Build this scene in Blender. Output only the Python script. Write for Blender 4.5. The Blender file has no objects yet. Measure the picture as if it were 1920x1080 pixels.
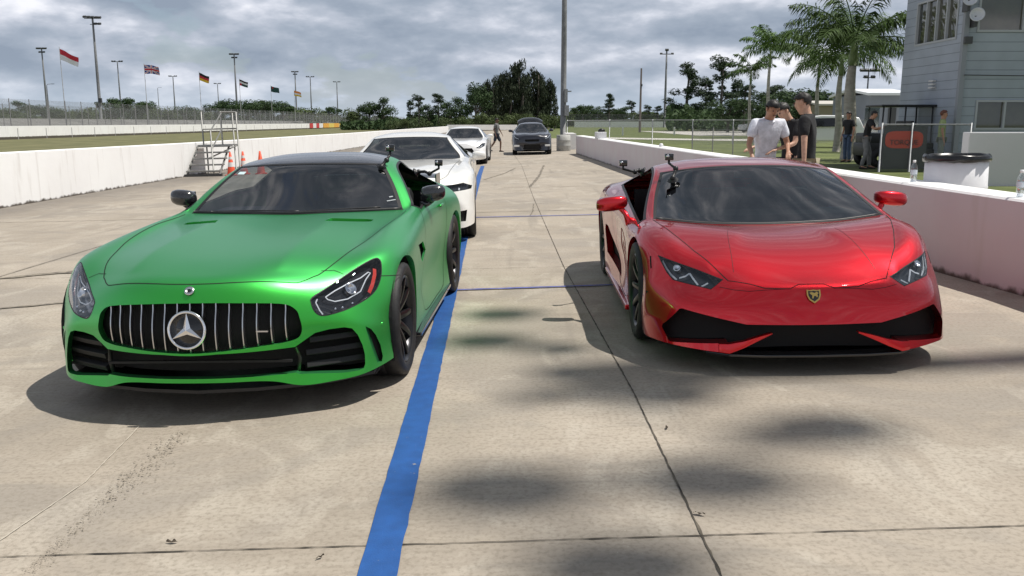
import bpy, bmesh, math, random
from mathutils import Vector, Matrix, noise
from mathutils.bvhtree import BVHTree
random.seed(11)
R = math.radians
scene = bpy.context.scene
COL = scene.collection

# ------------------------------------------------------------------ camera, sun, sky, exposure
TILT = 0.0211662                      # the pit lane falls gently to the left
CAM_H = 1.50605
cam_d = bpy.data.cameras.new('camera'); cam = bpy.data.objects.new('camera', cam_d); COL.objects.link(cam)
cam_d.sensor_width = 36; cam_d.lens = 1641.62*36/1920; cam_d.clip_start = .05; cam_d.clip_end = 6000
cam.location = (0, 0, CAM_H); cam.rotation_euler = (R(90)-0.1875993, 0, 0)
scene.camera = cam
SUN = Vector((.45, .05, 1)).normalized()
sun_d = bpy.data.lights.new('sun', 'SUN'); sun_d.energy = 4.5; sun_d.angle = R(.53); sun_d.color = (1, .955, .88)
sun = bpy.data.objects.new('sun', sun_d); COL.objects.link(sun); sun.rotation_euler = SUN.to_track_quat('Z', 'Y').to_euler()
scene.view_settings.view_transform = 'Standard'; scene.view_settings.look = 'None'
scene.view_settings.exposure = 0.10; scene.view_settings.gamma = 1
W = bpy.data.worlds.new('World'); scene.world = W; W.use_nodes = True
def build_world():
    nt = W.node_tree; N = nt.nodes; L = nt.links; N.clear()
    out = N.new('ShaderNodeOutputWorld'); bg = N.new('ShaderNodeBackground'); bg.inputs[1].default_value = .11
    sky = N.new('ShaderNodeTexSky'); sky.sky_type = 'NISHITA'; sky.sun_disc = False
    sky.sun_elevation = math.asin(SUN.z); sky.sun_rotation = math.atan2(SUN.x, SUN.y)
    sky.dust_density = 1.5; sky.air_density = 1.0
    tc = N.new('ShaderNodeTexCoord'); sp = N.new('ShaderNodeSeparateXYZ'); L.new(tc.outputs['Generated'], sp.inputs[0])
    def M(op, a, b=None, clamp=False):
        n = N.new('ShaderNodeMath'); n.operation = op; n.use_clamp = clamp
        for i, v in enumerate((a, b)):
            if v is None: continue
            if isinstance(v, (int, float)): n.inputs[i].default_value = v
            else: L.new(v, n.inputs[i])
        return n.outputs[0]
    z = M('ADD', M('MAXIMUM', sp.outputs[2], 0.0), .035)
    cx = M('DIVIDE', sp.outputs[0], z); cy = M('DIVIDE', sp.outputs[1], z)
    cv = N.new('ShaderNodeCombineXYZ'); L.new(cx, cv.inputs[0]); L.new(cy, cv.inputs[1])
    def noi(scale, det, rough, off=0, dist=0, src=None):
        mp = N.new('ShaderNodeMapping'); L.new(src or cv.outputs[0], mp.inputs[0]); mp.inputs[1].default_value = (off, off*.7, 0)
        n = N.new('ShaderNodeTexNoise'); n.inputs['Scale'].default_value = scale; n.inputs['Detail'].default_value = det
        n.inputs['Roughness'].default_value = rough; n.inputs['Distortion'].default_value = dist; L.new(mp.outputs[0], n.inputs[0]); return n.outputs[0]
    def ramp(fac, stops):
        r = N.new('ShaderNodeValToRGB'); L.new(fac, r.inputs[0]); e = r.color_ramp.elements
        while len(e) < len(stops): e.new(.5)
        for el, (p, c) in zip(e, stops): el.position = p; el.color = (*c, 1)
        return r.outputs[0]
    # billows on the view direction, flattened; each is sampled twice, a little higher the second time, so that
    # cloud tops come out pale and cloud bases grey (the clouds are lit from above)
    def field(dz, off):
        dv = N.new('ShaderNodeMapping'); L.new(tc.outputs['Generated'], dv.inputs[0]); dv.inputs[3].default_value = (1, 1, 2.6); dv.inputs[1].default_value = (0, 0, dz)
        a_ = noi(7.5, 9, .53, 6.3, .05, dv.outputs[0]); b_ = noi(3.0, 3, .5, 4.4, .0, dv.outputs[0]); return M('ADD', M('MULTIPLY', a_, .66), M('MULTIPLY', b_, .34))
    dens = field(0, 0); rel = M('ADD', M('MULTIPLY', M('SUBTRACT', dens, field(.06, 0)), 3.0), .48, True)
    ccol = ramp(rel, [(.10, (.27, .325, .41)), (.36, (.35, .405, .49)), (.55, (.46, .505, .59)), (.74, (.66, .69, .77)), (.92, (.88, .89, .94))])
    sc = N.new('ShaderNodeVectorMath'); sc.operation = 'SCALE'; L.new(ccol, sc.inputs[0]); L.new(M('MULTIPLY', M('SUBTRACT', 1.0, M('MULTIPLY', ramp_f(N, L, sp.outputs[2], .12, .75), .42)), 9.4), sc.inputs[3])
    cover = M('ADD', ramp_f(N, L, dens, .38, .45), 0.58, True)
    mix = N.new('ShaderNodeMix'); mix.data_type = 'RGBA'; L.new(cover, mix.inputs[0]); L.new(sky.outputs[0], mix.inputs[6]); L.new(sc.outputs[0], mix.inputs[7])
    # a paler, bluer band low on the horizon
    hz = ramp_f(N, L, sp.outputs[2], .0, .065)
    hc = N.new('ShaderNodeMix'); hc.data_type = 'RGBA'; hz2 = M('MULTIPLY', M('SUBTRACT', 1.0, hz), .62)
    L.new(hz2, hc.inputs[0]); L.new(mix.outputs[2], hc.inputs[6]); hc.inputs[7].default_value = (4.5, 5.3, 6.2, 1)
    L.new(hc.outputs[2], bg.inputs[0]); L.new(bg.outputs[0], out.inputs[0])
def ramp_f(N, L, v, a, b):
    n = N.new('ShaderNodeMapRange'); n.interpolation_type = 'SMOOTHSTEP'; L.new(v, n.inputs[0]); n.inputs[1].default_value = a; n.inputs[2].default_value = b
    return n.outputs[0]
build_world()

# ------------------------------------------------------------------ frames
CT, ST = math.cos(TILT), math.sin(TILT)
RTM = Matrix(((CT, 0, -ST), (0, 1, 0), (ST, 0, CT))).to_4x4()      # lane plane -> world
def lane(x, y, z=0.0): return RTM @ Vector((x, y, z))
def gz(x): return ST/CT*max(-10.6, min(5.2, x))                     # height of the ground at world x
def lane_root(o, x, y, rz=0.0, z=0.0): o.matrix_world = RTM @ Matrix.Translation((x, y, z)) @ Matrix.Rotation(rz, 4, 'Z')
def at(px, py, D):                                                  # photo direction -> world point at forward distance D
    a = (px-960)/1641.62; b = -(py-540)/1641.62; cp, sp = math.cos(.1875993), math.sin(.1875993)
    d = Vector((a, cp+b*sp, -sp+b*cp)); return Vector((0, 0, CAM_H)) + d*(D/d.y)

# ------------------------------------------------------------------ naming helpers
def tag(o, label=None, cat=None, group=None, kind=None):
    if label: o['label'] = label
    if cat: o['category'] = cat
    if group: o['group'] = group
    if kind: o['kind'] = kind
    return o
def root(name, label, cat, group=None, loc=(0, 0, 0), rz=0):
    o = bpy.data.objects.new(name, None); COL.objects.link(o); o.location = loc; o.rotation_euler = (0, 0, rz); o.empty_display_size = .1
    return tag(o, label, cat, group)
def link(name, me, mats=None, parent=None):
    o = bpy.data.objects.new(name, me); COL.objects.link(o)
    if mats is not None:
        for m in (mats if isinstance(mats, (list, tuple)) else [mats]): me.materials.append(m)
    if parent is not None: o.parent = parent
    return o
def fin(name, bm, mats, parent=None, smooth=False, angle=None):
    me = bpy.data.meshes.new(name)
    if angle is not None:
        for e in bm.edges:
            if len(e.link_faces) == 2 and e.calc_face_angle(0) > R(angle): e.smooth = False
        smooth = True
    if smooth:
        for f in bm.faces: f.smooth = True
    bm.to_mesh(me); bm.free(); return link(name, me, mats, parent)
def struct(o, label=None): o['kind'] = 'structure'; return o
def copy_tree(o, parent=None):
    c = o.copy(); COL.objects.link(c); c.parent = parent
    if parent is not None: c.matrix_parent_inverse = o.matrix_parent_inverse
    for ch in list(o.children): copy_tree(ch, c)
    return c

# ------------------------------------------------------------------ mesh helpers
def NB(): return bmesh.new()
def box(bm, c, s, rot=None, mi=0, taper=None):
    M = Matrix.Translation(c) @ (rot.to_4x4() if rot else Matrix.Identity(4))
    vs = []
    for k in (-.5, .5):
        t = 1 if (taper is None or k < 0) else taper
        for i, j in ((-.5, -.5), (.5, -.5), (.5, .5), (-.5, .5)): vs.append(bm.verts.new(M @ Vector((i*s[0]*t, j*s[1]*t, k*s[2]))))
    for f in ((3, 2, 1, 0), (4, 5, 6, 7), (0, 1, 5, 4), (1, 2, 6, 5), (2, 3, 7, 6), (3, 0, 4, 7)):
        q = bm.faces.new([vs[i] for i in f]); q.material_index = mi
def tube(bm, pts, r, n=8, mi=0, cap=True):
    pts = [Vector(p) for p in pts]; rs = r if isinstance(r, (list, tuple)) else [r]*len(pts)
    rings = []; up = None
    for i, p in enumerate(pts):
        d = (pts[min(i+1, len(pts)-1)]-pts[max(i-1, 0)])
        if d.length < 1e-9: d = Vector((0, 0, 1))
        d.normalize()
        if up is None: up = Vector((0, 0, 1)) if abs(d.z) < .9 else Vector((1, 0, 0))
        a = d.cross(up).normalized(); b = a.cross(d).normalized(); up = b
        rings.append([bm.verts.new(p + (a*math.cos(t)+b*math.sin(t))*rs[i]) for t in [2*math.pi*k/n for k in range(n)]])
    for A, B in zip(rings, rings[1:]):
        for k in range(n):
            f = bm.faces.new((A[k], A[(k+1) % n], B[(k+1) % n], B[k])); f.material_index = mi; f.smooth = True
    if cap:
        for q in (rings[0], rings[-1]):
            f = bm.faces.new(q); f.material_index = mi
def lathe(bm, prof, n=32, M=Matrix.Identity(4), mi=0, close=False):
    rings = []
    for (r, h) in prof: rings.append([bm.verts.new(M @ Vector((r*math.cos(2*math.pi*k/n), r*math.sin(2*math.pi*k/n), h))) for k in range(n)])
    prs = list(zip(rings, rings[1:])) + ([(rings[-1], rings[0])] if close else [])
    for A, B in prs:
        for k in range(n):
            try: f = bm.faces.new((A[k], A[(k+1) % n], B[(k+1) % n], B[k])); f.material_index = mi; f.smooth = True
            except ValueError: pass
    return rings
def prism(bm, poly, axis, a, b, mi=0):
    def P(u, v, w):
        return {'x': (w, u, v), 'y': (u, w, v), 'z': (u, v, w)}[axis]
    A = [bm.verts.new(P(u, v, a)) for u, v in poly]; B = [bm.verts.new(P(u, v, b)) for u, v in poly]; n = len(poly)
    fs = [bm.faces.new(A), bm.faces.new(B[::-1])]
    for k in range(n): fs.append(bm.faces.new((A[k], B[k], B[(k+1) % n], A[(k+1) % n])))
    for f in fs: f.material_index = mi
def recalc(bm): bmesh.ops.recalc_face_normals(bm, faces=bm.faces)
def bev(bm, w, seg=2):
    recalc(bm); bmesh.ops.bevel(bm, geom=[e for e in bm.edges if len(e.link_faces) == 2 and e.calc_face_angle(0) > R(25)], offset=w, segments=seg, affect='EDGES', profile=.6)

# ------------------------------------------------------------------ materials
MATS = {}
def mat(name, col=(.5, .5, .5), rough=.5, metal=0, coat=0, coat_r=.03, spec=None, emit=None, es=1, alpha=None, trans=0, ior=None):
    if name in MATS: return MATS[name]
    m = bpy.data.materials.new(name); m.use_nodes = True; b = m.node_tree.nodes['Principled BSDF']
    b.inputs['Base Color'].default_value = (*col, 1); b.inputs['Roughness'].default_value = rough; b.inputs['Metallic'].default_value = metal
    b.inputs['Coat Weight'].default_value = coat; b.inputs['Coat Roughness'].default_value = coat_r
    if spec is not None: b.inputs['Specular IOR Level'].default_value = spec
    if ior: b.inputs['IOR'].default_value = ior
    if trans: b.inputs['Transmission Weight'].default_value = trans
    if alpha is not None: b.inputs['Alpha'].default_value = alpha
    MATS[name] = m; return m
def noisy(m, amt=.15, scale=6, col2=None, bump=0, bscale=60, coords='Object', stretch=(1, 1, 1), rvar=0, detail=6):
    """breaks up a flat base colour (and gloss) with procedural noise"""
    nt = m.node_tree; N = nt.nodes; L = nt.links; b = N['Principled BSDF']; c = b.inputs['Base Color'].default_value[:3]
    tc = N.new('ShaderNodeTexCoord'); mp = N.new('ShaderNodeMapping'); mp.inputs[3].default_value = stretch; L.new(tc.outputs[coords], mp.inputs[0])
    n = N.new('ShaderNodeTexNoise'); n.inputs['Scale'].default_value = scale; n.inputs['Detail'].default_value = detail; L.new(mp.outputs[0], n.inputs[0])
    r = N.new('ShaderNodeMapRange'); r.inputs[1].default_value = .32; r.inputs[2].default_value = .68; L.new(n.outputs[0], r.inputs[0])
    mx = N.new('ShaderNodeMix'); mx.data_type = 'RGBA'; L.new(r.outputs[0], mx.inputs[0])
    mx.inputs[6].default_value = (*[v*(1-amt) for v in c], 1); mx.inputs[7].default_value = (*(col2 or [min(1, v*(1+amt)) for v in c]), 1)
    L.new(mx.outputs[2], b.inputs['Base Color'])
    if rvar:
        rr = N.new('ShaderNodeMapRange'); ro = b.inputs['Roughness'].default_value; rr.inputs[3].default_value = max(0, ro-rvar); rr.inputs[4].default_value = min(1, ro+rvar)
        L.new(n.outputs[0], rr.inputs[0]); L.new(rr.outputs[0], b.inputs['Roughness'])
    if bump:
        n2 = N.new('ShaderNodeTexNoise'); n2.inputs['Scale'].default_value = bscale; n2.inputs['Detail'].default_value = 5; L.new(mp.outputs[0], n2.inputs[0])
        bp = N.new('ShaderNodeBump'); bp.inputs['Strength'].default_value = bump; bp.inputs['Distance'].default_value = .01; L.new(n2.outputs[0], bp.inputs['Height']); L.new(bp.outputs[0], b.inputs['Normal'])
    return m
def glassmat(name, tint=(.1, .12, .12), refl=.04, rough=.01):
    if name in MATS: return MATS[name]
    m = bpy.data.materials.new(name); m.use_nodes = True; nt = m.node_tree; N = nt.nodes; L = nt.links; N.clear()
    o = N.new('ShaderNodeOutputMaterial'); t = N.new('ShaderNodeBsdfTransparent'); t.inputs[0].default_value = (*tint, 1)
    g = N.new('ShaderNodeBsdfGlossy'); g.inputs['Roughness'].default_value = rough; g.inputs[0].default_value = (1, 1, 1, 1)
    fr = N.new('ShaderNodeLayerWeight'); fr.inputs[0].default_value = .5; mx = N.new('ShaderNodeMixShader')
    pw = N.new('ShaderNodeMath'); pw.operation = 'POWER'; L.new(fr.outputs['Facing'], pw.inputs[0]); pw.inputs[1].default_value = 4.0
    ad = N.new('ShaderNodeMath'); ad.operation = 'ADD'; ad.use_clamp = True; L.new(pw.outputs[0], ad.inputs[0]); ad.inputs[1].default_value = refl
    L.new(ad.outputs[0], mx.inputs[0]); L.new(t.outputs[0], mx.inputs[1]); L.new(g.outputs[0], mx.inputs[2]); L.new(mx.outputs[0], o.inputs[0])
    MATS[name] = m; return m
# ------------------------------------------------------------------ ground
def concrete_mat():
    m = mat('pit lane concrete', (.42, .37, .30), .78); nt = m.node_tree; N = nt.nodes; L = nt.links; b = N['Principled BSDF']
    tc = N.new('ShaderNodeTexCoord')
    def noi(sc, det, st=(1, 1, 1), off=(0, 0, 0), rough=.6, dist=0):
        mp = N.new('ShaderNodeMapping'); mp.inputs[3].default_value = st; mp.inputs[1].default_value = off; L.new(tc.outputs['Object'], mp.inputs[0])
        n = N.new('ShaderNodeTexNoise'); n.inputs['Scale'].default_value = sc; n.inputs['Detail'].default_value = det; n.inputs['Roughness'].default_value = rough; n.inputs['Distortion'].default_value = dist
        L.new(mp.outputs[0], n.inputs[0]); return n.outputs[0]
    def mr(v, a, b_, c=0., d=1.):
        r = N.new('ShaderNodeMapRange'); r.interpolation_type = 'SMOOTHSTEP'; L.new(v, r.inputs[0])
        for i, x in zip((1, 2, 3, 4), (a, b_, c, d)): r.inputs[i].default_value = x
        return r.outputs[0]
    def mixc(f, c1, c2):
        x = N.new('ShaderNodeMix'); x.data_type = 'RGBA'
        for i, v in ((0, f), (6, c1), (7, c2)):
            if isinstance(v, (int, float)): x.inputs[i].default_value = v
            elif isinstance(v, tuple): x.inputs[i].default_value = (*v, 1)
            else: L.new(v, x.inputs[i])
        return x.outputs[2]
    def mul(a, b_):
        x = N.new('ShaderNodeMath'); x.operation = 'MULTIPLY'
        for i, v in ((0, a), (1, b_)):
            if isinstance(v, (int, float)): x.inputs[i].default_value = v
            else: L.new(v, x.inputs[i])
        return x.outputs[0]
    c = mixc(mr(noi(.35, 5), .35, .65), (.325, .280, .225), (.41, .356, .29))
    c = mixc(mul(mr(noi(1.3, 6, (1, 1, 1), (7, 3, 0), .65), .48, .70), .45), c, (.24, .205, .165))        # blotches
    c = mixc(mul(mr(noi(3.0, 6, (.35, 2.2, 1), (1, 9, 0), .6, .5), .52, .72), .35), c, (.50, .45, .375))  # pale broomed wash
    c = mixc(mul(mr(noi(.55, 7, (1, 1, 1), (21, 13, 0), .62, 1.0), .47, .60), .50), c, (.25, .225, .195))      # large damp-looking patches with a soft rim
    c = mixc(mul(mr(noi(1.9, 7, (1, .5, 1), (5, 31, 0), .62, .8), .52, .64), .45), c, (.50, .45, .375))   # worn pale patches
    c = mixc(mul(mr(noi(45, 3, (1, 1, 1)), .42, .72), .55), c, (.20, .17, .13))                         # grain
    c = mixc(mul(mr(noi(9, 5, (.12, 3.5, 1), (2, 5, 0)), .50, .75), .25), c, (.20, .17, .13))           # broom lines across the lane
    sp = N.new('ShaderNodeTexVoronoi'); sp.inputs['Scale'].default_value = 38; L.new(tc.outputs['Object'], sp.inputs[0])
    c = mixc(mul(mr(sp.outputs[0], .10, .04), mul(mr(noi(2.2, 3, off=(4, 4, 0)), .52, .66), .7)), c, (.72, .67, .58))  # pale flecks of aggregate
    # rubber and dirt along the left wall, where the concrete stays dark
    xyz = N.new('ShaderNodeSeparateXYZ'); L.new(tc.outputs['Object'], xyz.inputs[0])
    wob = N.new('ShaderNodeMath'); wob.operation = 'ADD'; L.new(xyz.outputs[0], wob.inputs[0]); L.new(mul(noi(.5, 4, (1, .15, 1)), 2.4), wob.inputs[1])
    c = mixc(mul(mr(wob.outputs[0], -6.9, -8.9), .78), c, (.13, .115, .10))
    # long tyre scuffs
    c = mixc(mul(mr(noi(2.4, 4, (1.6, .10, 1), (3, 0, 0), .5), .60, .74), .42), c, (.20, .175, .145))
    c = mixc(mul(mr(noi(3.2, 3, (.25, 1.5, 1), (0, 8, 0), .5, .8), .62, .74), .35), c, (.21, .19, .16))
    L.new(c, b.inputs['Base Color'])
    bp = N.new('ShaderNodeBump'); bp.inputs['Strength'].default_value = .5; bp.inputs['Distance'].default_value = .004
    ad = N.new('ShaderNodeMath'); ad.operation = 'ADD'; L.new(noi(120, 4), ad.inputs[0]); L.new(mul(noi(18, 4, (.2, 4, 1)), .8), ad.inputs[1])
    L.new(ad.outputs[0], bp.inputs['Height']); bp.inputs['Strength'].default_value = .32; L.new(bp.outputs[0], b.inputs['Normal'])
    L.new(mr(noi(4, 4), .3, .7, .68, .88), b.inputs['Roughness'])
    return m
M_CONC = concrete_mat()
M_GRASS = noisy(noisy(mat('mown grass', (.10, .125, .03), .9), .35, .25, col2=(.15, .165, .05)), 0) if False else noisy(mat('mown grass', (.085, .115, .022), .9), .3, .6, col2=(.14, .165, .045), bump=.6, bscale=20)
M_DRYG = noisy(mat('dry verge grass', (.12, .125, .045), .95), .25, .5, col2=(.17, .16, .07), bump=.5, bscale=14)
M_ASPH = noisy(mat('track asphalt', (.16, .155, .15), .85), .2, .8, bump=.3, bscale=60)
M_WALL = mat('white painted wall', (.86, .85, .83), .62); M_WALLR = mat('shade tinted wall paint', (.6, .5, .5), .62)  # greyish pink puts the shade on the right wall's face into its colour
def wall_mat(m, A, B):
    nt = m.node_tree; N = nt.nodes; L = nt.links; b = N['Principled BSDF']
    tc = N.new('ShaderNodeTexCoord'); ge = N.new('ShaderNodeSeparateXYZ'); L.new(tc.outputs['Object'], ge.inputs[0])
    def noi(sc, det, st): 
        mp = N.new('ShaderNodeMapping'); mp.inputs[3].default_value = st; L.new(tc.outputs['Object'], mp.inputs[0]); n = N.new('ShaderNodeTexNoise'); n.inputs['Scale'].default_value = sc; n.inputs['Detail'].default_value = det; L.new(mp.outputs[0], n.inputs[0]); return n.outputs[0]
    def mr(v, a, b_, c=0., d=1.):
        r = N.new('ShaderNodeMapRange'); r.interpolation_type = 'SMOOTHSTEP'; L.new(v, r.inputs[0])
        for i, x in zip((1, 2, 3, 4), (a, b_, c, d)): r.inputs[i].default_value = x
        return r.outputs[0]
    def mul(a, c):
        x = N.new('ShaderNodeMath'); x.operation = 'MULTIPLY'; L.new(a, x.inputs[0])
        if isinstance(c, float): x.inputs[1].default_value = c
        else: L.new(c, x.inputs[1])
        return x.outputs[0]
    def mx(f, c1, c2):
        x = N.new('ShaderNodeMix'); x.data_type = 'RGBA'; L.new(f, x.inputs[0])
        for i, v in ((6, c1), (7, c2)):
            if isinstance(v, tuple): x.inputs[i].default_value = (*v, 1)
            else: L.new(v, x.inputs[i])
        return x.outputs[2]
    c = mx(mr(noi(.7, 4, (1, 1, 1)), .35, .65), A, B)
    c = mx(mul(mr(noi(5, 4, (1, 1, .12)), .55, .75), .35), c, (.50, .46, .42))              # run marks
    ad = N.new('ShaderNodeMath'); ad.operation = 'ADD'; L.new(ge.outputs[2], ad.inputs[0]); L.new(mul(noi(6, 5, (1, 1, 1)), -.16), ad.inputs[1])
    c = mx(mr(ad.outputs[0], -.015, -.075), c, (.09, .075, .06))                            # splash dirt at the foot
    L.new(c, b.inputs['Base Color'])
    bp = N.new('ShaderNodeBump'); bp.inputs['Strength'].default_value = .35; bp.inputs['Distance'].default_value = .01; L.new(noi(9, 5, (1, 1, 1)), bp.inputs['Height']); L.new(bp.outputs[0], b.inputs['Normal'])
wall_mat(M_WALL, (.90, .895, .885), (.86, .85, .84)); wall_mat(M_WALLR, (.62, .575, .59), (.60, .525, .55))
M_BLUE = noisy(mat('blue line paint', (.012, .080, .28), .6), .12, 14, bump=.12, bscale=160)
def chip(m, thr, col):
    nt = m.node_tree; N = nt.nodes; L = nt.links; b = N['Principled BSDF']; tc = N.new('ShaderNodeTexCoord'); n = N.new('ShaderNodeTexNoise'); n.inputs['Scale'].default_value = 26; n.inputs['Detail'].default_value = 9; n.inputs['Roughness'].default_value = .72; L.new(tc.outputs['Object'], n.inputs[0])
    r = N.new('ShaderNodeMapRange'); r.inputs[1].default_value = thr; r.inputs[2].default_value = thr+.03; L.new(n.outputs[0], r.inputs[0]); x = N.new('ShaderNodeMix'); x.data_type = 'RGBA'; L.new(r.outputs[0], x.inputs[0])
    L.new(b.inputs['Base Color'].links[0].from_socket, x.inputs[6]); x.inputs[7].default_value = (*col, 1); L.new(x.outputs[2], b.inputs['Base Color'])
chip(M_BLUE, .66, (.30, .27, .22))
M_BLUE2 = noisy(mat('worn blue line paint', (.07, .09, .33), .65), .35, 20)
M_JOINT = noisy(mat('joint filler', (.06, .05, .04), .9), .6, 9, col2=(.14, .12, .09))

def sheet(name, pts, m, z=None):
    b = NB(); b.faces.new([b.verts.new(p) for p in pts]); bmesh.ops.recalc_face_normals(b, faces=b.faces)
    if b.faces[:][0].normal.z < 0: bmesh.ops.reverse_faces(b, faces=b.faces[:])
    return struct(fin(name, b, m))
# one ground sheet to the horizon: grass outside, cut away under the lane by the lane sheet lying above it
def terrain():
    b = NB(); xs = [-4000, -1200, -400, -120, -52, -10.62, 5.3, 40, 120, 400, 1200, 4000]; ys = [-300, -20, 0, 40, 150, 400, 1200, 4500]
    g = [[b.verts.new((x, y, gz(x)-.012)) for y in ys] for x in xs]
    for i in range(len(xs)-1):
        for j in range(len(ys)-1): b.faces.new((g[i][j], g[i+1][j], g[i+1][j+1], g[i][j+1]))
    return struct(fin('ground', b, M_GRASS))
terrain()
def lanesheet(name, x0, x1, y0, y1, z, m):
    b = NB(); n = 24; A = []
    for i in range(n+1):
        y = y0+(y1-y0)*i/n; A.append((b.verts.new((x0, y, z)), b.verts.new((x1, y, z))))
    for p, q in zip(A, A[1:]): b.faces.new((p[0], p[1], q[1], q[0]))
    o = fin(name, b, m); o.matrix_world = RTM; return struct(o)
lanesheet('pit_lane', -11.0, 5.6, -12, 78, 0, M_CONC); lanesheet('pit_lane', -11.0, 3.0, 78, 178, 0, M_CONC)
def strip(name, P, w, z, m, jag=0, seed=1, step=None):
    """ribbon painted along P (lane coordinates) with slightly uneven edges"""
    rnd_ = random.Random(seed); b = NB(); Q = []
    for a, c in zip(P, P[1:]):
        a = Vector(a); c = Vector(c); n = max(1, int((c-a).length/(step or .12)))
        Q += [a.lerp(c, k/n) for k in range(n)]
    Q.append(Vector(P[-1])); pr = None
    for i, p in enumerate(Q):
        d = (Q[min(i+1, len(Q)-1)]-Q[max(0, i-1)]).normalized(); s = Vector((-d.y, d.x)); j1 = (rnd_.random()-.5)*jag; j2 = (rnd_.random()-.5)*jag
        ww = w if not isinstance(w, tuple) else w[0]+(w[1]-w[0])*i/len(Q)
        cur = (b.verts.new((p.x+s.x*(ww/2+j1), p.y+s.y*(ww/2+j1), z)), b.verts.new((p.x-s.x*(ww/2+j2), p.y-s.y*(ww/2+j2), z)))
        if pr: b.faces.new((pr[0], cur[0], cur[1], pr[1]))
        pr = cur
    bmesh.ops.recalc_face_normals(b, faces=b.faces)
    if b.faces[:][0].normal.z < 0: bmesh.ops.reverse_faces(b, faces=b.faces[:])
    o = fin(name, b, m); o.matrix_world = RTM; return struct(o)
# joints in the slab
strip('slab_joint', [(.699,1.4),(.699,2.695),(.683,4.675),(.543,9.074),(.43,17.7),(.336,31),(.12,40),(.0,70)], .008, .004, M_JOINT, .005, 3, .04)
for i, y in enumerate((-3, 2.97, 9.05, 14.9, 20.4, 26.4, 32.4, 38.4, 44.4)):
    strip('slab_joint', [(-10.4, y-.02-(.1 if i == 1 else 0)), (-1.8, y-.045), (1.9, y+.04), (5.0, y+.06)], .0055 if y < 12 else .018, .004, M_JOINT, .005, 5+i, .05)
strip('slab_joint', [(-5.4,-3),(-5.45,9),(-5.6,60)], .010, .004, M_JOINT, .004, 31, .1)
# blue paint
strip('blue_line', [(-.455,1.6),(-.458,2.74),(-.56,7.59),(-.78,17),(-.953,26),(-1.03,31)], .135, .008, M_BLUE, .006, 2, .09)
strip('blue_line', [(-.50,7.86),(.2,7.90),(1.2,7.97),(2.6,8.05)], .045, .010, M_BLUE2, .006, 4, .06)
strip('blue_line', [(-.60,14.07),(.4,14.09),(2.6,14.12)], .06, .008, M_BLUE2, .008, 6, .1)
# tyre marks
M_SKID = noisy(mat('tyre rubber mark', (.15, .13, .11), .8), .6, 12, col2=(.30, .26, .20))
for P, w, sd in (([(-.75,23.5),(-.2,26.4),(.12,29.2)], .05, 1), ([(.42,20.6),(.75,24.5),(1.1,30.5)], .06, 2), ([(.30,14.2),(.36,15.0),(.40,16.2)], .02, 7), ([(-10,6.9),(-7,8.2),(-4.7,9.4),(-3.0,10.6)], .12, 8), ([(-7,6.0),(-5.0,7.2),(-3.2,8.0)], .05, 9)):
    strip('tyre_mark', P, w, .0045+.0004*sd, M_SKID, w*.6, sd, .1)

# crumbled scuff, pale scratches, bits of dry leaf on the slab
def gl_(px, py):
    q0 = at(px, py, 1.0); d = q0-Vector((0, 0, CAM_H)); t = CAM_H/(-(d.z)+ST*d.x); P = Vector((0, 0, CAM_H))+d*t; Q = RTM.inverted() @ P; return (Q.x, Q.y)
b = NB(); rg = random.Random(4); P0 = [gl_(338, 812), (gl_(285, 870)), gl_(200, 940), gl_(135, 1000), gl_(60, 1075)]
for k in range(620):
    u = rg.random()*3.999; i = int(u); a_ = Vector(P0[i]); c_ = Vector(P0[i+1]); p = a_.lerp(c_, u-i); w = .020+.03*math.exp(-((u-1.1)/.8)**2); p += Vector((rg.gauss(0, w), rg.gauss(0, w*.5))); s_ = rg.uniform(.0012, .0042)*(1.2 if u < 2 else .7); n_ = rg.choice((4, 5, 6)); t0 = rg.uniform(0, 6)
    b.faces.new([b.verts.new((p.x+s_*math.cos(t0+6.283*j/n_)*rg.uniform(.6, 1.8), p.y+s_*math.sin(t0+6.283*j/n_), .0042+.00001*k)) for j in range(n_)])
bmesh.ops.recalc_face_normals(b, faces=b.faces); o = fin('scuffed_surface', b, mat('exposed dark aggregate', (.20, .17, .13), .9)); o.matrix_world = RTM; struct(o)
M_SCR = mat('pale scratch', (.50, .45, .37), .8)
strip('scratch_mark', [gl_(262, 800), gl_(160, 905), gl_(0, 1015)], .0045, .0046, M_SCR, .004, 41, .03)
for i, (px, py, s_, lab) in enumerate(((323, 1019, .022, 'small dry leaf on the concrete left of the blue line, above the cross joint'), (1250, 804, .020, 'small dark dry leaf right of the long slab joint, ahead of the red car'), (1310, 966, .026, 'curled dry leaf touching the long slab joint near the cross joint'), (600, 1048, .018, 'tiny twig below the cross joint, left of the blue line'))):
    x_, y_ = gl_(px, py); b = NB(); n_ = 7; M_ = Matrix.Translation((x_, y_, .006)) @ Matrix.Rotation(i*1.3, 4, 'Z')
    T_ = [b.verts.new(M_ @ Vector((s_*(j/n_*2-1), .3*s_*math.sin(math.pi*j/n_), .006+.006*math.sin(j*1.7)))) for j in range(n_+1)]; U_ = [b.verts.new(M_ @ Vector((s_*(j/n_*2-1), -.35*s_*math.sin(math.pi*j/n_), .002))) for j in range(n_+1)]
    for j in range(n_): b.faces.new((T_[j], T_[j+1], U_[j+1], U_[j]))
    o = fin('dry_leaf', b, mat('dry leaf', (.06, .045, .03), .8)); o.matrix_world = RTM; tag(o, lab, 'leaf')

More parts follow.
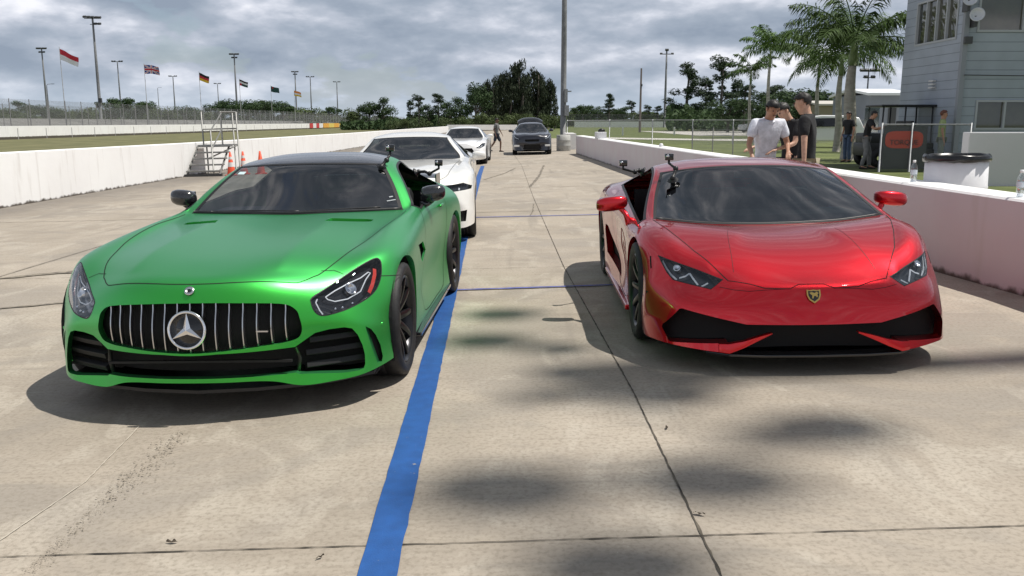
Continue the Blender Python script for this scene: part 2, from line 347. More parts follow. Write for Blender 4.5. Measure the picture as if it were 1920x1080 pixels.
# ------------------------------------------------------------------ walls of the pit lane
def lane_wall(name, label, P, th, h, side, cap=True, z0=-.06, mats=None):
    """P: list of (x,y,height) along the face that looks into the lane; side=+1 when the body lies to +x"""
    b = NB(); pr = None
    for (x, y, hh) in P:
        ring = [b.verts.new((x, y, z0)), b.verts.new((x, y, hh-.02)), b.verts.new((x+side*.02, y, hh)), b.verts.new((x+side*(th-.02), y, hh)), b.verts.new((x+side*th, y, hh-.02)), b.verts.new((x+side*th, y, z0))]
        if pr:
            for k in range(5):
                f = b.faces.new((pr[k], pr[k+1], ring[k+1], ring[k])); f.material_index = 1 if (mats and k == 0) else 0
        else: b.faces.new(ring)
        pr = ring
    b.faces.new(pr[::-1]); recalc(b); o = fin(name, b, mats or M_WALL); o.matrix_world = RTM
    return tag(o, label, 'wall')
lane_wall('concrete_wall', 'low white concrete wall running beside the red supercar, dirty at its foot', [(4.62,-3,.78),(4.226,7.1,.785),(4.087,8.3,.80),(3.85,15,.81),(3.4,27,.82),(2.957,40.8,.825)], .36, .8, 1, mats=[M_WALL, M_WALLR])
lane_wall('concrete_wall', 'long bright white concrete wall across the lane from the cars, behind the green coupe', [(-10.25,-6,1.13),(-10.37,17.8,1.11),(-10.45,28.7,1.06),(-10.6,60,1.0),(-10.7,110,1.0),(-10.7,150,1.0)], .30, 1.0, -1)
b = NB(); box(b, (-5.4, 163, .42), (13.5, .4, 1.1), rot=Matrix.Rotation(R(66-45), 3, 'Z')); tag(fin('concrete_wall', b, M_WALL), 'white wall curving across the far end of the lane, under the dark trees', 'wall')
# ------------------------------------------------------------------ car building kit
# cage tags (material slots while the shell is being worked)
BODY, WIND, SIDEG, ROOF, HEAD, HOLE, REARG, PILLAR, TRIM = range(9)
def shell_cage(T, F, S, tags, crease=(), rear=((.60, .02), (.40, .0), (.24, -.06))):
    """half cage from top rows T (nose to tail), front rows F and side levels S; mirrored and welded"""
    bm = NB(); cl = bm.edges.layers.float.new('crease_edge')
    V = {}
    def v(p):
        k = (round(p[0], 4), round(p[1], 4), round(p[2], 4))
        if k not in V: V[k] = bm.verts.new(k)
        return V[k]
    nc = len(T[0]); nl = len(F)
    cr = {}
    def quad(a, b, c, d, tg):
        for s in (1, -1):
            q = [v((p[0]*s, p[1], p[2])) for p in (a, b, c, d)]
            if s < 0: q = q[::-1]
            u = []
            for x in q:
                if x not in u: u.append(x)
            if len(u) < 3: continue
            f = bm.faces.new(u); f.material_index = tg; f.smooth = True
    for i in range(len(T)-1):
        for j in range(nc-1): quad(T[i][j], T[i][j+1], T[i+1][j+1], T[i+1][j], tags.get((i, j), BODY))
    FR = [T[0]]+F
    for k in range(nl):
        for j in range(nc-1): quad(FR[k][j], FR[k+1][j], FR[k+1][j+1], FR[k][j+1], BODY)
    SS = [[T[i][-1]]+(S[i-1] if i else [F[k][-1] for k in range(nl)]) for i in range(len(T))]
    for i in range(len(T)-1):
        for k in range(nl): quad(SS[i][k], SS[i][k+1], SS[i+1][k+1], SS[i+1][k], BODY)
    RR = [T[-1]]
    for k in range(nl):
        z, dy = rear[k]; e = SS[-1][k+1]
        RR.append([(T[-1][j][0]*e[0]/T[-1][-1][0], T[-1][j][1]+dy*1.0+.0, z) if j < nc-1 else e for j in range(nc)])
    for k in range(nl):
        for j in range(nc-1): quad(RR[k][j], RR[k][j+1], RR[k+1][j+1], RR[k+1][j], BODY)
    for a, b, w in crease:
        for s in (1, -1):
            ka = v((a[0]*s, a[1], a[2])); kb = v((b[0]*s, b[1], b[2]))
            e = bm.edges.get((ka, kb))
            if e: e[cl] = w
    bm.normal_update()
    return bm
def subsurf(bm, levels, fit=4, damp=.9):
    """Catmull-Clark surface whose limit passes through the cage points"""
    me = bpy.data.meshes.new('tmp'); bm.to_mesh(me); bm.free(); ob = bpy.data.objects.new('tmp', me); COL.objects.link(ob)
    md = ob.modifiers.new('s', 'SUBSURF'); md.levels = 2; md.use_limit_surface = True; md.boundary_smooth = 'PRESERVE_CORNERS'
    n = len(me.vertices); tgt = [v.co.copy() for v in me.vertices]
    for it in range(fit):
        dg = bpy.context.evaluated_depsgraph_get(); ev = ob.evaluated_get(dg); em = ev.to_mesh()
        cur = [em.vertices[i].co.copy() for i in range(n)]; ev.to_mesh_clear()
        for i in range(n): me.vertices[i].co += (tgt[i]-cur[i])*damp
        me.update()
    md.levels = levels
    dg = bpy.context.evaluated_depsgraph_get(); ev = ob.evaluated_get(dg)
    out = bmesh.new(); em = ev.to_mesh(); out.from_mesh(em); ev.to_mesh_clear()
    bpy.data.objects.remove(ob); bpy.data.meshes.remove(me)
    for f in out.faces: f.smooth = True
    return out
def rnd(pts, n=6, closed=True):
    """Catmull-Rom rounding of a 2D or 3D outline"""
    pts = [Vector(p) for p in pts]; N = len(pts); o = []
    rng = range(N) if closed else range(N-1)
    for i in rng:
        if closed: p0, p1, p2, p3 = pts[i-1], pts[i], pts[(i+1) % N], pts[(i+2) % N]
        else: p0, p1, p2, p3 = pts[max(i-1, 0)], pts[i], pts[i+1], pts[min(i+2, N-1)]
        for k in range(n):
            t = k/n
            o.append(.5*((2*p1)+(p2-p0)*t+(2*p0-5*p1+4*p2-p3)*t*t+(3*p1-p0-3*p2+p3)*t**3))
    if not closed: o.append(pts[-1])
    return o
def hull(pts):
    P = sorted(set((round(p[0], 5), round(p[1], 5)) for p in pts))
    def half(Q):
        h = []
        for p in Q:
            while len(h) > 1 and (h[-1][0]-h[-2][0])*(p[1]-h[-2][1])-(h[-1][1]-h[-2][1])*(p[0]-h[-2][0]) <= 1e-9: h.pop()
            h.append(p)
        return h
    a = half(P); b = half(P[::-1]); return a[:-1]+b[:-1]
def inpoly(p, poly):
    n = len(poly); return all((poly[(i+1) % n][0]-poly[i][0])*(p[1]-poly[i][1])-(poly[(i+1) % n][1]-poly[i][1])*(p[0]-poly[i][0]) >= -1e-7 for i in range(n))
def cut(bm, pts, ax, sel, tg, only=None):
    """cuts a convex outline (in the two axes ax) through the faces picked by sel and tags what lies inside"""
    poly = hull(pts); a, b = ax
    x0, x1 = min(p[0] for p in poly)-.004, max(p[0] for p in poly)+.004; y0, y1 = min(p[1] for p in poly)-.004, max(p[1] for p in poly)+.004
    def near(f):
        if not sel(f.calc_center_median()): return False
        if only is not None and f.material_index not in only: return False
        us = [v.co[a] for v in f.verts]; ws = [v.co[b] for v in f.verts]
        return not (max(us) < x0 or min(us) > x1 or max(ws) < y0 or min(ws) > y1)
    n = len(poly); ins = None
    for i in range(n):
        p, q = poly[i], poly[(i+1) % n]
        if (Vector(q)-Vector(p)).length < 1e-4: continue
        no = Vector((0, 0, 0)); no[a] = q[1]-p[1]; no[b] = -(q[0]-p[0]); co = Vector((0, 0, 0)); co[a] = p[0]; co[b] = p[1]
        if ins is None: ins = [f for f in bm.faces if near(f)]
        else: ins = [f for f in ins if f.is_valid and near(f)]
        es = {e for f in ins for e in f.edges}; vs = {v for f in ins for v in f.verts}
        r = bmesh.ops.bisect_plane(bm, geom=ins+list(es)+list(vs), dist=1e-5, plane_co=co, plane_no=no.normalized())
        ins = list({g for g in r['geom'] if isinstance(g, bmesh.types.BMFace)} | set(ins))
    got = []
    for f in (ins or []):
        if f.is_valid and near(f):
            c = f.calc_center_median()
            if inpoly((c[a], c[b]), poly): f.material_index = tg; got.append(f)
    return got
def sym(fn):
    for s in (1, -1): fn(s)
def mir(pts, s): return [(p[0]*s,)+tuple(p[1:]) for p in pts]
def open_hole(bm, faces, depth, inset=0.0, mi=BODY):
    """removes the faces and folds the rim inwards by the vector depth"""
    fs = set(faces); rim = [e for f in fs for e in f.edges if len([g for g in e.link_faces if g not in fs]) == 1]
    rim = list(set(rim)); bmesh.ops.delete(bm, geom=list(fs), context='FACES_ONLY')
    rim = [e for e in rim if e.is_valid]
    if not rim: return
    for e in rim: e.smooth = False
    r = bmesh.ops.extrude_edge_only(bm, edges=rim)
    vs = [g for g in r['geom'] if isinstance(g, bmesh.types.BMVert)]
    c = Vector((0, 0, 0))
    for v in vs: c += v.co
    c /= max(1, len(vs))
    for v in vs: v.co += Vector(depth)+(c-v.co).normalized()*inset
    for g in r['geom']:
        if isinstance(g, bmesh.types.BMFace): g.material_index = mi; g.smooth = True
    # loose edges left behind by deleted faces
    bmesh.ops.delete(bm, geom=[e for e in bm.edges if not e.link_faces], context='EDGES')
def split_off(bm, tgs, remove=True):
    """new bmesh holding only faces of the given tags"""
    nb = bm.copy()
    bmesh.ops.delete(nb, geom=[f for f in nb.faces if f.material_index not in tgs], context='FACES')
    for f in nb.faces: f.material_index = 0
    if remove: bmesh.ops.delete(bm, geom=[f for f in bm.faces if f.material_index in tgs], context='FACES')
    return nb
def keep(bm, fn):
    nb = bm.copy(); bmesh.ops.delete(nb, geom=[f for f in nb.faces if not fn(f.calc_center_median())], context='FACES'); return nb
def ribbon(bm, tree, pts, w, axis, off=.0012, mi=0, step=.02, closed=False):
    """strip of width w lying on the surface under the polyline pts; axis = ray direction"""
    P = []
    Q = [Vector(p) for p in pts]
    if closed: Q.append(Q[0])
    for a, b in zip(Q, Q[1:]):
        n = max(1, int((b-a).length/step)); P += [a.lerp(b, k/n) for k in range(n)]
    P.append(Q[-1]); ax = Vector(axis).normalized(); H = []
    for p in P:
        h = tree.ray_cast(p-ax*1.5, ax)
        if h[0] is not None: H.append((h[0], h[1] if h[1].dot(ax) < 0 else -h[1]))
        elif H: break
    if len(H) < 2: return
    pr = None
    for i, (p, n) in enumerate(H):
        d = (H[min(i+1, len(H)-1)][0]-H[max(i-1, 0)][0]); s = d.cross(n)
        if s.length < 1e-7: continue
        s.normalize(); a = bm.verts.new(p+n*off+s*w/2); b = bm.verts.new(p+n*off-s*w/2)
        if pr:
            f = bm.faces.new((pr[0], a, b, pr[1])); f.material_index = mi; f.smooth = True
        pr = (a, b)
def edge_ribbon(bm, src, w, off=.0015, mi=0, fil=lambda c: True):
    """dark seal strip running just inside the boundary of a glass panel"""
    for e in src.edges:
        if len(e.link_faces) == 1 and fil((e.verts[0].co+e.verts[1].co)/2):
            f = e.link_faces[0]; n = f.normal; m = (e.verts[0].co+e.verts[1].co)/2; d = (e.verts[1].co-e.verts[0].co); s = n.cross(d).normalized()
            if s.dot(f.calc_center_median()-m) < 0: s = -s
            a, b = e.verts[0].co, e.verts[1].co; t = d.normalized()*w*.25
            q = bm.faces.new([bm.verts.new(p) for p in (a+n*off-t, b+n*off+t, b+n*off+s*w+t*0, a+n*off+s*w-t*0)]); q.material_index = mi; q.smooth = True
            q.normal_update()
            if q.normal.dot(n) < 0: q.normal_flip()
def thick_dark(bm, faces_bm, depth, mats, name, parent): pass

M_TYRE = noisy(mat('tyre rubber', (.012, .012, .013), .62), .4, 30, bump=.15, bscale=160)
M_BLK = mat('gloss black', (.006, .006, .007), .12, coat=.6)
M_MATB = noisy(mat('satin black plastic', (.012, .012, .013), .45), .3, 30)
M_DARK = mat('unlit black', (.004, .004, .004), .8)
M_CHROME = mat('chrome', (.82, .82, .84), .12, metal=1)
M_SILV = mat('satin silver', (.62, .62, .63), .28, metal=1)
M_SEAL = mat('rubber seal', (.01, .01, .011), .5)
M_RIMD = mat('dark satin rim', (.03, .03, .033), .28, metal=.7)
M_DISC = noisy(mat('brake disc', (.35, .34, .33), .35, metal=1), .2, 40)
M_YEL = mat('brake caliper yellow', (.7, .45, .02), .35, coat=.5)
M_GLS = glassmat('tinted windscreen glass', (.30, .34, .35), .14, .008)
M_GLD = glassmat('dark side glass', (.42, .46, .45), .05, .01)
M_LENS = glassmat('clear lamp lens', (.93, .94, .96), .05, .01)
M_LED = mat('white light guide', (.60, .63, .66), .25, coat=.6)
M_AMB = mat('red orange reflector', (.55, .03, .012), .25, coat=1)
M_LEATH = noisy(mat('black leather', (.02, .02, .022), .5), .25, 25, bump=.1)
M_PLATE = mat('reflector bowl', (.7, .72, .75), .1, metal=1)
M_WHT = mat('white print', (.8, .8, .8), .5)

def make_wheel(parent, x, y, r, wdt, rim_r, spokes, side, rim_mat=M_RIMD, twin=True, steer=0, caliper=None, lip=None, hub=None):
    """tyre, rim with spokes, disc and caliper; side = +1 when the outer face looks to +x"""
    w = bpy.data.objects.new('wheel', None); COL.objects.link(w); w.parent = parent; w.empty_display_size = .1
    w.location = (x, y, r); w.rotation_euler = (0, 0, steer)
    Mx = Matrix.Rotation(R(90)*side, 4, 'Y')            # lathe axis -> x
    h = wdt/2; t = NB()
    prof = [(rim_r*.97, -h*.78), (rim_r+.012, -h*.92), (r*.90, -h*1.0), (r*.965, -h*.93), (r*.992, -h*.80), (r, -h*.55), (r*1.0, -h*.2), (r*.994, -h*.19), (r*.994, -h*.14), (r, -h*.13), (r, h*.13), (r*.994, h*.14), (r*.994, h*.19), (r, h*.2), (r, h*.55), (r*.992, h*.80), (r*.965, h*.93), (r*.90, h*1.0), (rim_r+.012, h*.92), (rim_r*.97, h*.78)]
    lathe(t, prof, 56, Mx, close=True); recalc(t); ty = fin('tyre', t, M_TYRE, w)
    b = NB(); rr = rim_r
    lathe(b, [(rr*.985, -h*.8), (rr, -h*.75), (rr*.93, -h*.5), (rr*.92, h*.55), (rr*.96, h*.74), (rr*1.0, h*.80), (rr*1.012, h*.86), (rr*.985, h*.90), (rr*.95, h*.84), (rr*.90, h*.6), (rr*.90, -h*.5), (rr*.96, -h*.75)], 56, Mx, close=True)
    zo = h*.80
    def spoke(a, w0, w1, off=0):
        # a tapered blade from hub to rim, bowed outwards
        n = 6; prev = None; c, s = math.cos(a), math.sin(a)
        for k in range(n+1):
            u = k/n; rad = .045+(rr*.93-.045)*u; ww = w0+(w1-w0)*u; zz = h*(.50+.34*math.sin(u*1.45)); dp = .035-.015*u; o2 = off*(1-u*.0)+off*1.6*u
            ring = []
            for (su, sz) in ((-1, -1), (1, -1), (1, -.2), (.55, 0), (-.55, 0), (-1, -.2)):
                tx = rad; tyy = su*ww/2+o2; p = Vector((c*tx-s*tyy, s*tx+c*tyy, zz+sz*dp)); ring.append(b.verts.new(Mx @ p))
            if prev:
                for q in range(6): b.faces.new((prev[q], prev[(q+1) % 6], ring[(q+1) % 6], ring[q]))
            prev = ring
    for k in range(spokes):
        a = 2*math.pi*k/spokes+.3
        if twin: spoke(a, .030, .022, .016); spoke(a, .030, .022, -.016)
        else: spoke(a, .05, .035)
    lathe(b, [(0, h*.62), (.03, h*.62), (.06, h*.55), (.075, h*.4), (.078, h*.1), (0, h*.1)], 24, Mx)
    recalc(b); rm = fin('rim', b, rim_mat, w, angle=40)
    if lip:
        q = NB(); lathe(q, [(rr*.975, h*.86), (rr*1.0, h*.915), (rr*1.012, h*.88), (rr*.99, h*.84)], 56, Mx, close=True); recalc(q); fin('rim_edge', q, lip, w)
    d = NB(); lathe(d, [(.06, .0), (rr*.74, 0), (rr*.74, .028), (.06, .028)], 40, Mx, close=True); recalc(d); fin('brake_disc', d, M_DISC, w, angle=40)
    if caliper is not None:
        c = NB(); n = 8
        for k in range(n):
            a = 2.4+.9*k/n; box(c, Mx @ Vector((math.cos(a)*rr*.66, math.sin(a)*rr*.66, .03)), (.06, .07, .05), rot=Matrix.Rotation(a, 3, 'X'))
        fin('brake_caliper', c, caliper, w, angle=40)
    bc = NB(); lathe(bc, [(0, -h*.3), (rr*.9, -h*.3), (rr*.9, -h*.25), (0, -h*.25)], 24, Mx); fin('wheel_barrel', bc, M_DARK, w)
    return w
def arches(bm, wheels, rad, xmin=.62, flange=.035):
    for (y, z) in wheels:
        for s in (1, -1):
            pts = [(y+rad*math.cos(a), z+rad*math.sin(a)) for a in [2*math.pi*k/40 for k in range(40)]]+[]
            sel = (lambda c, s=s: c.x*s > xmin and c.z > -1)
            g = cut(bm, pts, (1, 2), sel, HOLE, only=(BODY,))
            # everything below the hub inside the arch width goes as well
            g2 = cut(bm, [(y-rad*.995, z), (y+rad*.995, z), (y+rad*.95, -.3), (y-rad*.95, -.3)], (1, 2), sel, HOLE, only=(BODY,))
            fs = [f for f in bm.faces if f.material_index == HOLE]
            open_hole(bm, fs, (-s*flange, 0, 0))
def wells(parent, wheels, rad, xo, xi=.45, width=None):
    for (y, z) in wheels:
        for s in (1, -1):
            b = NB()
            n = 24
            P = [(y+(rad+.012)*math.cos(a), z+(rad+.012)*math.sin(a)) for a in [R(-25)+R(230)*k/n for k in range(n+1)]]
            A = [b.verts.new((s*xo, p[0], p[1])) for p in P]; B = [b.verts.new((s*xi, p[0], p[1])) for p in P]
            for k in range(n): b.faces.new((A[k], A[k+1], B[k+1], B[k]))
            b.faces.new(B); fin('wheel_arch_liner', b, M_DARK, parent)
def seat(parent, x, y, z0=.2, s=1.0, m=None, lean=18):
    b = NB(); rt = Matrix.Rotation(R(-lean), 3, 'X')
    box(b, (x, y, z0+.12), (.48, .5, .16)); box(b, (x, y+.27+.10, z0+.45), (.46, .12, .62), rot=rt, taper=.75); box(b, (x, y+.27+.24, z0+.78), (.24, .10, .17), rot=rt)
    for q in (-1, 1): box(b, (x+q*.23, y+.33, z0+.42), (.06, .2, .46), rot=rt)
    bev(b, .03); return fin('seat', b, m or M_LEATH, parent, angle=50)
def steering(parent, x, y, z):
    b = NB(); M = Matrix.Translation((x, y, z)) @ Matrix.Rotation(R(-68), 4, 'X')
    n = 28; pts = [M @ Vector((.18*math.cos(2*math.pi*k/n), .18*math.sin(2*math.pi*k/n), 0)) for k in range(n+1)]; tube(b, pts, .014, 8, cap=False)
    for a in (0, 180, 270): tube(b, [M @ Vector((0, 0, 0)), M @ Vector((.175*math.cos(R(a)), .175*math.sin(R(a)), 0))], .016, 6)
    lathe(b, [(0, .02), (.05, .02), (.06, 0), (0, -.02)], 16, M); return fin('steering_wheel', b, M_LEATH, parent, smooth=True)
def blob(bm, secs, M=Matrix.Identity(4), n=16, mi=0, p=2.4):
    """superellipse sections (centre, half-w, half-h) swept along local x"""
    rings = []
    for (c, hw, hh) in secs:
        ring = []
        for k in range(n):
            a = 2*math.pi*k/n; ca, sa = math.cos(a), math.sin(a)
            ring.append(bm.verts.new(M @ (Vector(c)+Vector((0, hw*abs(ca)**(2/p)*(1 if ca > 0 else -1), hh*abs(sa)**(2/p)*(1 if sa > 0 else -1))))))
        rings.append(ring)
    for A, B in zip(rings, rings[1:]):
        for k in range(n):
            f = bm.faces.new((A[k], A[(k+1) % n], B[(k+1) % n], B[k])); f.smooth = True; f.material_index = mi
    for q in (rings[0], rings[-1]): f = bm.faces.new(q); f.material_index = mi; f.smooth = True
    recalc(bm)
# ------------------------------------------------------------------ green coupe: cage (x right, y back from the front axle, z up)
G_T = [
 [(0,-.835,.69),(.2,-.82,.688),(.4,-.765,.672),(.57,-.675,.642),(.68,-.60,.615),(.80,-.50,.60),(.93,-.36,.575)],
 [(0,-.69,.757),(.2,-.68,.76),(.4,-.635,.748),(.60,-.51,.722),(.73,-.42,.73),(.855,-.32,.742),(.958,-.22,.67)],
 [(0,-.35,.815),(.2,-.35,.816),(.40,-.33,.826),(.655,-.25,.79),(.78,-.16,.805),(.89,-.07,.80),(.982,-.02,.71)],
 [(0,.30,.862),(.2,.3,.868),(.40,.32,.878),(.71,.32,.838),(.80,.33,.860),(.90,.33,.835),(.985,.32,.73)],
 [(0,.80,.882),(.2,.8,.888),(.41,.82,.897),(.755,.8,.863),(.83,.8,.888),(.905,.8,.855),(.965,.8,.74)],
 [(0,1.02,.885),(.22,1.03,.89),(.45,1.07,.892),(.78,1.17,.893),(.835,1.22,.915),(.905,1.25,.885),(.95,1.25,.76)],
 [(0,1.29,1.06),(.22,1.30,1.057),(.44,1.34,1.05),(.685,1.42,1.055),(.745,1.5,1.06),(.892,1.7,.915),(.945,1.7,.80)],
 [(0,1.56,1.226),(.2,1.565,1.224),(.39,1.6,1.218),(.57,1.68,1.203),(.64,1.78,1.178),(.88,2.1,.945),(.955,2.1,.83)],
 [(0,2.05,1.288),(.2,2.05,1.285),(.38,2.07,1.272),(.54,2.1,1.24),(.61,2.15,1.205),(.875,2.42,.962),(.985,2.42,.85)],
 [(0,2.6,1.235),(.2,2.6,1.232),(.36,2.6,1.215),(.50,2.6,1.18),(.59,2.6,1.135),(.85,2.75,.965),(1.0,2.75,.84)],
 [(0,3.15,1.04),(.2,3.15,1.04),(.38,3.15,1.025),(.52,3.12,1.0),(.65,3.1,.98),(.85,3.05,.94),(.995,3.05,.80)],
 [(0,3.58,.90),(.2,3.57,.90),(.4,3.56,.895),(.56,3.52,.885),(.70,3.46,.87),(.82,3.4,.85),(.93,3.35,.74)]]
G_F = [
 [(0,-.905,.50),(.2,-.89,.50),(.4,-.83,.495),(.57,-.735,.49),(.70,-.655,.49),(.82,-.555,.48),(.945,-.36,.45)],
 [(0,-.905,.365),(.2,-.885,.37),(.4,-.815,.38),(.57,-.72,.40),(.71,-.65,.405),(.84,-.56,.39),(.955,-.37,.34)],
 [(0,-.872,.208),(.2,-.86,.207),(.4,-.82,.20),(.53,-.765,.160),(.70,-.69,.165),(.84,-.585,.175),(.95,-.38,.20)]]
G_S = [
 [(.972,-.24,.50),(.975,-.26,.36),(.965,-.28,.21)],[(.995,0,.52),(1.0,0,.35),(.985,0,.2)],[(.985,.32,.52),(.985,.32,.34),(.97,.32,.17)],
 [(.955,.8,.52),(.93,.8,.34),(.95,.8,.15)],[(.94,1.25,.54),(.91,1.25,.34),(.95,1.25,.14)],[(.935,1.7,.55),(.905,1.7,.35),(.955,1.7,.14)],
 [(.945,2.1,.57),(.93,2.1,.35),(.97,2.1,.14)],[(.99,2.42,.60),(1.0,2.42,.38),(.99,2.42,.17)],[(1.01,2.75,.60),(1.02,2.75,.38),(1.0,2.75,.2)],
 [(1.01,3.05,.57),(1.005,3.05,.38),(.98,3.05,.22)],[(.95,3.35,.52),(.94,3.35,.38),(.90,3.35,.24)]]
def green_shell(levels=4):
    tags = {(i, j): WIND for i in (5, 6) for j in (0, 1, 2)}
    tags.update({(i, j): ROOF for i in (7, 8) for j in (0, 1, 2)}); tags.update({(9, j): REARG for j in (0, 1, 2)})
    tags.update({(i, 4): SIDEG for i in (5, 6, 7, 8)})
    cr = []
    for i in range(5, 9): cr.append((G_T[i][3], G_T[i+1][3], .45)); cr.append((G_T[i][4], G_T[i+1][4], .4)); cr.append((G_T[i][5], G_T[i+1][5], .5))
    for j in range(0, 3): cr.append((G_T[5][j], G_T[5][j+1], .8)); cr.append((G_T[7][j], G_T[7][j+1], .35))
    cr.append((G_T[5][3], G_T[5][4], .6)); cr.append((G_T[5][4], G_T[5][5], .3))
    for i in (1, 2, 3): cr.append((G_T[i][2], G_T[i+1][2], .95)); 
    for i in (2, 3, 4): cr.append((G_T[i][3], G_T[i+1][3], .3))
    return subsurf(shell_cage(G_T, G_F, G_S, tags, cr), levels)
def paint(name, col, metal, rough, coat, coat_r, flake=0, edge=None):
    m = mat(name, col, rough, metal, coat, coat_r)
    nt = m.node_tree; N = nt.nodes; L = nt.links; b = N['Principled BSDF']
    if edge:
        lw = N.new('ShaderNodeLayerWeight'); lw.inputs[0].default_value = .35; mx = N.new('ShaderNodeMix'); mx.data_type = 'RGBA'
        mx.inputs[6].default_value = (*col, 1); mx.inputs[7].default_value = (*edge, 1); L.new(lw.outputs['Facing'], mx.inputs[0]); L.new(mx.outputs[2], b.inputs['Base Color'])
    if flake:
        tc = N.new('ShaderNodeTexCoord'); v = N.new('ShaderNodeTexNoise'); v.inputs['Scale'].default_value = 900; L.new(tc.outputs['Object'], v.inputs[0])
        bp = N.new('ShaderNodeBump'); bp.inputs['Strength'].default_value = flake; bp.inputs['Distance'].default_value = .0006; L.new(v.outputs[0], bp.inputs['Height']); L.new(bp.outputs[0], b.inputs['Normal'])
    return m
def lens_unit(parent, bm, tagsel, sgn, dep, mat_bowl=M_BLK, mname='headlight', lensmat=M_LENS):
    """lens cut from the shell, dark recessed bowl behind it; returns (lens object, bvh of a surface part-way down)"""
    hb = bm.copy(); bmesh.ops.delete(hb, geom=[f for f in hb.faces if not (f.material_index == HEAD and f.calc_center_median().x*sgn > 0)], context='FACES')
    for f in hb.faces: f.material_index = 0
    n = Vector((0, 0, 0))
    for f in hb.faces: n += f.normal*f.calc_area()
    n.normalize()
    bowl = hb.copy(); mid = hb.copy()
    r = bmesh.ops.extrude_face_region(bowl, geom=list(bowl.faces)); new = [g for g in r['geom'] if isinstance(g, bmesh.types.BMVert)]
    for v in new: v.co -= n*dep
    old = [f for f in bowl.faces if all(v not in new for v in f.verts)]; bmesh.ops.delete(bowl, geom=old, context='FACES')
    for v in mid.verts: v.co -= n*dep*.45
    mid.normal_update(); tree = BVHTree.FromBMesh(mid); mid.free()
    bmesh.ops.recalc_face_normals(hb, faces=hb.faces)
    if sum((f.normal.dot(n) for f in hb.faces)) < 0: bmesh.ops.reverse_faces(hb, faces=hb.faces)
    edge = NB(); edge_ribbon(edge, hb, .006, .001)
    lens = fin(mname, hb, lensmat, parent, smooth=True)
    fin('lamp_housing', bowl, mat_bowl, lens, angle=50); fin('lens_edge', edge, M_SEAL, lens)
    return lens, tree, n
def finish_shell(name, bm, m, parent):
    return fin(name, bm, m, parent, smooth=True)
def lining(parent, bm, zmin, y0, y1, off=.014):
    b = keep(bm, lambda c: c.z > zmin and y0 < c.y < y1); b.normal_update()
    for v, n in [(v, v.normal.copy()) for v in b.verts]: v.co -= n*off
    for f in b.faces: f.material_index = 0
    return fin('cabin_lining', b, M_MATB, parent, smooth=True)
def offset_copy(faces_bm, vec, name, m, parent, shrink=0):
    for v in faces_bm.verts: v.co += Vector(vec)
    for f in faces_bm.faces: f.material_index = 0
    return fin(name, faces_bm, m, parent, smooth=True)
def mirror_unit(parent, s, c, size, m, glassm, stalk, tilt=0, p=2.6, droop=0.0):
    """door mirror: swept shell, glass at the back, stalk to the door"""
    b = NB(); M = Matrix.Translation(c) @ Matrix.Rotation(R(tilt)*s, 4, 'Z')
    w, d, h = size; S = []
    for k, (u, ww, hh, dx) in enumerate(((-1, .30, .35, 0), (-.96, .62, .62, 0), (-.8, .84, .82, 0), (-.45, .97, .97, 0), (.0, 1, 1, 0), (.45, .95, .96, .0), (.78, .80, .82, .0), (.94, .58, .56, 0), (1, .3, .28, 0))):
        S.append(((u*w/2, .12*d*abs(u)**2, droop*u*s), d/2*ww, h/2*hh))
    blob(b, S, M, 20, p=p)
    mo = fin('side_mirror', b, m, parent, smooth=True)
    g = NB(); box(g, M @ Vector((0, d*.47, 0)), (w*.8, .01, h*.72), rot=Matrix.Rotation(R(tilt)*s, 3, 'Z')); bev(g, .004); fin('mirror_glass', g, glassm, mo)
    t = NB(); tube(t, stalk, [.022, .02, .03][:len(stalk)] if len(stalk) < 4 else .022, 10); fin('mirror_stalk', t, m, mo, smooth=True)
    return mo

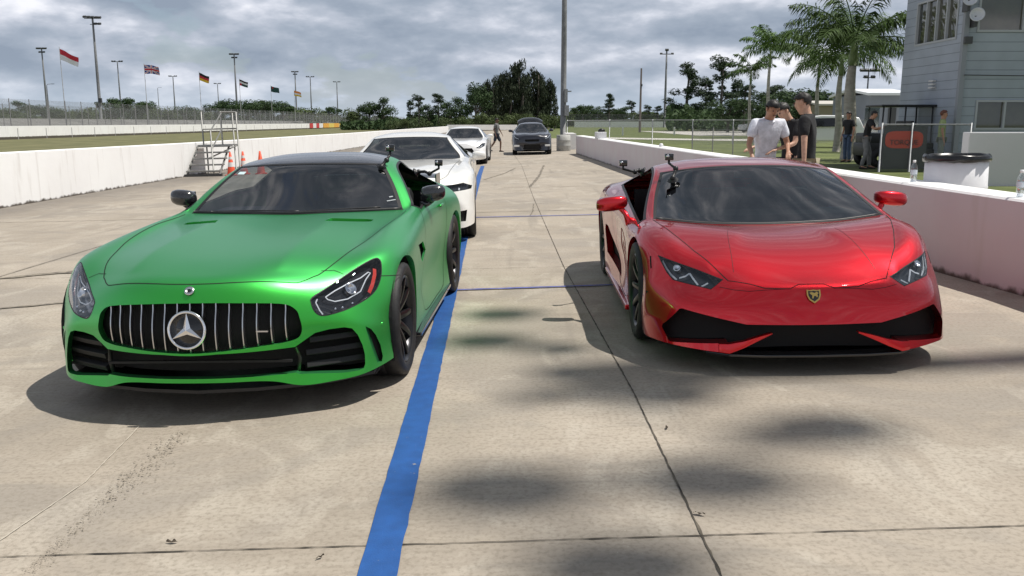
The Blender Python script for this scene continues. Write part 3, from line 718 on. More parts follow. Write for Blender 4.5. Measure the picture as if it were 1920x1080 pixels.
# ------------------------------------------------------------------ green coupe
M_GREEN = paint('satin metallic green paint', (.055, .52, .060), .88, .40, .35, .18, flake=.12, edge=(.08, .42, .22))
M_CARB = noisy(mat('dark roof lacquer', (.022, .022, .026), .22, coat=.8, coat_r=.08), .3, 60)
M_SLAT = noisy(mat('dark slat plastic', (.007, .007, .008), .6), .3, 30)
def build_green():
    car = root('sports_coupe', 'metallic green sports coupe with black roof and wide grille of upright silver bars', 'car')
    lane_root(car, -1.605055, 5.240865, -0.0403342)
    bm = green_shell(4); bm.normal_update(); tree = BVHTree.FromBMesh(bm)
    front = lambda c: c.y < -.25 and c.z < .70
    pos = lambda c: c.x > 0; neg = lambda c: c.x < 0
    # grille
    gp = [(-.545,.46),(-.538,.52),(-.515,.572),(-.44,.609),(-.216,.629),(0,.634),(.216,.629),(.44,.609),(.515,.572),(.538,.52),(.545,.46),(.52,.412),(.455,.396),(.36,.391),(.2,.380),(0,.371),(-.2,.380),(-.36,.391),(-.455,.396),(-.52,.412)]
    gf = cut(bm, rnd(gp, 4), (0, 2), front, HOLE, only=(BODY,))
    gcopy = bm.copy(); bmesh.ops.delete(gcopy, geom=[f for f in gcopy.faces if f.material_index != HOLE], context='FACES'); gtree = BVHTree.FromBMesh(gcopy)
    gm = NB()
    for s in (1,):
        pts = [(p[0], p[1]) for p in rnd(gp, 4)]
        ribbon(gm, tree, [(p[0]*1.006, -1.2, (p[1]-.5)*1.012+.5) for p in pts], .012, (0, 1, 0), .002, closed=True)
    open_hole(bm, gf, (0, .045, 0), .004)
    # lower opening and outer slots
    h1 = cut(bm, [(-.52,.368),(.52,.368),(0,.357),(-.52,.232),(.52,.232)], (0, 2), front, HOLE, only=(BODY,))
    h2 = cut(bm, [(.50,.232),(.50,.366),(.60,.43),(.67,.441),(.74,.442),(.777,.43),(.803,.39),(.823,.33),(.832,.279),(.833,.225),(.826,.203),(.80,.198),(.728,.200),(.62,.211),(.516,.222)], (0, 2), lambda c: front(c) and c.x > 0, HOLE, only=(BODY,))
    h3 = cut(bm, mir([(.50,.232),(.50,.366),(.60,.43),(.67,.441),(.74,.442),(.777,.43),(.803,.39),(.823,.33),(.832,.279),(.833,.225),(.826,.203),(.80,.198),(.728,.200),(.62,.211),(.516,.222)], -1), (0, 2), lambda c: front(c) and c.x < 0, HOLE, only=(BODY,))
    cc = bm.copy(); bmesh.ops.delete(cc, geom=[f for f in cc.faces if f.material_index != HOLE], context='FACES')
    open_hole(bm, [f for f in bm.faces if f.material_index == HOLE], (0, .05, 0), .0)
    sl = [(.838,.427),(.862,.405),(.882,.365),(.900,.303),(.908,.235),(.903,.207),(.885,.208),(.876,.27),(.862,.345),(.842,.40)]
    for s in (1, -1): cut(bm, mir(sl, s), (0, 2), lambda c, s=s: c.y < -.3 and c.x*s > 0, HOLE, only=(BODY,))
    c2 = bm.copy(); bmesh.ops.delete(c2, geom=[f for f in c2.faces if f.material_index != HOLE], context='FACES')
    open_hole(bm, [f for f in bm.faces if f.material_index == HOLE], (0, .05, 0), .0)
    for s in (1, -1): offset_copy(keep(c2, lambda c, s=s: c.x*s > 0), (0, .05, 0), 'intake_slot', M_DARK, car)
    c2.free()
    # headlights
    hl = [(.587,.617),(.662,.662),(.742,.711),(.809,.747),(.855,.762),(.878,.752),(.892,.725),(.897,.665),(.880,.604),(.838,.564),(.763,.533),(.694,.519),(.650,.515),(.622,.523),(.600,.547),(.585,.586)]
    hsel = lambda c: c.y < -.15 and c.z > .48
    for s in (1, -1): cut(bm, rnd(mir(hl, s), 4), (0, 2), lambda c, s=s: hsel(c) and c.x*s > .4, HEAD, only=(BODY,))
    for s in (1, -1):
        lens, mt, n = lens_unit(car, bm, HEAD, s, .055)
        g = NB(); ax = -n
        d1 = [(.655,-.621,.615),(.695,-.566,.639),(.751,-.498,.664),(.808,-.43,.683),(.841,-.375,.706),(.852,-.37,.70),(.833,-.416,.67),(.814,-.476,.616),(.758,-.551,.589),(.701,-.604,.587),(.665,-.62,.60)]
        ribbon(g, mt, mir(d1, s), .006, ax, .001, closed=True, step=.01)
        ribbon(g, mt, mir([(.619,-.655,.612),(.614,-.67,.594),(.634,-.676,.554),(.65,-.675,.532)], s), .007, ax, .001, step=.01)
        fin('light_guide', g, M_LED, lens, smooth=True)
        a = NB(); ribbon(a, mt, mir([(.872,-.335,.72),(.876,-.36,.69),(.868,-.405,.64),(.852,-.44,.60)], s), .022, ax, .001, step=.01); fin('side_reflector', a, M_AMB, lens, smooth=True)
        for p in ((.70,-.62,.545),(.74,-.60,.552),(.785,-.55,.566)):
            h = mt.ray_cast(Vector((p[0]*s, p[1], p[2]))-ax*.5, ax)
            if h[0] is not None: q = NB(); bmesh.ops.create_uvsphere(q, u_segments=12, v_segments=8, radius=.009, matrix=Matrix.Translation(h[0])); fin('lamp_cell', q, M_PLATE, lens, smooth=True)
        q = NB()
        h = mt.ray_cast(Vector((.76*s, -.50, .63))-ax*.5, ax)
        if h[0] is not None:
            Mq = Matrix.Translation(h[0]-n*.01) @ n.to_track_quat('Z', 'Y').to_matrix().to_4x4()
            lathe(q, [(.0, .0), (.014, .004), (.026, .012), (.03, .02), (.034, .016), (.034, -.01)], 20, Mq)
        h = mt.ray_cast(Vector((.70*s, -.55, .615))-ax*.5, ax)
        fin('projector_lens', q, M_PLATE, lens, smooth=True)
    bmesh.ops.delete(bm, geom=[f for f in bm.faces if f.material_index == HEAD], context='FACES')
    # bonnet outlets
    vt = [(.365,.525),(.40,.52),(.60,.635),(.645,.675),(.648,.750),(.60,.745),(.385,.635)]
    for s in (1, -1): cut(bm, mir(vt, s), (0, 1), lambda c, s=s: c.z > .8 and c.x*s > .2 and c.y < .95, HOLE, only=(BODY,))
    c3 = bm.copy(); bmesh.ops.delete(c3, geom=[f for f in c3.faces if f.material_index != HOLE], context='FACES')
    open_hole(bm, [f for f in bm.faces if f.material_index == HOLE], (0, 0, -.03)); [offset_copy(keep(c3, lambda c, s=s: c.x*s > 0), (0, .0, -.03), 'bonnet_vent', M_DARK, car) for s in (1, -1)]
    # side outlets behind the front wheels
    for s in (1, -1): cut(bm, [(.56,.715),(.86,.70),(1.04,.615),(.86,.555),(.72,.60)], (1, 2), lambda c, s=s: c.x*s > .7, HOLE, only=(BODY,))
    c4 = bm.copy(); bmesh.ops.delete(c4, geom=[f for f in c4.faces if f.material_index != HOLE], context='FACES')
    for f in [f for f in bm.faces if f.material_index == HOLE]: pass
    for s in (1, -1): open_hole(bm, [f for f in bm.faces if f.material_index == HOLE and f.calc_center_median().x*s > 0], (-s*.015, 0, 0))
    for v in c4.verts: v.co.x *= .965
    for f in c4.faces: f.material_index = 0
    for s in (1, -1): fin('side_outlet', keep(c4, lambda c, s=s: c.x*s > 0), M_DARK, car)
    wl = [(0, .345), (2.63, .355)]
    arches(bm, wl, .385); wells(car, wl, .385, .955, .5)
    # glass, roof
    ws = split_off(bm, (WIND,)); 
    e = NB(); edge_ribbon(e, ws, .028, .0015); fin('windscreen_seal', e, M_SEAL, car)
    wo = fin('windscreen', ws, M_GLS, car, smooth=True)
    for s in (1, -1):
        g = bm.copy(); bmesh.ops.delete(g, geom=[f for f in g.faces if not (f.material_index == SIDEG and f.calc_center_median().x*s > 0)], context='FACES')
        for f in g.faces: f.material_index = 0
        e = NB(); edge_ribbon(e, g, .02, .0015)
        g.free(); fin('window_frame', e, M_SEAL, car)      # both wound down
    bmesh.ops.delete(bm, geom=[f for f in bm.faces if f.material_index == SIDEG], context='FACES')
    lining(car, bm, .93, 1.3, 3.1)
    fin('roof_panel', split_off(bm, (ROOF,)), M_CARB, car, smooth=True); fin('rear_window', split_off(bm, (REARG,)), M_GLD, car, smooth=True)
    for f in bm.faces: f.material_index = 0
    fin('body', bm, M_GREEN, car, smooth=True)
    fin('grille_surround', gm, M_GREEN, car, smooth=True)
    # grille bars, mesh and star
    back = gcopy
    for v in back.verts: v.co.y += .07; v.co.x *= 1.01
    for f in back.faces: f.material_index = 0
    grl = fin('grille', back, M_DARK, car, smooth=True)
    for k in range(-7, 8):
        x = k*.0665; hit = []
        for z in [.36+.006*i for i in range(50)]:
            h = gtree.ray_cast(Vector((x, -1.5, z)), Vector((0, 1, 0)))
            if h[0] is not None: hit.append(h[0])
        if len(hit) < 3: continue
        z0, z1 = hit[0].z+.004, hit[-1].z-.004; y0, y1 = hit[0].y, hit[-1].y
        b = NB(); n = 12; prev = None
        for i in range(n+1):
            u = i/n; z = z0+(z1-z0)*u; y = y0+(y1-y0)*u + .03 - .022*math.sin(math.pi*min(1, u*1.15)*.87+.2); ring = [b.verts.new((x+dx, y+dy, z)) for dx, dy in ((-.0045, 0), (-.0028, -.006), (.0028, -.006), (.0045, 0), (.0045, .025), (-.0045, .025))]
            if prev:
                for q in range(6): b.faces.new((prev[q], prev[(q+1) % 6], ring[(q+1) % 6], ring[q]))
            prev = ring
        recalc(b); fin('grille_bar', b, M_SILV, grl, angle=50)
    b = NB(); box(b, (.365, -.845, .475), (.062, .012, .007)); fin('grille_script', b, M_SILV, grl)
    b = NB(); Ms = Matrix.Translation((0, -.912, .50)) @ Matrix.Rotation(R(82), 4, 'X')
    n = 48; tube(b, [Ms @ Vector((.093*math.cos(2*math.pi*k/n), .093*math.sin(2*math.pi*k/n), 0)) for k in range(n+1)], .0075, 10, cap=False)
    for k in range(3):
        a = R(90+120*k); c = b.verts.new(Ms @ Vector((0, 0, .014))); t = b.verts.new(Ms @ Vector((.09*math.cos(a), .09*math.sin(a), .002)))
        l = b.verts.new(Ms @ Vector((.021*math.cos(a+R(60)), .021*math.sin(a+R(60)), .0))); r_ = b.verts.new(Ms @ Vector((.021*math.cos(a-R(60)), .021*math.sin(a-R(60)), .0)))
        b.faces.new((c, t, l)); b.faces.new((c, r_, t))
    recalc(b)
    so = fin('star_emblem', b, mat('bright chrome', (.86, .86, .87), .16, metal=1), car)
    b = NB(); lathe(b, [(0, -.004), (.088, -.004), (.088, .0), (0, .0)], 36, Ms); fin('emblem_plate', b, M_BLK, so, smooth=False)
    b = NB(); Mb = Matrix.Translation((0, -.838, .690)) @ Matrix.Rotation(R(48), 4, 'X') @ Matrix.Diagonal((1, 1, 1, 1))
    lathe(b, [(0, .004), (.014, .004), (.015, .006), (.024, .005), (.0255, 0)], 28, Mb); bo = fin('bonnet_badge', b, M_SILV, car, smooth=True)
    b = NB(); lathe(b, [(0, .0045), (.0175, .0045)], 20, Mb)
    b2 = NB(); lathe(b2, [(0, .0055), (.009, .0055)], 20, Mb); fin('badge_centre', b2, M_BLK, bo)
    b.free()
    # intake liner, slats
    for v in cc.verts: v.co.y += .16; v.co.x *= .99
    for f in cc.faces: f.material_index = 0
    ik = fin('lower_intake', cc, M_DARK, car, smooth=True)
    for s in (1, -1):
        for z, x0, x1 in ((.385, .56, .80), (.318, .54, .815), (.25, .54, .82)):
            b = NB(); P = []
            for x in (x0, (x0+x1)/2, x1): P.append((x*s, -.765+(x-.5)*.55+.05+(.12*max(0, x-.66)), z))
            for A, B in zip(P, P[1:]):
                c = (Vector(A)+Vector(B))/2; d = Vector(B)-Vector(A); box(b, c, (d.length+.004, .035, .03), rot=Matrix.Rotation(math.atan2(d.y, d.x), 3, 'Z') @ Matrix.Rotation(R(-20), 3, 'X'))
            bev(b, .004); fin('intake_slat', b, M_SLAT, ik)
        b = NB(); tube(b, [(.50*s, -.735, .365), (.515*s, -.72, .30), (.50*s, -.72, .22)], .012, 8); fin('intake_strut', b, M_MATB, ik, smooth=True)
    b = NB(); box(b, (0, -.78, .30), (.98, .02, .012)); fin('intake_slat', b, M_SLAT, ik)
    # vane edges
    # splitter and floor
    b = NB(); sp = [(-.86,-.50),(-.66,-.66),(-.50,-.735),(-.3,-.80),(0,-.845),(.3,-.80),(.50,-.735),(.66,-.66),(.86,-.50),(.86,-.1),(-.86,-.1)]
    prism(b, sp, 'z', .142, .16); recalc(b); fin('front_splitter', b, M_MATB, car)
    b = NB(); prism(b, [(-.86,-.45),(.86,-.45),(.88,.1),(.8,.45),(.93,.5),(.93,2.15),(.8,2.2),(.8,3.4),(-.8,3.4),(-.8,2.2),(-.93,2.15),(-.93,.5),(-.8,.45),(-.88,.1)], 'z', .125, .14); fin('floor_pan', b, M_DARK, car)
    for s in (1, -1):
        b = NB(); box(b, (s*.955, 1.33, .135), (.075, 1.78, .028)); bev(b, .008); fin('side_skirt', b, M_CARB, car)
    # shut lines
    gl = NB(); hg = [(0,-.806,.718),(.12,-.80,.718),(.25,-.775,.715),(.38,-.73,.705),(.495,-.674,.695),(.536,-.632,.697),(.575,-.57,.705),(.603,-.524,.718),(.662,-.368,.763),(.707,-.165,.799),(.762,.123,.835),(.804,.603,.874),(.811,.921,.885),(.812,1.12,.89)]
    hgr = rnd(hg, 4, False); ribbon(gl, tree, mir(hgr, 1), .0055, (0, .25, -1), .0012); ribbon(gl, tree, mir(hgr, -1), .0055, (0, .25, -1), .0012)
    for s in (1, -1):
        ribbon(gl, tree, mir([(.60,-.50,.72),(.66,-.47,.73),(.715,-.475,.70)], s), .004, (0, .4, -1), .0012)
        ribbon(gl, tree, mir([(.893,-.34,.668),(.93,-.29,.66),(.99,-.20,.645),(1.0,-.19,.64)], s), .0045, (-s*.8, .6, 0), .0012)
        dl = [(1.0,1.22,.90),(1.0,1.10,.80),(1.0,1.02,.65),(1.0,.98,.45),(1.0,1.0,.25),(1.0,1.05,.17),(1.0,1.6,.165),(1.0,2.0,.18),(1.0,2.13,.30),(1.0,2.2,.5),(1.0,2.25,.7),(1.0,2.24,.90)]
        ribbon(gl, tree, mir(rnd(dl, 3, False), s), .005, (-s, 0, 0), .0012)
        b = NB(); blob(b, [((-.09, 0, 0), .004, .006), ((-.07, 0, 0), .010, .012), ((.07, 0, 0), .010, .012), ((.09, 0, 0), .004, .006)], Matrix.Translation((s*.962, 2.02, .845)) @ Matrix.Rotation(R(90), 4, 'Z'), 10); fin('door_handle', b, M_GREEN, car, smooth=True)
        mirror_unit(car, s, (s*.966, 1.47, .985), (.19, .125, .125), M_CARB, M_CHROME, [(s*.96, 1.48, .935), (s*.925, 1.48, .905), (s*.87, 1.46, .90)], tilt=8, droop=.008)
        b = NB(); lathe(b, [(0, .004), (.006, .004), (.008, .003), (.010, 0)], 14, Matrix.Translation((s*.908, -.446, .414)) @ Vector((s*.75, -.66, 0)).to_track_quat('Z', 'Y').to_matrix().to_4x4()); fin('parking_sensor', b, M_GREEN, car, smooth=True)
    fin('shut_lines', gl, M_DARK, car, smooth=True)
    # wiper cowl, stickers, cabin
    b = NB(); P = [(-.77,1.165,.893),(-.45,1.065,.892),(-.2,1.03,.89),(0,1.02,.887),(.2,1.03,.89),(.45,1.065,.892),(.77,1.165,.893)]
    tube(b, [Vector(p)+Vector((0, .02, .006)) for p in rnd(P, 4, False)], .013, 8); fin('cowl_strip', b, M_MATB, car, smooth=True)
    b = NB()
    for P in ([(-.05,1.045,.897),(.25,1.075,.910),(.62,1.155,.915)], [(-.62,1.13,.905),(-.30,1.08,.912),(.05,1.06,.905)]): tube(b, [tuple(q) for q in rnd(P, 5, False)], .007, 6)
    fin('wiper', b, M_MATB, car, smooth=True)
    st = NB(); ribbon(st, tree, [(-.545,1.60,1.155),(-.485,1.575,1.155)], .035, (0, 1, -.1), .002); fin('windscreen_sticker', st, mat('pale sticker', (.62, .78, .80), .4), wo)
    st = NB(); ribbon(st, tree, [(.655,1.3,.945),(.715,1.3,.955)], .010, (0, 1, -.1), .002); ribbon(st, tree, [(.665,1.3,.975),(.69,1.3,.98)], .012, (0, 1, -.1), .002); fin('windscreen_lettering', st, mat('faint print', (.4, .43, .45), .5), wo)
    b = NB(); box(b, (0, 1.52, .83), (1.45, .42, .12)); box(b, (.36, 1.60, .91), (.34, .16, .07)); bev(b, .03); fin('dashboard', b, M_LEATH, car, angle=50)
    b = NB(); box(b, (0, 2.1, .40), (1.6, 1.9, .06)); box(b, (0, 2.95, .62), (1.5, .05, .55)); box(b, (0, 1.95, .56), (.26, 1.1, .3)); fin('cabin_tub', b, M_MATB, car)
    for s in (1, -1): seat(car, s*.38, 2.15, .30, m=M_LEATH, lean=20)
    steering(car, .37, 1.72, .88)
    b = NB(); box(b, (0, 1.60, 1.15), (.22, .03, .055)); bev(b, .01); fin('rear_view_mirror', b, M_BLK, car)
    # rear wing
    b = NB(); n = 14; prev = None
    for k in range(n+1):
        x = -.75+1.5*k/n; ring = [b.verts.new((x, 3.42+dy, .985+dz+.02*math.cos(x*1.9))) for dy, dz in ((-.13, .0), (-.05, .022), (.13, .03), (.13, .018), (-.05, .0))]
        if prev:
            for q in range(5): b.faces.new((prev[q], prev[(q+1) % 5], ring[(q+1) % 5], ring[q]))
        else: b.faces.new(ring)
        prev = ring
    b.faces.new(prev); recalc(b); wg = fin('rear_wing', b, M_CARB, car, angle=40)
    for s in (1, -1):
        b = NB(); box(b, (s*.76, 3.42, .97), (.012, .3, .11)); fin('wing_endplate', b, M_CARB, wg); b = NB(); box(b, (s*.45, 3.43, .93), (.02, .12, .14)); fin('wing_support', b, M_CARB, wg)
    for s in (1, -1):
        make_wheel(car, s*.848, 0, .345, .272, .262, 10, s, twin=False, caliper=M_YEL)
        make_wheel(car, s*.842, 2.63, .355, .325, .272, 10, s, twin=False, caliper=M_YEL)
    return car, tree
GREEN, G_TREE = build_green()
# ------------------------------------------------------------------ red supercar: cage
R_T = [
 [(0,-.847,.51),(.22,-.835,.508),(.44,-.785,.518),(.56,-.755,.50),(.70,-.67,.505),(.80,-.59,.505),(.905,-.45,.49)],
 [(0,-.62,.624),(.22,-.62,.624),(.415,-.58,.637),(.58,-.60,.618),(.72,-.53,.632),(.82,-.45,.642),(.91,-.35,.58)],
 [(0,-.35,.714),(.22,-.35,.717),(.385,-.36,.722),(.66,-.38,.705),(.77,-.33,.73),(.865,-.26,.728),(.942,-.20,.65)],
 [(0,-.10,.752),(.22,-.10,.757),(.36,-.14,.772),(.755,-.08,.785),(.83,-.04,.792),(.905,-.03,.768),(.960,-.03,.67)],
 [(0,.08,.770),(.25,.09,.773),(.50,.115,.783),(.80,.166,.815),(.85,.19,.808),(.905,.2,.775),(.96,.20,.68)],
 [(0,.44,.965),(.25,.45,.962),(.48,.49,.952),(.735,.57,.955),(.775,.60,.95),(.895,.52,.80),(.955,.50,.70)],
 [(0,.79,1.142),(.22,.80,1.138),(.44,.84,1.122),(.645,.92,1.090),(.69,.95,1.080),(.89,.95,.855),(.945,.95,.74)],
 [(0,1.22,1.18),(.22,1.22,1.177),(.42,1.24,1.163),(.61,1.28,1.13),(.655,1.3,1.115),(.875,1.4,.905),(.945,1.4,.78)],
 [(0,1.7,1.14),(.22,1.7,1.138),(.42,1.7,1.12),(.58,1.7,1.085),(.66,1.75,1.045),(.855,1.85,.93),(.96,1.85,.82)],
 [(0,2.4,1.0),(.22,2.4,1.0),(.42,2.4,.985),(.6,2.4,.96),(.75,2.4,.93),(.87,2.4,.905),(.972,2.4,.81)],
 [(0,3.1,.88),(.22,3.1,.88),(.42,3.1,.878),(.6,3.1,.875),(.74,3.1,.872),(.855,3.05,.85),(.948,3.0,.76)],
 [(0,3.47,.82),(.22,3.47,.82),(.42,3.46,.82),(.6,3.44,.812),(.74,3.40,.80),(.83,3.35,.78),(.89,3.28,.70)]]
R_F = [
 [(0,-.905,.41),(.22,-.895,.407),(.43,-.868,.408),(.58,-.835,.415),(.72,-.765,.425),(.82,-.67,.42),(.92,-.48,.40)],
 [(0,-.953,.298),(.22,-.94,.293),(.43,-.90,.32),(.60,-.862,.33),(.745,-.79,.32),(.85,-.69,.30),(.938,-.49,.28)],
 [(0,-.965,.14),(.22,-.962,.138),(.45,-.95,.132),(.62,-.90,.137),(.76,-.815,.145),(.855,-.72,.15),(.932,-.51,.14)]]
R_S = [
 [(.935,-.37,.42),(.945,-.38,.29),(.938,-.38,.14)],[(.957,-.20,.45),(.96,-.22,.3),(.948,-.22,.14)],[(.963,-.03,.48),(.965,-.03,.3),(.95,-.03,.13)],
 [(.965,.20,.48),(.965,.2,.3),(.95,.2,.13)],[(.955,.5,.50),(.945,.5,.3),(.945,.5,.12)],[(.925,.95,.52),(.895,.95,.32),(.94,.95,.12)],
 [(.925,1.4,.54),(.89,1.4,.33),(.945,1.4,.13)],[(.955,1.85,.56),(.93,1.85,.36),(.955,1.85,.14)],[(.978,2.4,.58),(.978,2.4,.36),(.96,2.4,.15)],
 [(.968,3.0,.56),(.96,3.0,.38),(.95,3.0,.2)],[(.91,3.3,.52),(.90,3.32,.36),(.87,3.3,.22)]]
def red_shell(levels=4):
    tags = {(i, j): WIND for i in (4, 5) for j in (0, 1, 2)}
    tags.update({(i, 4): SIDEG for i in (4, 5, 6, 7)})
    cr = []
    for i in (1, 2): cr.append((R_T[i][2], R_T[i+1][2], .35))
    for i in (0, 1, 2, 3): cr.append((R_T[i][3], R_T[i+1][3], .5))
    for i in (0, 1, 2, 3): cr.append((R_T[i][5], R_T[i+1][5], .45))
    for i in range(4, 8): cr.append((R_T[i][3], R_T[i+1][3], .5)); cr.append((R_T[i][4], R_T[i+1][4], .45)); cr.append((R_T[i][5], R_T[i+1][5], .55))
    for j in range(0, 3): cr.append((R_T[4][j], R_T[4][j+1], .8)); cr.append((R_T[6][j], R_T[6][j+1], .5))
    for j in range(0, 6): cr.append((R_T[0][j], R_T[0][j+1], .45)); cr.append((R_F[1][j], R_F[1][j+1], .7))
    for i in range(4, 9): cr.append((R_T[i][6], R_T[i+1][6], .3))
    return subsurf(shell_cage(R_T, R_F, R_S, tags, cr), levels)
# ------------------------------------------------------------------ red supercar
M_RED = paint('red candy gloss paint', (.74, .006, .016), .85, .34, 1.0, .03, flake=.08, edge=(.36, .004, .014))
def build_red():
    car = root('supercar', 'glossy red wedge-shaped supercar with angular headlights and black lower intakes', 'car')
    lane_root(car, 1.80950, 5.960543, -0.0195105)
    bm = red_shell(4); bm.normal_update(); tree = BVHTree.FromBMesh(bm)
    front = lambda c: c.y < -.3 and c.z < .47
    for s in (1, -1): cut(bm, mir([(.395,.296),(.575,.334),(.754,.371),(.768,.366),(.858,.255),(.861,.238),(.830,.168),(.815,.163),(.51,.188),(.40,.212)], s), (0, 2), lambda c, s=s: front(c) and c.x*s > 0, HOLE, only=(BODY,))
    cut(bm, [(-.41,.296),(0,.298),(.41,.296),(.50,.192),(.50,.05),(-.50,.05),(-.50,.192)], (0, 2), lambda c: front(c) and abs(c.x) < .6, HOLE, only=(BODY,))
    cc = bm.copy(); bmesh.ops.delete(cc, geom=[f for f in cc.faces if f.material_index != HOLE], context='FACES')
    open_hole(bm, [f for f in bm.faces if f.material_index == HOLE], (0, .11, 0))
    offset_copy(cc, (0, .13, 0), 'front_intake', M_DARK, car)
    b = NB(); prism(b, [(-.93,-.45),(-.865,-.585),(-.72,-.68),(-.55,-.74),(.55,-.74),(.72,-.68),(.865,-.585),(.93,-.45),(.90,-.40),(-.90,-.40)], 'z', .12, .42); recalc(b); fin('crash_beam', b, M_DARK, car)
    hl = [(.502,.537),(.58,.483),(.783,.515),(.812,.55),(.838,.61),(.848,.641),(.835,.641),(.637,.583)]
    for s in (1, -1): cut(bm, mir(hl, s), (0, 2), lambda c, s=s: c.y < -.3 and c.z > .4 and c.x*s > .3, HEAD, only=(BODY,))
    for s in (1, -1):
        lens, mt, n = lens_unit(car, bm, HEAD, s, .05, mat_bowl=mat('grey lamp bowl', (.06, .07, .08), .25, metal=.5)); ax = -n
        g = NB()
        for P in ([(.835,-.45,.628),(.815,-.50,.585),(.79,-.55,.545),(.765,-.60,.525)], [(.70,-.63,.585),(.68,-.66,.552),(.655,-.70,.515)], [(.70,-.63,.585),(.725,-.63,.565),(.755,-.61,.545)], [(.60,-.72,.532),(.625,-.72,.517),(.645,-.72,.508)]):
            ribbon(g, mt, mir(P, s), .011, ax, .001, step=.01)
        fin('light_guide', g, M_LED, lens, smooth=True)
        q = NB()
        for (x, y, z, r_) in ((.755, -.55, .592, .024),):
            h = mt.ray_cast(Vector((x*s, y, z))-ax*.5, ax)
            if h[0] is not None:
                Mq = Matrix.Translation(h[0]-n*.008) @ n.to_track_quat('Z', 'Y').to_matrix().to_4x4(); lathe(q, [(0, .004), (r_*.6, .008), (r_, .018), (r_*1.1, .012), (r_*1.1, -.01)], 18, Mq)
        fin('projector_lens', q, M_PLATE, lens, smooth=True)
    bmesh.ops.delete(bm, geom=[f for f in bm.faces if f.material_index == HEAD], context='FACES')
    # side intake ahead of the rear wheels
    for s in (1, -1): cut(bm, [(1.25,.20),(2.10,.30),(2.17,.50),(2.12,.56),(1.95,.56)], (1, 2), lambda c, s=s: c.x*s > .6, HOLE, only=(BODY,))
    c4 = bm.copy(); bmesh.ops.delete(c4, geom=[f for f in c4.faces if f.material_index != HOLE], context='FACES')
    for s in (1, -1): open_hole(bm, [f for f in bm.faces if f.material_index == HOLE and f.calc_center_median().x*s > 0], (-s*.06, .02, 0))
    for v in c4.verts: v.co.x *= .93
    for f in c4.faces: f.material_index = 0
    for s in (1, -1): fin('side_intake', keep(c4, lambda c, s=s: c.x*s > 0), M_DARK, car)
    wl = [(0, .338), (2.62, .345)]
    arches(bm, wl, .372); wells(car, wl, .372, .925, .5)
    ws = split_off(bm, (WIND,)); e = NB(); edge_ribbon(e, ws, .022, .0015); fin('windscreen_seal', e, M_SEAL, car)
    wo = fin('windscreen', ws, M_GLS, car, smooth=True)
    for s in (1, -1):
        g = bm.copy(); bmesh.ops.delete(g, geom=[f for f in g.faces if not (f.material_index == SIDEG and f.calc_center_median().x*s > 0)], context='FACES')
        for f in g.faces: f.material_index = 0
        e = NB(); edge_ribbon(e, g, .022, .0015)
        if s < 0:      # this window is wound down: only the frame is left
            g.free(); fin('window_frame', e, M_SEAL, car)
        else:
            g2 = fin('side_window', g, M_GLD, car, smooth=True); fin('window_seal', e, M_SEAL, g2)
    bmesh.ops.delete(bm, geom=[f for f in bm.faces if f.material_index == SIDEG], context='FACES')
    lining(car, bm, .90, .25, 1.95)
    for f in bm.faces: f.material_index = 0
    fin('body', bm, M_RED, car, smooth=True)
    # bumper blades
    for s in (1, -1):
        b = NB(); P = [((.250,-.955,.252),(.250,-.950,.242)), ((.33,-.968,.234),(.335,-.965,.207)), ((.42,-.972,.208),(.42,-.975,.168)), ((.505,-.958,.190),(.505,-.972,.134)), ((.56,-.935,.186),(.56,-.945,.136))]
        A = []
        for u, l in P:
            A.append([b.verts.new((u[0]*s, u[1], u[2])), b.verts.new((l[0]*s, l[1], l[2])), b.verts.new((l[0]*s, l[1]+.045, l[2]+.004)), b.verts.new((u[0]*s, u[1]+.045, u[2]))])
        for q, r_ in zip(A, A[1:]):
            for k in range(4): b.faces.new((q[k], q[(k+1) % 4], r_[(k+1) % 4], r_[k]))
        b.faces.new(A[0]); b.faces.new(A[-1]); bev(b, .004); fin('bumper_blade', b, M_RED, car, angle=35)
    b = NB(); lp = [(-.62,-.86),(-.50,-.945),(-.3,-.978),(0,-.99),(.3,-.978),(.50,-.945),(.62,-.86),(.62,-.5),(-.62,-.5)]
    prism(b, lp, 'z', .108, .124); bev(b, .004); fin('front_splitter', b, M_BLK, car)
    b = NB(); prism(b, [(-.84,-.55),(.84,-.55),(.86,.1),(.8,.45),(.92,.5),(.92,2.1),(.8,2.2),(.8,3.3),(-.8,3.3),(-.8,2.2),(-.92,2.1),(-.92,.5),(-.8,.45),(-.86,.1)], 'z', .10, .12); fin('floor_pan', b, M_DARK, car)
    for s in (1, -1):
        b = NB(); box(b, (s*.945, 1.3, .125), (.05, 1.75, .04)); bev(b, .01); fin('side_skirt', b, M_RED, car)
    gl = NB(); g1 = [(0,-.834,.519),(.076,-.834,.519),(.100,-.845,.508),(.131,-.856,.497),(.2,-.85,.500),(.277,-.84,.506),(.36,-.80,.520),(.473,-.754,.532)]
    g2 = [(.473,-.756,.532),(.53,-.65,.59),(.632,-.465,.675),(.72,-.22,.752),(.785,.0,.80),(.81,.14,.81)]
    for s in (1, -1):
        ribbon(gl, tree, mir(g1, s), .005, (0, .6, -1), .0012); ribbon(gl, tree, mir(g2, s), .0055, (0, .2, -1), .0012)
        ribbon(gl, tree, mir([(.131,-.856,.497),(.25,-.85,.492),(.367,-.837,.482),(.454,-.81,.487),(.53,-.78,.50)], s), .0028, (0, 1, -.3), .001)
        ribbon(gl, tree, mir([(.90,-.41,.56),(.915,-.38,.60),(.925,-.36,.63)], s), .012, (-s, .3, 0), .001)
        dl = [(1,.42,.70),(1,.52,.5),(1,.55,.3),(1,.62,.17),(1,1.1,.16),(1,1.45,.25),(1,1.62,.5),(1,1.66,.8),(1,1.68,.90)]
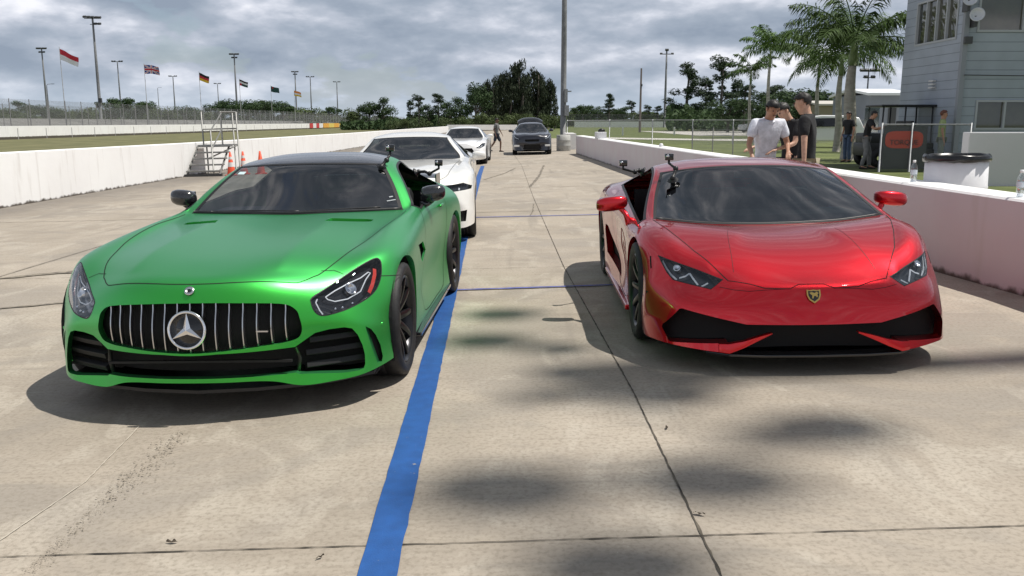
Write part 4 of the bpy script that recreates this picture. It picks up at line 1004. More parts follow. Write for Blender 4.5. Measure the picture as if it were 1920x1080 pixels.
        ribbon(gl, tree, mir(rnd(dl, 3, False), s), .005, (-s, 0, 0), .0012)
        mirror_unit(car, s, (s*1.048, .645, .882), (.235, .13, .112), M_RED, M_CHROME, [(s*.985, .65, .852), (s*.945, .61, .80), (s*.925, .55, .735)], tilt=5, p=3.2, droop=-.012)
    fin('shut_lines', gl, M_DARK, car, smooth=True)
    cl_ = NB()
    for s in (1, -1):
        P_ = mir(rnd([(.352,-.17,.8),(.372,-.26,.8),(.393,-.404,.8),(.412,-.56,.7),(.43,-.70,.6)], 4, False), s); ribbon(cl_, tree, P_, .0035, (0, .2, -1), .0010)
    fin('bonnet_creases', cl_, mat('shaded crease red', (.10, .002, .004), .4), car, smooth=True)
    # shield emblem
    Mb = Matrix.Translation((0, -.889, .462)) @ Matrix.Rotation(R(63), 4, 'X')
    sh = [(-.040,.034),(-.020,.030),(0,.034),(.020,.030),(.040,.034),(.041,.0),(.030,-.028),(0,-.050),(-.030,-.028),(-.041,.0)]
    def plate(sc, z, m, nm, par, poly=sh):
        b = NB(); f = b.faces.new([b.verts.new(Mb @ Vector((x*sc, y*sc, z))) for x, y in poly]); r_ = bmesh.ops.extrude_face_region(b, geom=[f])
        for v in [g for g in r_['geom'] if isinstance(g, bmesh.types.BMVert)]: v.co -= (Mb.to_3x3() @ Vector((0, 0, .004)))
        recalc(b); return fin(nm, b, m, par)
    GOLD = mat('gold enamel', (.75, .52, .16), .3, metal=.9)
    em = plate(1.0, .003, GOLD, 'shield_emblem', car); plate(.78, .0045, M_BLK, 'shield_field', em)
    plate(1, .006, GOLD, 'emblem_bull', em, [(-.026,.014),(-.012,.018),(.004,.012),(.018,.020),(.027,.012),(.020,.004),(.022,-.008),(.015,-.016),(.012,-.006),(.0,-.006),(-.006,-.022),(-.013,-.020),(-.010,-.002),(-.018,.004)])
    # cowl, wiper, cabin
    b = NB(); P = [(-.78,.160,.812),(-.5,.118,.783),(-.25,.092,.774),(0,.082,.771),(.25,.092,.774),(.5,.118,.783),(.78,.160,.812)]
    tube(b, [Vector(p)+Vector((0, .018, .004)) for p in rnd(P, 4, False)], .010, 8); fin('cowl_strip', b, M_MATB, car, smooth=True)
    b = NB(); box(b, (0, .62, .76), (1.5, .45, .10)); box(b, (.36, .72, .83), (.3, .16, .06)); bev(b, .03); fin('dashboard', b, M_LEATH, car, angle=50)
    b = NB(); box(b, (0, 1.1, .33), (1.6, 1.6, .05)); box(b, (0, 1.75, .60), (1.5, .05, .6)); box(b, (0, 1.1, .46), (.26, .9, .28)); fin('cabin_tub', b, M_MATB, car)
    for s in (1, -1): seat(car, s*.38, 1.15, .20, lean=24)
    steering(car, .37, .82, .79)
    b = NB(); box(b, (0, .80, 1.07), (.2, .03, .05)); bev(b, .01); fin('rear_view_mirror', b, M_BLK, car)
    b = NB()
    for i in range(4): box(b, (0, 2.05+.22*i, 1.085-.045*i), (.75-.05*i, .14, .012), rot=Matrix.Rotation(R(-8), 3, 'X'))
    fin('engine_louvre', b, M_BLK, car)
    for s in (1, -1):
        make_wheel(car, s*.838, 0, .338, .245, .252, 10, s, twin=False, caliper=M_YEL)
        make_wheel(car, s*.812, 2.62, .345, .305, .258, 10, s, twin=False, caliper=M_YEL)
    return car, tree
RED, R_TREE = build_red()
# ------------------------------------------------------------------ the three cars queued behind
def lerpmap(v, A, B):
    if v <= A[0]: return B[0]+(v-A[0])
    for a, b, c, d in zip(A, A[1:], B, B[1:]):
        if v <= b: return c+(d-c)*(v-a)/(b-a)
    return B[-1]+(v-A[-1])
def warp_cage(xm, ym, zm, blunt):
    def w(p):
        x, y, z = p; yy = y
        if y < 0: yy = y - blunt*min(1, -y/.5)*min(.95, abs(x))**2 * (1 if y < -.3 else .5)
        return (x*xm, lerpmap(yy, *ym), lerpmap(z, *zm))
    f = lambda Rw: [[w(p) for p in r] for r in Rw]
    return f(G_T), f(G_F), f(G_S)
def bgcar(name, label, pm, pose, xm, ym, zm, blunt, wl, lamps, holes, wheel, mirror, lvl=3, led=None, hatch=False, roofm=None, extra=None):
    car = root(name, label, 'car', None); lane_root(car, *pose)
    T, F, S = warp_cage(xm, ym, zm, blunt)
    tags = {(i, j): WIND for i in (5, 6) for j in (0, 1, 2)}; tags.update({(9, j): REARG for j in (0, 1, 2)}); tags.update({(i, 4): SIDEG for i in (5, 6, 7, 8)})
    cr = []
    for i in range(5, 9): cr.append((T[i][3], T[i+1][3], .45)); cr.append((T[i][4], T[i+1][4], .4)); cr.append((T[i][5], T[i+1][5], .5))
    for j in range(3): cr.append((T[5][j], T[5][j+1], .8)); cr.append((T[7][j], T[7][j+1], .4))
    for j in range(6): cr.append((T[0][j], T[0][j+1], .35))
    bm = subsurf(shell_cage(T, F, S, tags, cr), lvl, fit=3); bm.normal_update(); tree = BVHTree.FromBMesh(bm)
    front = lambda c: c.y < -.2
    for h in holes:
        for s in ((1, -1) if not h[1] else (1,)): cut(bm, mir(h[0], s) if not h[1] else h[0], (0, 2), lambda c, s=s, h=h: front(c) and (h[1] or c.x*s > 0) and c.z < h[2], HOLE, only=(BODY,))
    cc = bm.copy(); bmesh.ops.delete(cc, geom=[f for f in cc.faces if f.material_index != HOLE], context='FACES')
    open_hole(bm, [f for f in bm.faces if f.material_index == HOLE], (0, .04, 0)); offset_copy(cc, (0, .05, 0), 'front_grille', M_DARK, car)
    for lp in lamps:
        for s in (1, -1): cut(bm, mir(lp, s), (0, 2), lambda c, s=s: c.y < -.05 and c.x*s > 0, HEAD, only=(BODY,))
    for s in (1, -1):
        lens, mt, n = lens_unit(car, bm, HEAD, s, .04, mat_bowl=mat('smoked lamp bowl', (.04, .045, .05), .2, metal=.4))
        if led:
            g = NB(); ribbon(g, mt, mir(led, s), .02, -n, .001, step=.02)
            if len(g.faces): fin('light_guide', g, M_LED, lens)
            else: g.free()
    bmesh.ops.delete(bm, geom=[f for f in bm.faces if f.material_index == HEAD], context='FACES')
    rad = wheel[0]+.035; arches(bm, wl, rad, xmin=.58); wells(car, wl, rad, .90*xm, .45)
    ws = split_off(bm, (WIND,)); e = NB(); edge_ribbon(e, ws, .022, .0015); wo = fin('windscreen', ws, M_GLS, car, smooth=True); fin('windscreen_seal', e, M_SEAL, wo)
    for s in (1, -1):
        g = bm.copy(); bmesh.ops.delete(g, geom=[f for f in g.faces if not (f.material_index == SIDEG and f.calc_center_median().x*s > 0)], context='FACES')
        for f in g.faces: f.material_index = 0
        fin('side_window', g, M_GLD, car, smooth=True)
    bmesh.ops.delete(bm, geom=[f for f in bm.faces if f.material_index == SIDEG], context='FACES')
    zb = T[5][5][2]; lining(car, bm, zb+.03, 1.25, 3.2)
    if not hatch: fin('rear_window', split_off(bm, (REARG,)), M_GLD, car, smooth=True)
    else: bmesh.ops.delete(bm, geom=[f for f in bm.faces if f.material_index == REARG], context='FACES')
    for f in bm.faces: f.material_index = 0
    gl = NB(); hg = [T[0][0], T[0][1], T[0][2], T[1][3], T[2][3], T[3][3], T[4][3]]
    for s in (1, -1):
        ribbon(gl, tree, mir(rnd(hg, 3, False), s), .006, (0, .4, -1), .0015)
        X = 1.0; ribbon(gl, tree, mir([(X,1.15,zb-.02),(X,1.0,.6),(X,1.05,.2),(X,2.1,.2),(X,2.3,.6),(X,2.3,zb)], s), .006, (-s, 0, 0), .0015)
        mirror_unit(car, s, (s*(xm*.99+.07), mirror[0], mirror[1]), (.20, .12, .13), pm, M_CHROME, [(s*(xm*.96+.02), mirror[0], mirror[1]-.03), (s*.88*xm, mirror[0]-.05, mirror[1]-.06)], tilt=6)
        b = NB(); box(b, (s*.93*xm, 1.33, .17), (.07, 1.75, .04)); fin('side_skirt', b, M_MATB, car)
        for y, z in wl: make_wheel(car, s*(wheel[3]-wheel[1]/2), y, wheel[0], wheel[1], wheel[2], 5, s, twin=True, rim_mat=wheel[4])
    fin('shut_lines', gl, M_DARK, car, smooth=True)
    fin('body', bm, pm, car, smooth=True)
    b = NB(); prism(b, [(-.8,-.5),(.8,-.5),(.8,.4),(.9*xm,.5),(.9*xm,2.1),(.8,2.2),(.8,3.3),(-.8,3.3),(-.8,2.2),(-.9*xm,2.1),(-.9*xm,.5),(-.8,.4)], 'z', .15, .17); fin('floor_pan', b, M_DARK, car)
    b = NB(); box(b, (0, 1.55, zb-.06), (1.4*xm, .4, .12)); bev(b, .03); fin('dashboard', b, M_LEATH, car); 
    b = NB(); box(b, (0, 2.1, .42), (1.5*xm, 1.9, .06)); fin('cabin_tub', b, M_MATB, car)
    for s in (1, -1): seat(car, s*.37, 2.0, zb-.60, lean=18)
    steering(car, .36, 1.70, zb-.02)
    b = NB(); box(b, (0, 1.62, T[7][0][2]-.08), (.24, .03, .06)); fin('rear_view_mirror', b, M_BLK, car)
    if extra: extra(car, T, tree)
    return car
M_WHP = paint('white car paint', (.84, .83, .79), 0, .3, 1.0, .03)
M_WHP2 = paint('pearl white car paint', (.86, .86, .86), 0, .3, 1.0, .03)
M_NVY = paint('dark blue grey car paint', (.010, .011, .020), .1, .3, 1.0, .02)
ZM = ([.14,.36,.50,.69,.89,1.05,1.29], [.17,.38,.56,.80,1.0,1.13,1.385])
def pony_extra(car, T, tree):
    b = NB(); box(b, (0, -.93, .62), (.16, .01, .06)); bev(b, .004); fin('grille_badge', b, M_SILV, car)
bgcar('pony_car', 'white two-door coupe parked right behind the green coupe, half hidden by it', M_WHP, (-1.43, 11.75, .045), .965, ([-.9,0,1.1,2.63,3.58],[-.84,0,1.02,2.72,3.85]), ZM, .28, [(0,.345),(2.72,.345)],
      [[(.47,.635),(.90,.675),(.91,.71),(.80,.755),(.47,.725)]], [([(-.43,.735),(.43,.735),(.46,.63),(.40,.50),(-.40,.50),(-.46,.63)], True, .80), ([(-.46,.22),(.46,.22),(.52,.34),(-.52,.34)], True, .5), ([(.62,.27),(.82,.28),(.84,.42),(.66,.40)], False, .5)],
      (.345, .255, .25, .95, M_RIMD), (1.33, 1.03), lvl=4, led=[(.80,-.7,.74),(.78,-.7,.70)], extra=pony_extra)
ZM2 = ([.14,.36,.50,.69,.89,1.05,1.29], [.16,.36,.52,.74,.93,1.10,1.37])
bgcar('grand_tourer', 'white sports coupe with black grille mouth, farther back behind the other white coupe', M_WHP2, (-1.86, 32.9, -.02), .955, ([-.9,0,1.1,2.63,3.58],[-.95,0,1.15,2.78,3.72]), ZM2, .25, [(0,.35),(2.78,.35)],
      [[(.58,.60),(.72,.58),(.88,.66),(.90,.76),(.80,.76)]], [([(-.44,.60),(.44,.60),(.52,.48),(.42,.26),(-.42,.26),(-.52,.48)], True, .66)],
      (.35, .26, .26, .945, M_RIMD), (1.33, 1.0), led=[(.85,-.6,.74),(.80,-.7,.67),(.70,-.8,.64)])
ZM3 = ([.14,.36,.50,.69,.89,1.05,1.29], [.18,.40,.58,.85,1.04,1.20,1.47])
def hatch_extra(car, T, tree):
    b = NB(); n = 10; prev = None          # the raised tailgate
    for i in range(9):
        u = i/8; y = 2.75+.75*u; z = 1.44+.26*math.sin(u*2.2); ring = []
        for k in range(n+1):
            x = -.64+1.28*k/n; ring.append(b.verts.new((x*(1-.1*(1-u)), y, z-.16*(abs(x)/.64)**3)))
        if prev:
            for k in range(n): b.faces.new((prev[k], prev[k+1], ring[k+1], ring[k]))
        prev = ring
    r_ = bmesh.ops.extrude_face_region(b, geom=list(b.faces))
    for v in [g for g in r_['geom'] if isinstance(g, bmesh.types.BMVert)]: v.co.z -= .05
    recalc(b); fin('tailgate', b, M_BLK, car, angle=50)
    for s in (1, -1):
        b = NB(); box(b, (s*.70, -.74, .42), (.24, .04, .085)); bev(b, .01); fin('fog_lamp', b, mat('lit fog lamp', (.9, .9, .88), .2, coat=1), car)
bgcar('hatchback', 'dark blue-grey hatchback with its tailgate raised, far down the lane', M_NVY, (.93, 41.2, 0), .915, ([-.9,0,1.1,2.63,3.58],[-.84,0,1.0,2.6,3.3]), ZM3, .30, [(0,.32),(2.6,.32)],
      [[(.52,.70),(.74,.68),(.87,.80),(.88,.93),(.80,.92)]], [([(-.34,.70),(.34,.70),(.30,.60),(-.30,.60)], True, .8), ([(-.42,.26),(.42,.26),(.36,.48),(-.36,.48)], True, .6)],
      (.32, .21, .22, .90, M_SILV), (1.3, 1.08), led=[(.84,-.4,.90),(.78,-.55,.80),(.62,-.7,.73)], hatch=True, extra=hatch_extra)
# ------------------------------------------------------------------ people
def skinmesh(nodes, edges, lvl=2):
    """one continuous skinned surface; nodes = list of (pos, (rx, ry)); first node is the root"""
    me = bpy.data.meshes.new('sk'); me.from_pydata([n[0] for n in nodes], edges, []); ob = bpy.data.objects.new('sk', me); COL.objects.link(ob)
    sk = ob.modifiers.new('skin', 'SKIN'); sk.use_smooth_shade = True
    if not me.skin_vertices: 
        bpy.context.view_layer.objects.active = ob; bpy.ops.mesh.customdata_skin_add()
    for i, n in enumerate(nodes):
        r = n[1] if isinstance(n[1], tuple) else (n[1], n[1]); me.skin_vertices[0].data[i].radius = r; me.skin_vertices[0].data[i].use_root = (i == 0)
    ss = ob.modifiers.new('sub', 'SUBSURF'); ss.levels = lvl
    dg = bpy.context.evaluated_depsgraph_get(); ev = ob.evaluated_get(dg); b = bmesh.new(); em = ev.to_mesh(); b.from_mesh(em); ev.to_mesh_clear()
    bpy.data.objects.remove(ob); bpy.data.meshes.remove(me)
    for f in b.faces: f.smooth = True; f.material_index = 0
    return b
SKIN1 = noisy(mat('tanned skin', (.42, .22, .14), .5), .12, 30); SKIN2 = noisy(mat('light skin', (.55, .33, .23), .5), .12, 30); SKIN3 = noisy(mat('dark skin', (.16, .085, .055), .5), .12, 30)
HAIRB = noisy(mat('black hair', (.012, .010, .009), .55), .3, 80)
def cloth(name, col): return noisy(mat(name, col, .85), .18, 14, bump=.5, bscale=35)
def person(label, loc, rz, shirt, pants, skin=SKIN1, hair=HAIRB, H=1.76, headpitch=0, headyaw=0, lean=0, arms=None, legs=None, shorts=False, cap=None, group=None, sleeves='short'):
    """arms: {side: (elbow offset, wrist offset)} in metres from the shoulder; side -1 = the figure's right. It faces -y before rz."""
    k = H/1.76; ro = root('person', label, 'person', group); ro.matrix_world = Matrix.Translation(loc) @ Matrix.Rotation(rz, 4, 'Z')
    V = lambda *p: Vector(p)*k
    pel = V(0, 0, .96); lr = Matrix.Rotation(R(lean), 3, 'X')
    def up(p): return pel+lr @ (V(*p)-pel)
    sp, ch, nk, hb, hc, ht = up((0, .01, 1.12)), up((0, .01, 1.33)), up((0, 0, 1.47)), up((0, -.01, 1.55)), up((0, -.02, 1.64)), up((0, -.015, 1.715))
    arms = arms or {-1: ((-.07, .02, -.28), (-.08, -.04, -.53)), 1: ((.07, .02, -.28), (.08, -.04, -.53))}
    legs = legs or {-1: ((-.10, -.01, .50), (-.11, .03, .08)), 1: ((.10, -.01, .50), (.11, .03, .08))}
    nodes = [(pel, (.115*k, .085*k)), (sp, (.105*k, .078*k)), (ch, (.115*k, .080*k)), (nk, (.052*k, .055*k)), (hb, (.062*k, .075*k)), (hc, (.076*k, .092*k)), (ht, (.060*k, .070*k))]
    edges = [(0, 1), (1, 2), (2, 3), (3, 4), (4, 5), (5, 6)]
    J = {}
    for s in (-1, 1):
        sh = up((s*.185, 0, 1.415)); el = sh+Vector(arms[s][0])*k; wr = sh+Vector(arms[s][1])*k; d = (wr-el).normalized(); hd = wr+d*.075*k
        i = len(nodes); nodes += [(sh, .052*k), (el, .036*k), (wr, (.024*k, .020*k)), (hd, (.034*k, .016*k))]; edges += [(2, i), (i, i+1), (i+1, i+2), (i+2, i+3)]
        sd = d.cross(Vector((0, 0, 1)));  sd = sd.normalized() if sd.length > .1 else Vector((0, 1, 0)); nrm = sd.cross(d)
        for q, ln in zip((-1.5, -.5, .5, 1.5), (.062, .078, .082, .070)):
            j = len(nodes); a = hd+sd*q*.017*k+d*.02*k; nodes += [(a, .0085*k), (a+(d*.6*ln+nrm*(-.010))*k, .0080*k), (a+(d*ln-nrm*.028)*k, .0068*k)]; edges += [(i+3, j), (j, j+1), (j+1, j+2)]
        j = len(nodes); nodes += [(wr+(d*.035-sd*.030*s)*k, .0105*k), (wr+(d*.075-sd*.048*s)*k, .0085*k)]; edges += [(i+2, j), (j, j+1)]
        kn = Vector(legs[s][0])*k; an = Vector(legs[s][1])*k; fd = Vector((0, -1, 0)); hp = pel+V(s*.09, 0, -.07)
        j = len(nodes); nodes += [(hp, .085*k), (kn, .056*k), (an, .036*k), (an+V(0, -.10, -.045), (.040*k, .03*k)), (an+V(0, -.17, -.055), (.030*k, .02*k))]; edges += [(0, j), (j, j+1), (j+1, j+2), (j+2, j+3), (j+3, j+4)]
        J[s] = (sh, el, wr, hp, kn, an)
    b = skinmesh(nodes, edges)
    # head shaping: turn, nod, brow, nose, chin
    Hm = Matrix.Rotation(R(headyaw), 3, 'Z') @ Matrix.Rotation(R(headpitch), 3, 'X')
    def headx(p): return nk+Hm @ (p-nk)
    zc = hc.z
    for v in b.verts:
        if v.co.z > nk.z+.03*k and abs(v.co.x-hc.x) < .13*k and (v.co-hc).length < .2*k:
            r = v.co-hc
            if r.y < 0:
                nz = math.exp(-((r.x/(.016*k))**2))*math.exp(-(((r.z+.02*k)/(.025*k))**2)); v.co.y -= .022*k*nz
                if abs(r.z-.012*k) < .016*k and .012*k < abs(r.x) < .05*k: v.co.y += .006*k
            if r.z < -.05*k and r.y < -.02*k: v.co.y -= .012*k; v.co.x = hc.x+r.x*.85
    for v in b.verts:
        if v.co.z > nk.z+.0*k and (v.co-hc).length < .25*k and abs(v.co.x-hc.x) < .12*k and v.co.z > nk.z+.01: v.co = headx(v.co)
    body = fin('body', b, skin, ro, smooth=True)
    f = NB()
    for s in (-1, 1):
        bmesh.ops.create_uvsphere(f, u_segments=8, v_segments=6, radius=.0095*k, matrix=Matrix.Translation(headx(hc+V(s*.031, -.082, .012))))
    for q in f.faces: q.material_index = 0
    box(f, headx(hc+V(0, -.088, -.045)), (.042*k, .006, .007*k), rot=Hm, mi=0)
    fin('face_details', f, mat('eye and lip tone', (.07, .03, .025), .4), body)
    e = NB()
    for s in (-1, 1): bmesh.ops.create_uvsphere(e, u_segments=8, v_segments=6, radius=.5, matrix=Matrix.Translation(headx(hc+V(s*.080, .005, -.005))) @ Matrix.Diagonal((.02*k, .04*k, .062*k, 1)))
    fin('ears', e, skin, body, smooth=True)
    h = NB(); bmesh.ops.create_uvsphere(h, u_segments=24, v_segments=16, radius=1, matrix=Matrix.Translation(hc+V(0, .012, .018)) @ Matrix.Diagonal((.082*k, .101*k, .092*k, 1)))
    bmesh.ops.delete(h, geom=[v for v in h.verts if (v.co-hc).y < -.045*k and (v.co-hc).z < .045*k or (v.co-hc).z < -.055*k or ((v.co-hc).z < .022*k and (v.co-hc).y < .035*k)], context='VERTS')
    rr = random.Random(3)
    for v in h.verts: v.co = headx(v.co+Vector((rr.gauss(0, .004), rr.gauss(0, .004), rr.gauss(0, .004))))
    bmesh.ops.solidify(h, geom=list(h.faces), thickness=-.006); fin('hair', h, hair if cap is None else cap, ro, smooth=True)
    if cap is not None:
        c = NB(); bl = [Vector((.07*math.cos(t), -.075-.075*math.sin(t)-.0, .052))*k for t in [math.pi*i/10 for i in range(11)]]
        A = [c.verts.new(headx(hc+p)) for p in bl]; B = [c.verts.new(headx(hc+p+Vector((0, 0, .008)))) for p in bl]; c.faces.new(A); c.faces.new(B[::-1])
        for i in range(10): c.faces.new((A[i], B[i], B[i+1], A[i+1]))
        fin('cap_peak', c, cap, ro)
    # neck of the shirt
    q = NB(); n_ = 20; cs = up((0, -.004, 1.475)); A = []
    for i in range(n_):
        t = 2*math.pi*i/n_; A.append([q.verts.new(cs+lr @ (Vector((r1*math.cos(t), r1*math.sin(t)*.95, h1-.022*(math.sin(t) < -.5)))*k)) for r1, h1 in ((.082, -.035), (.070, .012), (.076, .016), (.088, -.012))])
    for i in range(n_):
        for j in range(3): q.faces.new((A[i][j], A[(i+1) % n_][j], A[(i+1) % n_][j+1], A[i][j+1]))
    recalc(q); collar = q
    # shirt
    g = .016*k; sn = [(pel+V(0, 0, -.13), (.158*k, .122*k)), (sp, (.146*k, .110*k)), (ch, (.170*k, .125*k)), (up((0, .005, 1.47)), (.085*k, .075*k))]; se = [(0, 1), (1, 2), (2, 3)]
    for s in (-1, 1):
        sh, el, wr = J[s][:3]; i = len(sn); end = sh.lerp(el, .72) if sleeves == 'short' else wr; 
        if sleeves == 'short': sn += [(sh, .078*k), (end, .064*k)]; se += [(2, i), (i, i+1)]
        else: sn += [(sh, .066*k), (el, .050*k), (wr, .036*k)]; se += [(2, i), (i, i+1), (i+1, i+2)]
    sb = skinmesh(sn, se)
    for v in sb.verts:
        n = noise.noise(v.co*11)*.008+noise.noise(v.co*27)*.004; v.co += v.normal*n
    so_ = fin('shirt', sb, shirt, ro, smooth=True); fin('collar', collar, shirt, so_, smooth=True)
    pn = [(pel+V(0, 0, .01), (.138*k, .108*k))]; pe = []
    for s in (-1, 1):
        hp, kn, an = J[s][3:]; i = len(pn)
        if shorts: pn += [(hp, .102*k), (hp.lerp(kn, .92), .090*k)]; pe += [(0, i), (i, i+1)]
        else: pn += [(hp, .100*k), (kn, .075*k), (an+V(0, 0, .0), .062*k)]; pe += [(0, i), (i, i+1), (i+1, i+2)]
    pb = skinmesh(pn, pe)
    for v in pb.verts: v.co += v.normal*(noise.noise(v.co*9+Vector((4, 0, 0)))*.009)
    fin('trousers' if not shorts else 'shorts', pb, pants, ro, smooth=True)
    for s in (-1, 1):
        an = J[s][5]; sb = NB(); blob(sb, [((-.06, 0, 0), .030, .030), ((-.03, 0, .0), .040, .042), ((.04, 0, -.004), .042, .036), ((.12, 0, -.014), .047, .026), ((.17, 0, -.018), .040, .020), ((.195, 0, -.02), .02, .012)], Matrix.Translation(an+V(0, .0, -.038)) @ Matrix.Rotation(R(-90), 4, 'Z'), 12)
        fin('shoe', sb, mat('black shoe', (.015, .014, .014), .6), ro, smooth=True)
    return ro
# ------------------------------------------------------------------ left side: verge, track, far wall, catch fence
M_GALV = noisy(mat('galvanised steel', (.30, .31, .32), .45, metal=.6), .2, 12)
M_POLE = noisy(mat('weathered grey pole', (.17, .175, .18), .6), .2, 4)
M_DKST = mat('dark steel', (.05, .052, .055), .5)
def gsheet(name, x0, x1, y0, y1, dz, m, n=12):
    b = NB(); A = []
    for i in range(n+1):
        y = y0+(y1-y0)*i/n; A.append((b.verts.new((x0, y, gz(x0)+dz)), b.verts.new((x1, y, gz(x1)+dz))))
    for p, q in zip(A, A[1:]): b.faces.new((p[0], p[1], q[1], q[0]))
    return struct(fin(name, b, m))
gsheet('racetrack', -26, -12.5, -60, 900, .004, M_ASPH)
gsheet('dry_verge', -49.4, -26, -60, 900, .010, M_DRYG)
def mesh_mat(name, col, dens, wire=.05, scale=22):
    """chain link: diagonal wires over open air"""
    m = bpy.data.materials.new(name); m.use_nodes = True; nt = m.node_tree; N = nt.nodes; L = nt.links; b = N['Principled BSDF']
    b.inputs['Base Color'].default_value = (*col, 1); b.inputs['Roughness'].default_value = .6
    tc = N.new('ShaderNodeTexCoord'); outs = []
    for a in (45, -45):
        mp = N.new('ShaderNodeMapping'); mp.inputs[2].default_value = (0, 0, R(a)); L.new(tc.outputs['UV'], mp.inputs[0]); w = N.new('ShaderNodeTexWave'); w.inputs['Scale'].default_value = scale; L.new(mp.outputs[0], w.inputs[0]); outs.append(w.outputs[1])
    mx = N.new('ShaderNodeMath'); mx.operation = 'MAXIMUM'; L.new(outs[0], mx.inputs[0]); L.new(outs[1], mx.inputs[1])
    r = N.new('ShaderNodeMapRange'); r.inputs[1].default_value = 1-dens; r.inputs[2].default_value = 1-dens+.08; L.new(mx.outputs[0], r.inputs[0]); L.new(r.outputs[0], b.inputs['Alpha'])
    return m
def fence(name, label, P, h, post_every, post_r, mesh, postm, rail=True, group=None, cat='fence', lean=0, zf=None, top=None):
    """P: world (x, y) points; posts and mesh panels between"""
    zf = zf or gz; o = root(name, label, cat, group, (P[0][0], P[0][1], zf(P[0][0])))
    bx, by, bz = o.location; b = NB(); uv = b.loops.layers.uv.new('UVMap'); posts = []; run = 0
    for A, B in zip(P, P[1:]):
        a = Vector((A[0], A[1])); c = Vector((B[0], B[1])); L_ = (c-a).length; n = max(1, round(L_/post_every))
        for i in range(n+(1 if B is P[-1] else 0)):
            p = a.lerp(c, i/n); posts.append((p.x, p.y, zf(p.x)))
        z0, z1 = zf(a.x), zf(c.x)
        vs = [b.verts.new((a.x-bx, a.y-by, z0-bz+.03)), b.verts.new((c.x-bx, c.y-by, z1-bz+.03)), b.verts.new((c.x-bx, c.y-by, z1-bz+h)), b.verts.new((a.x-bx, a.y-by, z0-bz+h))]
        f = b.faces.new(vs)
        for l, u in zip(f.loops, ((run, 0), (run+L_, 0), (run+L_, h), (run, h))): l[uv].uv = u
        run += L_
    fin('mesh_panel', b, mesh, o)
    pm = None
    for (x, y, z) in posts[:100]:
        if pm is None:
            q = NB(); tube(q, [(0, 0, 0), (0, 0, h+.05)]+([(lean, 0, h+.55)] if lean else []), post_r, 6); pm = fin('post', q, postm, o); c = pm
        else: c = pm.copy(); COL.objects.link(c); c.parent = o
        c.location = (x-bx, y-by, z-bz)
    if rail:
        q = NB()
        for A, B in zip(P, P[1:]): tube(q, [(A[0]-bx, A[1]-by, zf(A[0])-bz+h), (B[0]-bx, B[1]-by, zf(B[0])-bz+h)], post_r*.8, 6)
        fin('top_rail', q, postm, o)
    return o
M_MESHA = mesh_mat('catch fence wire', (.16, .165, .165), .10, scale=9); M_MESHB = mesh_mat('chain link wire', (.30, .31, .31), .08, scale=14)
# far wall with vertical panel joints
b = NB(); box(b, (-50, 330, gz(-50)+.62), (.5, 800, 1.40)); o = fin('barrier_wall', b, M_WALL); tag(o, 'white barrier wall on the far side of the racetrack, under the catch fence', 'wall')
q = NB()
for i in range(70): box(q, (-49.735, 62+i*5.5, gz(-50)+.55), (.02, .10, 1.1))
j = fin('panel_joints', q, mat('grey joint', (.42, .41, .42), .8)); j.parent = o; j['kind'] = 'stuff'
fence('catch_fence', 'tall dark wire catch fence on many thin posts above the far white barrier', [(-50.6, 60), (-50.6, 150), (-50.6, 260), (-50.6, 420)], 4.0, 3.7, .045, M_MESHA, M_DKST, rail=False)
fence('catch_fence', 'second tall wire catch fence set behind the first one, against the grey bank', [(-57, 85), (-57, 430)], 3.7, 5, .04, M_MESHA, M_DKST, rail=False)
b = NB(); A = []
for y, hh in ((40, 2.3), (150, 2.2), (300, 2.0), (460, 1.6), (600, 1.0)):
    A.append((b.verts.new((-60, y, gz(-50)-.02)), b.verts.new((-72, y, gz(-50)+hh)), b.verts.new((-90, y, gz(-50)+hh)), b.verts.new((-96, y, gz(-50)-.02))))
for p, q_ in zip(A, A[1:]):
    for k in range(3): b.faces.new((p[k], p[k+1], q_[k+1], q_[k]))
b.faces.new(A[0]); b.faces.new(A[-1]); recalc(b)
struct(fin('embankment', b, noisy(mat('grey gravel bank', (.20, .195, .185), .95), .25, .3, bump=.5, bscale=6)))
# banners on the far wall
def banner(px0, px1, D, cols, label, cat='banner'):
    p0 = at(px0, 240, D*1.0); x = -49.66; y0 = x/((px0-960)/1641.6); y1 = x/((px1-960)/1641.6)
    y0 *= .966; y1 *= .966
    b = NB(); n = len(cols)
    for i, c in enumerate(cols):
        a = y0+(y1-y0)*i/n; c2 = y0+(y1-y0)*(i+1)/n; box(b, (x, (a+c2)/2, gz(-50)+.78), (.04, abs(c2-a), 1.15), mi=i)
    o = fin('banner', b, cols); tag(o, label, cat); return o
M_ORG = mat('orange yellow vinyl', (.75, .38, .05), .6); M_YELV = mat('yellow vinyl', (.72, .55, .12), .6); M_RDV = mat('red vinyl', (.55, .04, .04), .6); M_WHV = mat('white vinyl', (.75, .75, .75), .6)
banner(600, 622, 0, [M_RDV, M_WHV, M_RDV, M_WHV], 'small red and white advertising banner on the far barrier wall')
banner(624, 652, 0, [M_ORG, M_YELV, M_ORG], 'orange and yellow banner on the far barrier wall beside the red and white one')
banner(653, 674, 0, [M_YELV, M_ORG], 'yellow banner at the far end of the row on the barrier wall')
b = NB()
for i in range(5): lathe(b, [(.2, 0), (.33, .02), (.33, .2), (.2, .22)], 12, Matrix.Translation((at(686, 240, 95).x+i*.7, 95, gz(-20)+.01)), close=True)
for i in range(5): lathe(b, [(.2, .23), (.33, .25), (.33, .43), (.2, .45)], 12, Matrix.Translation((at(686, 240, 95).x+i*.7, 95, gz(-20)+.01)), close=True)
tag(fin('tyre_stack', b, M_TYRE), 'short row of black tyres lying beyond the left wall', 'tyres')

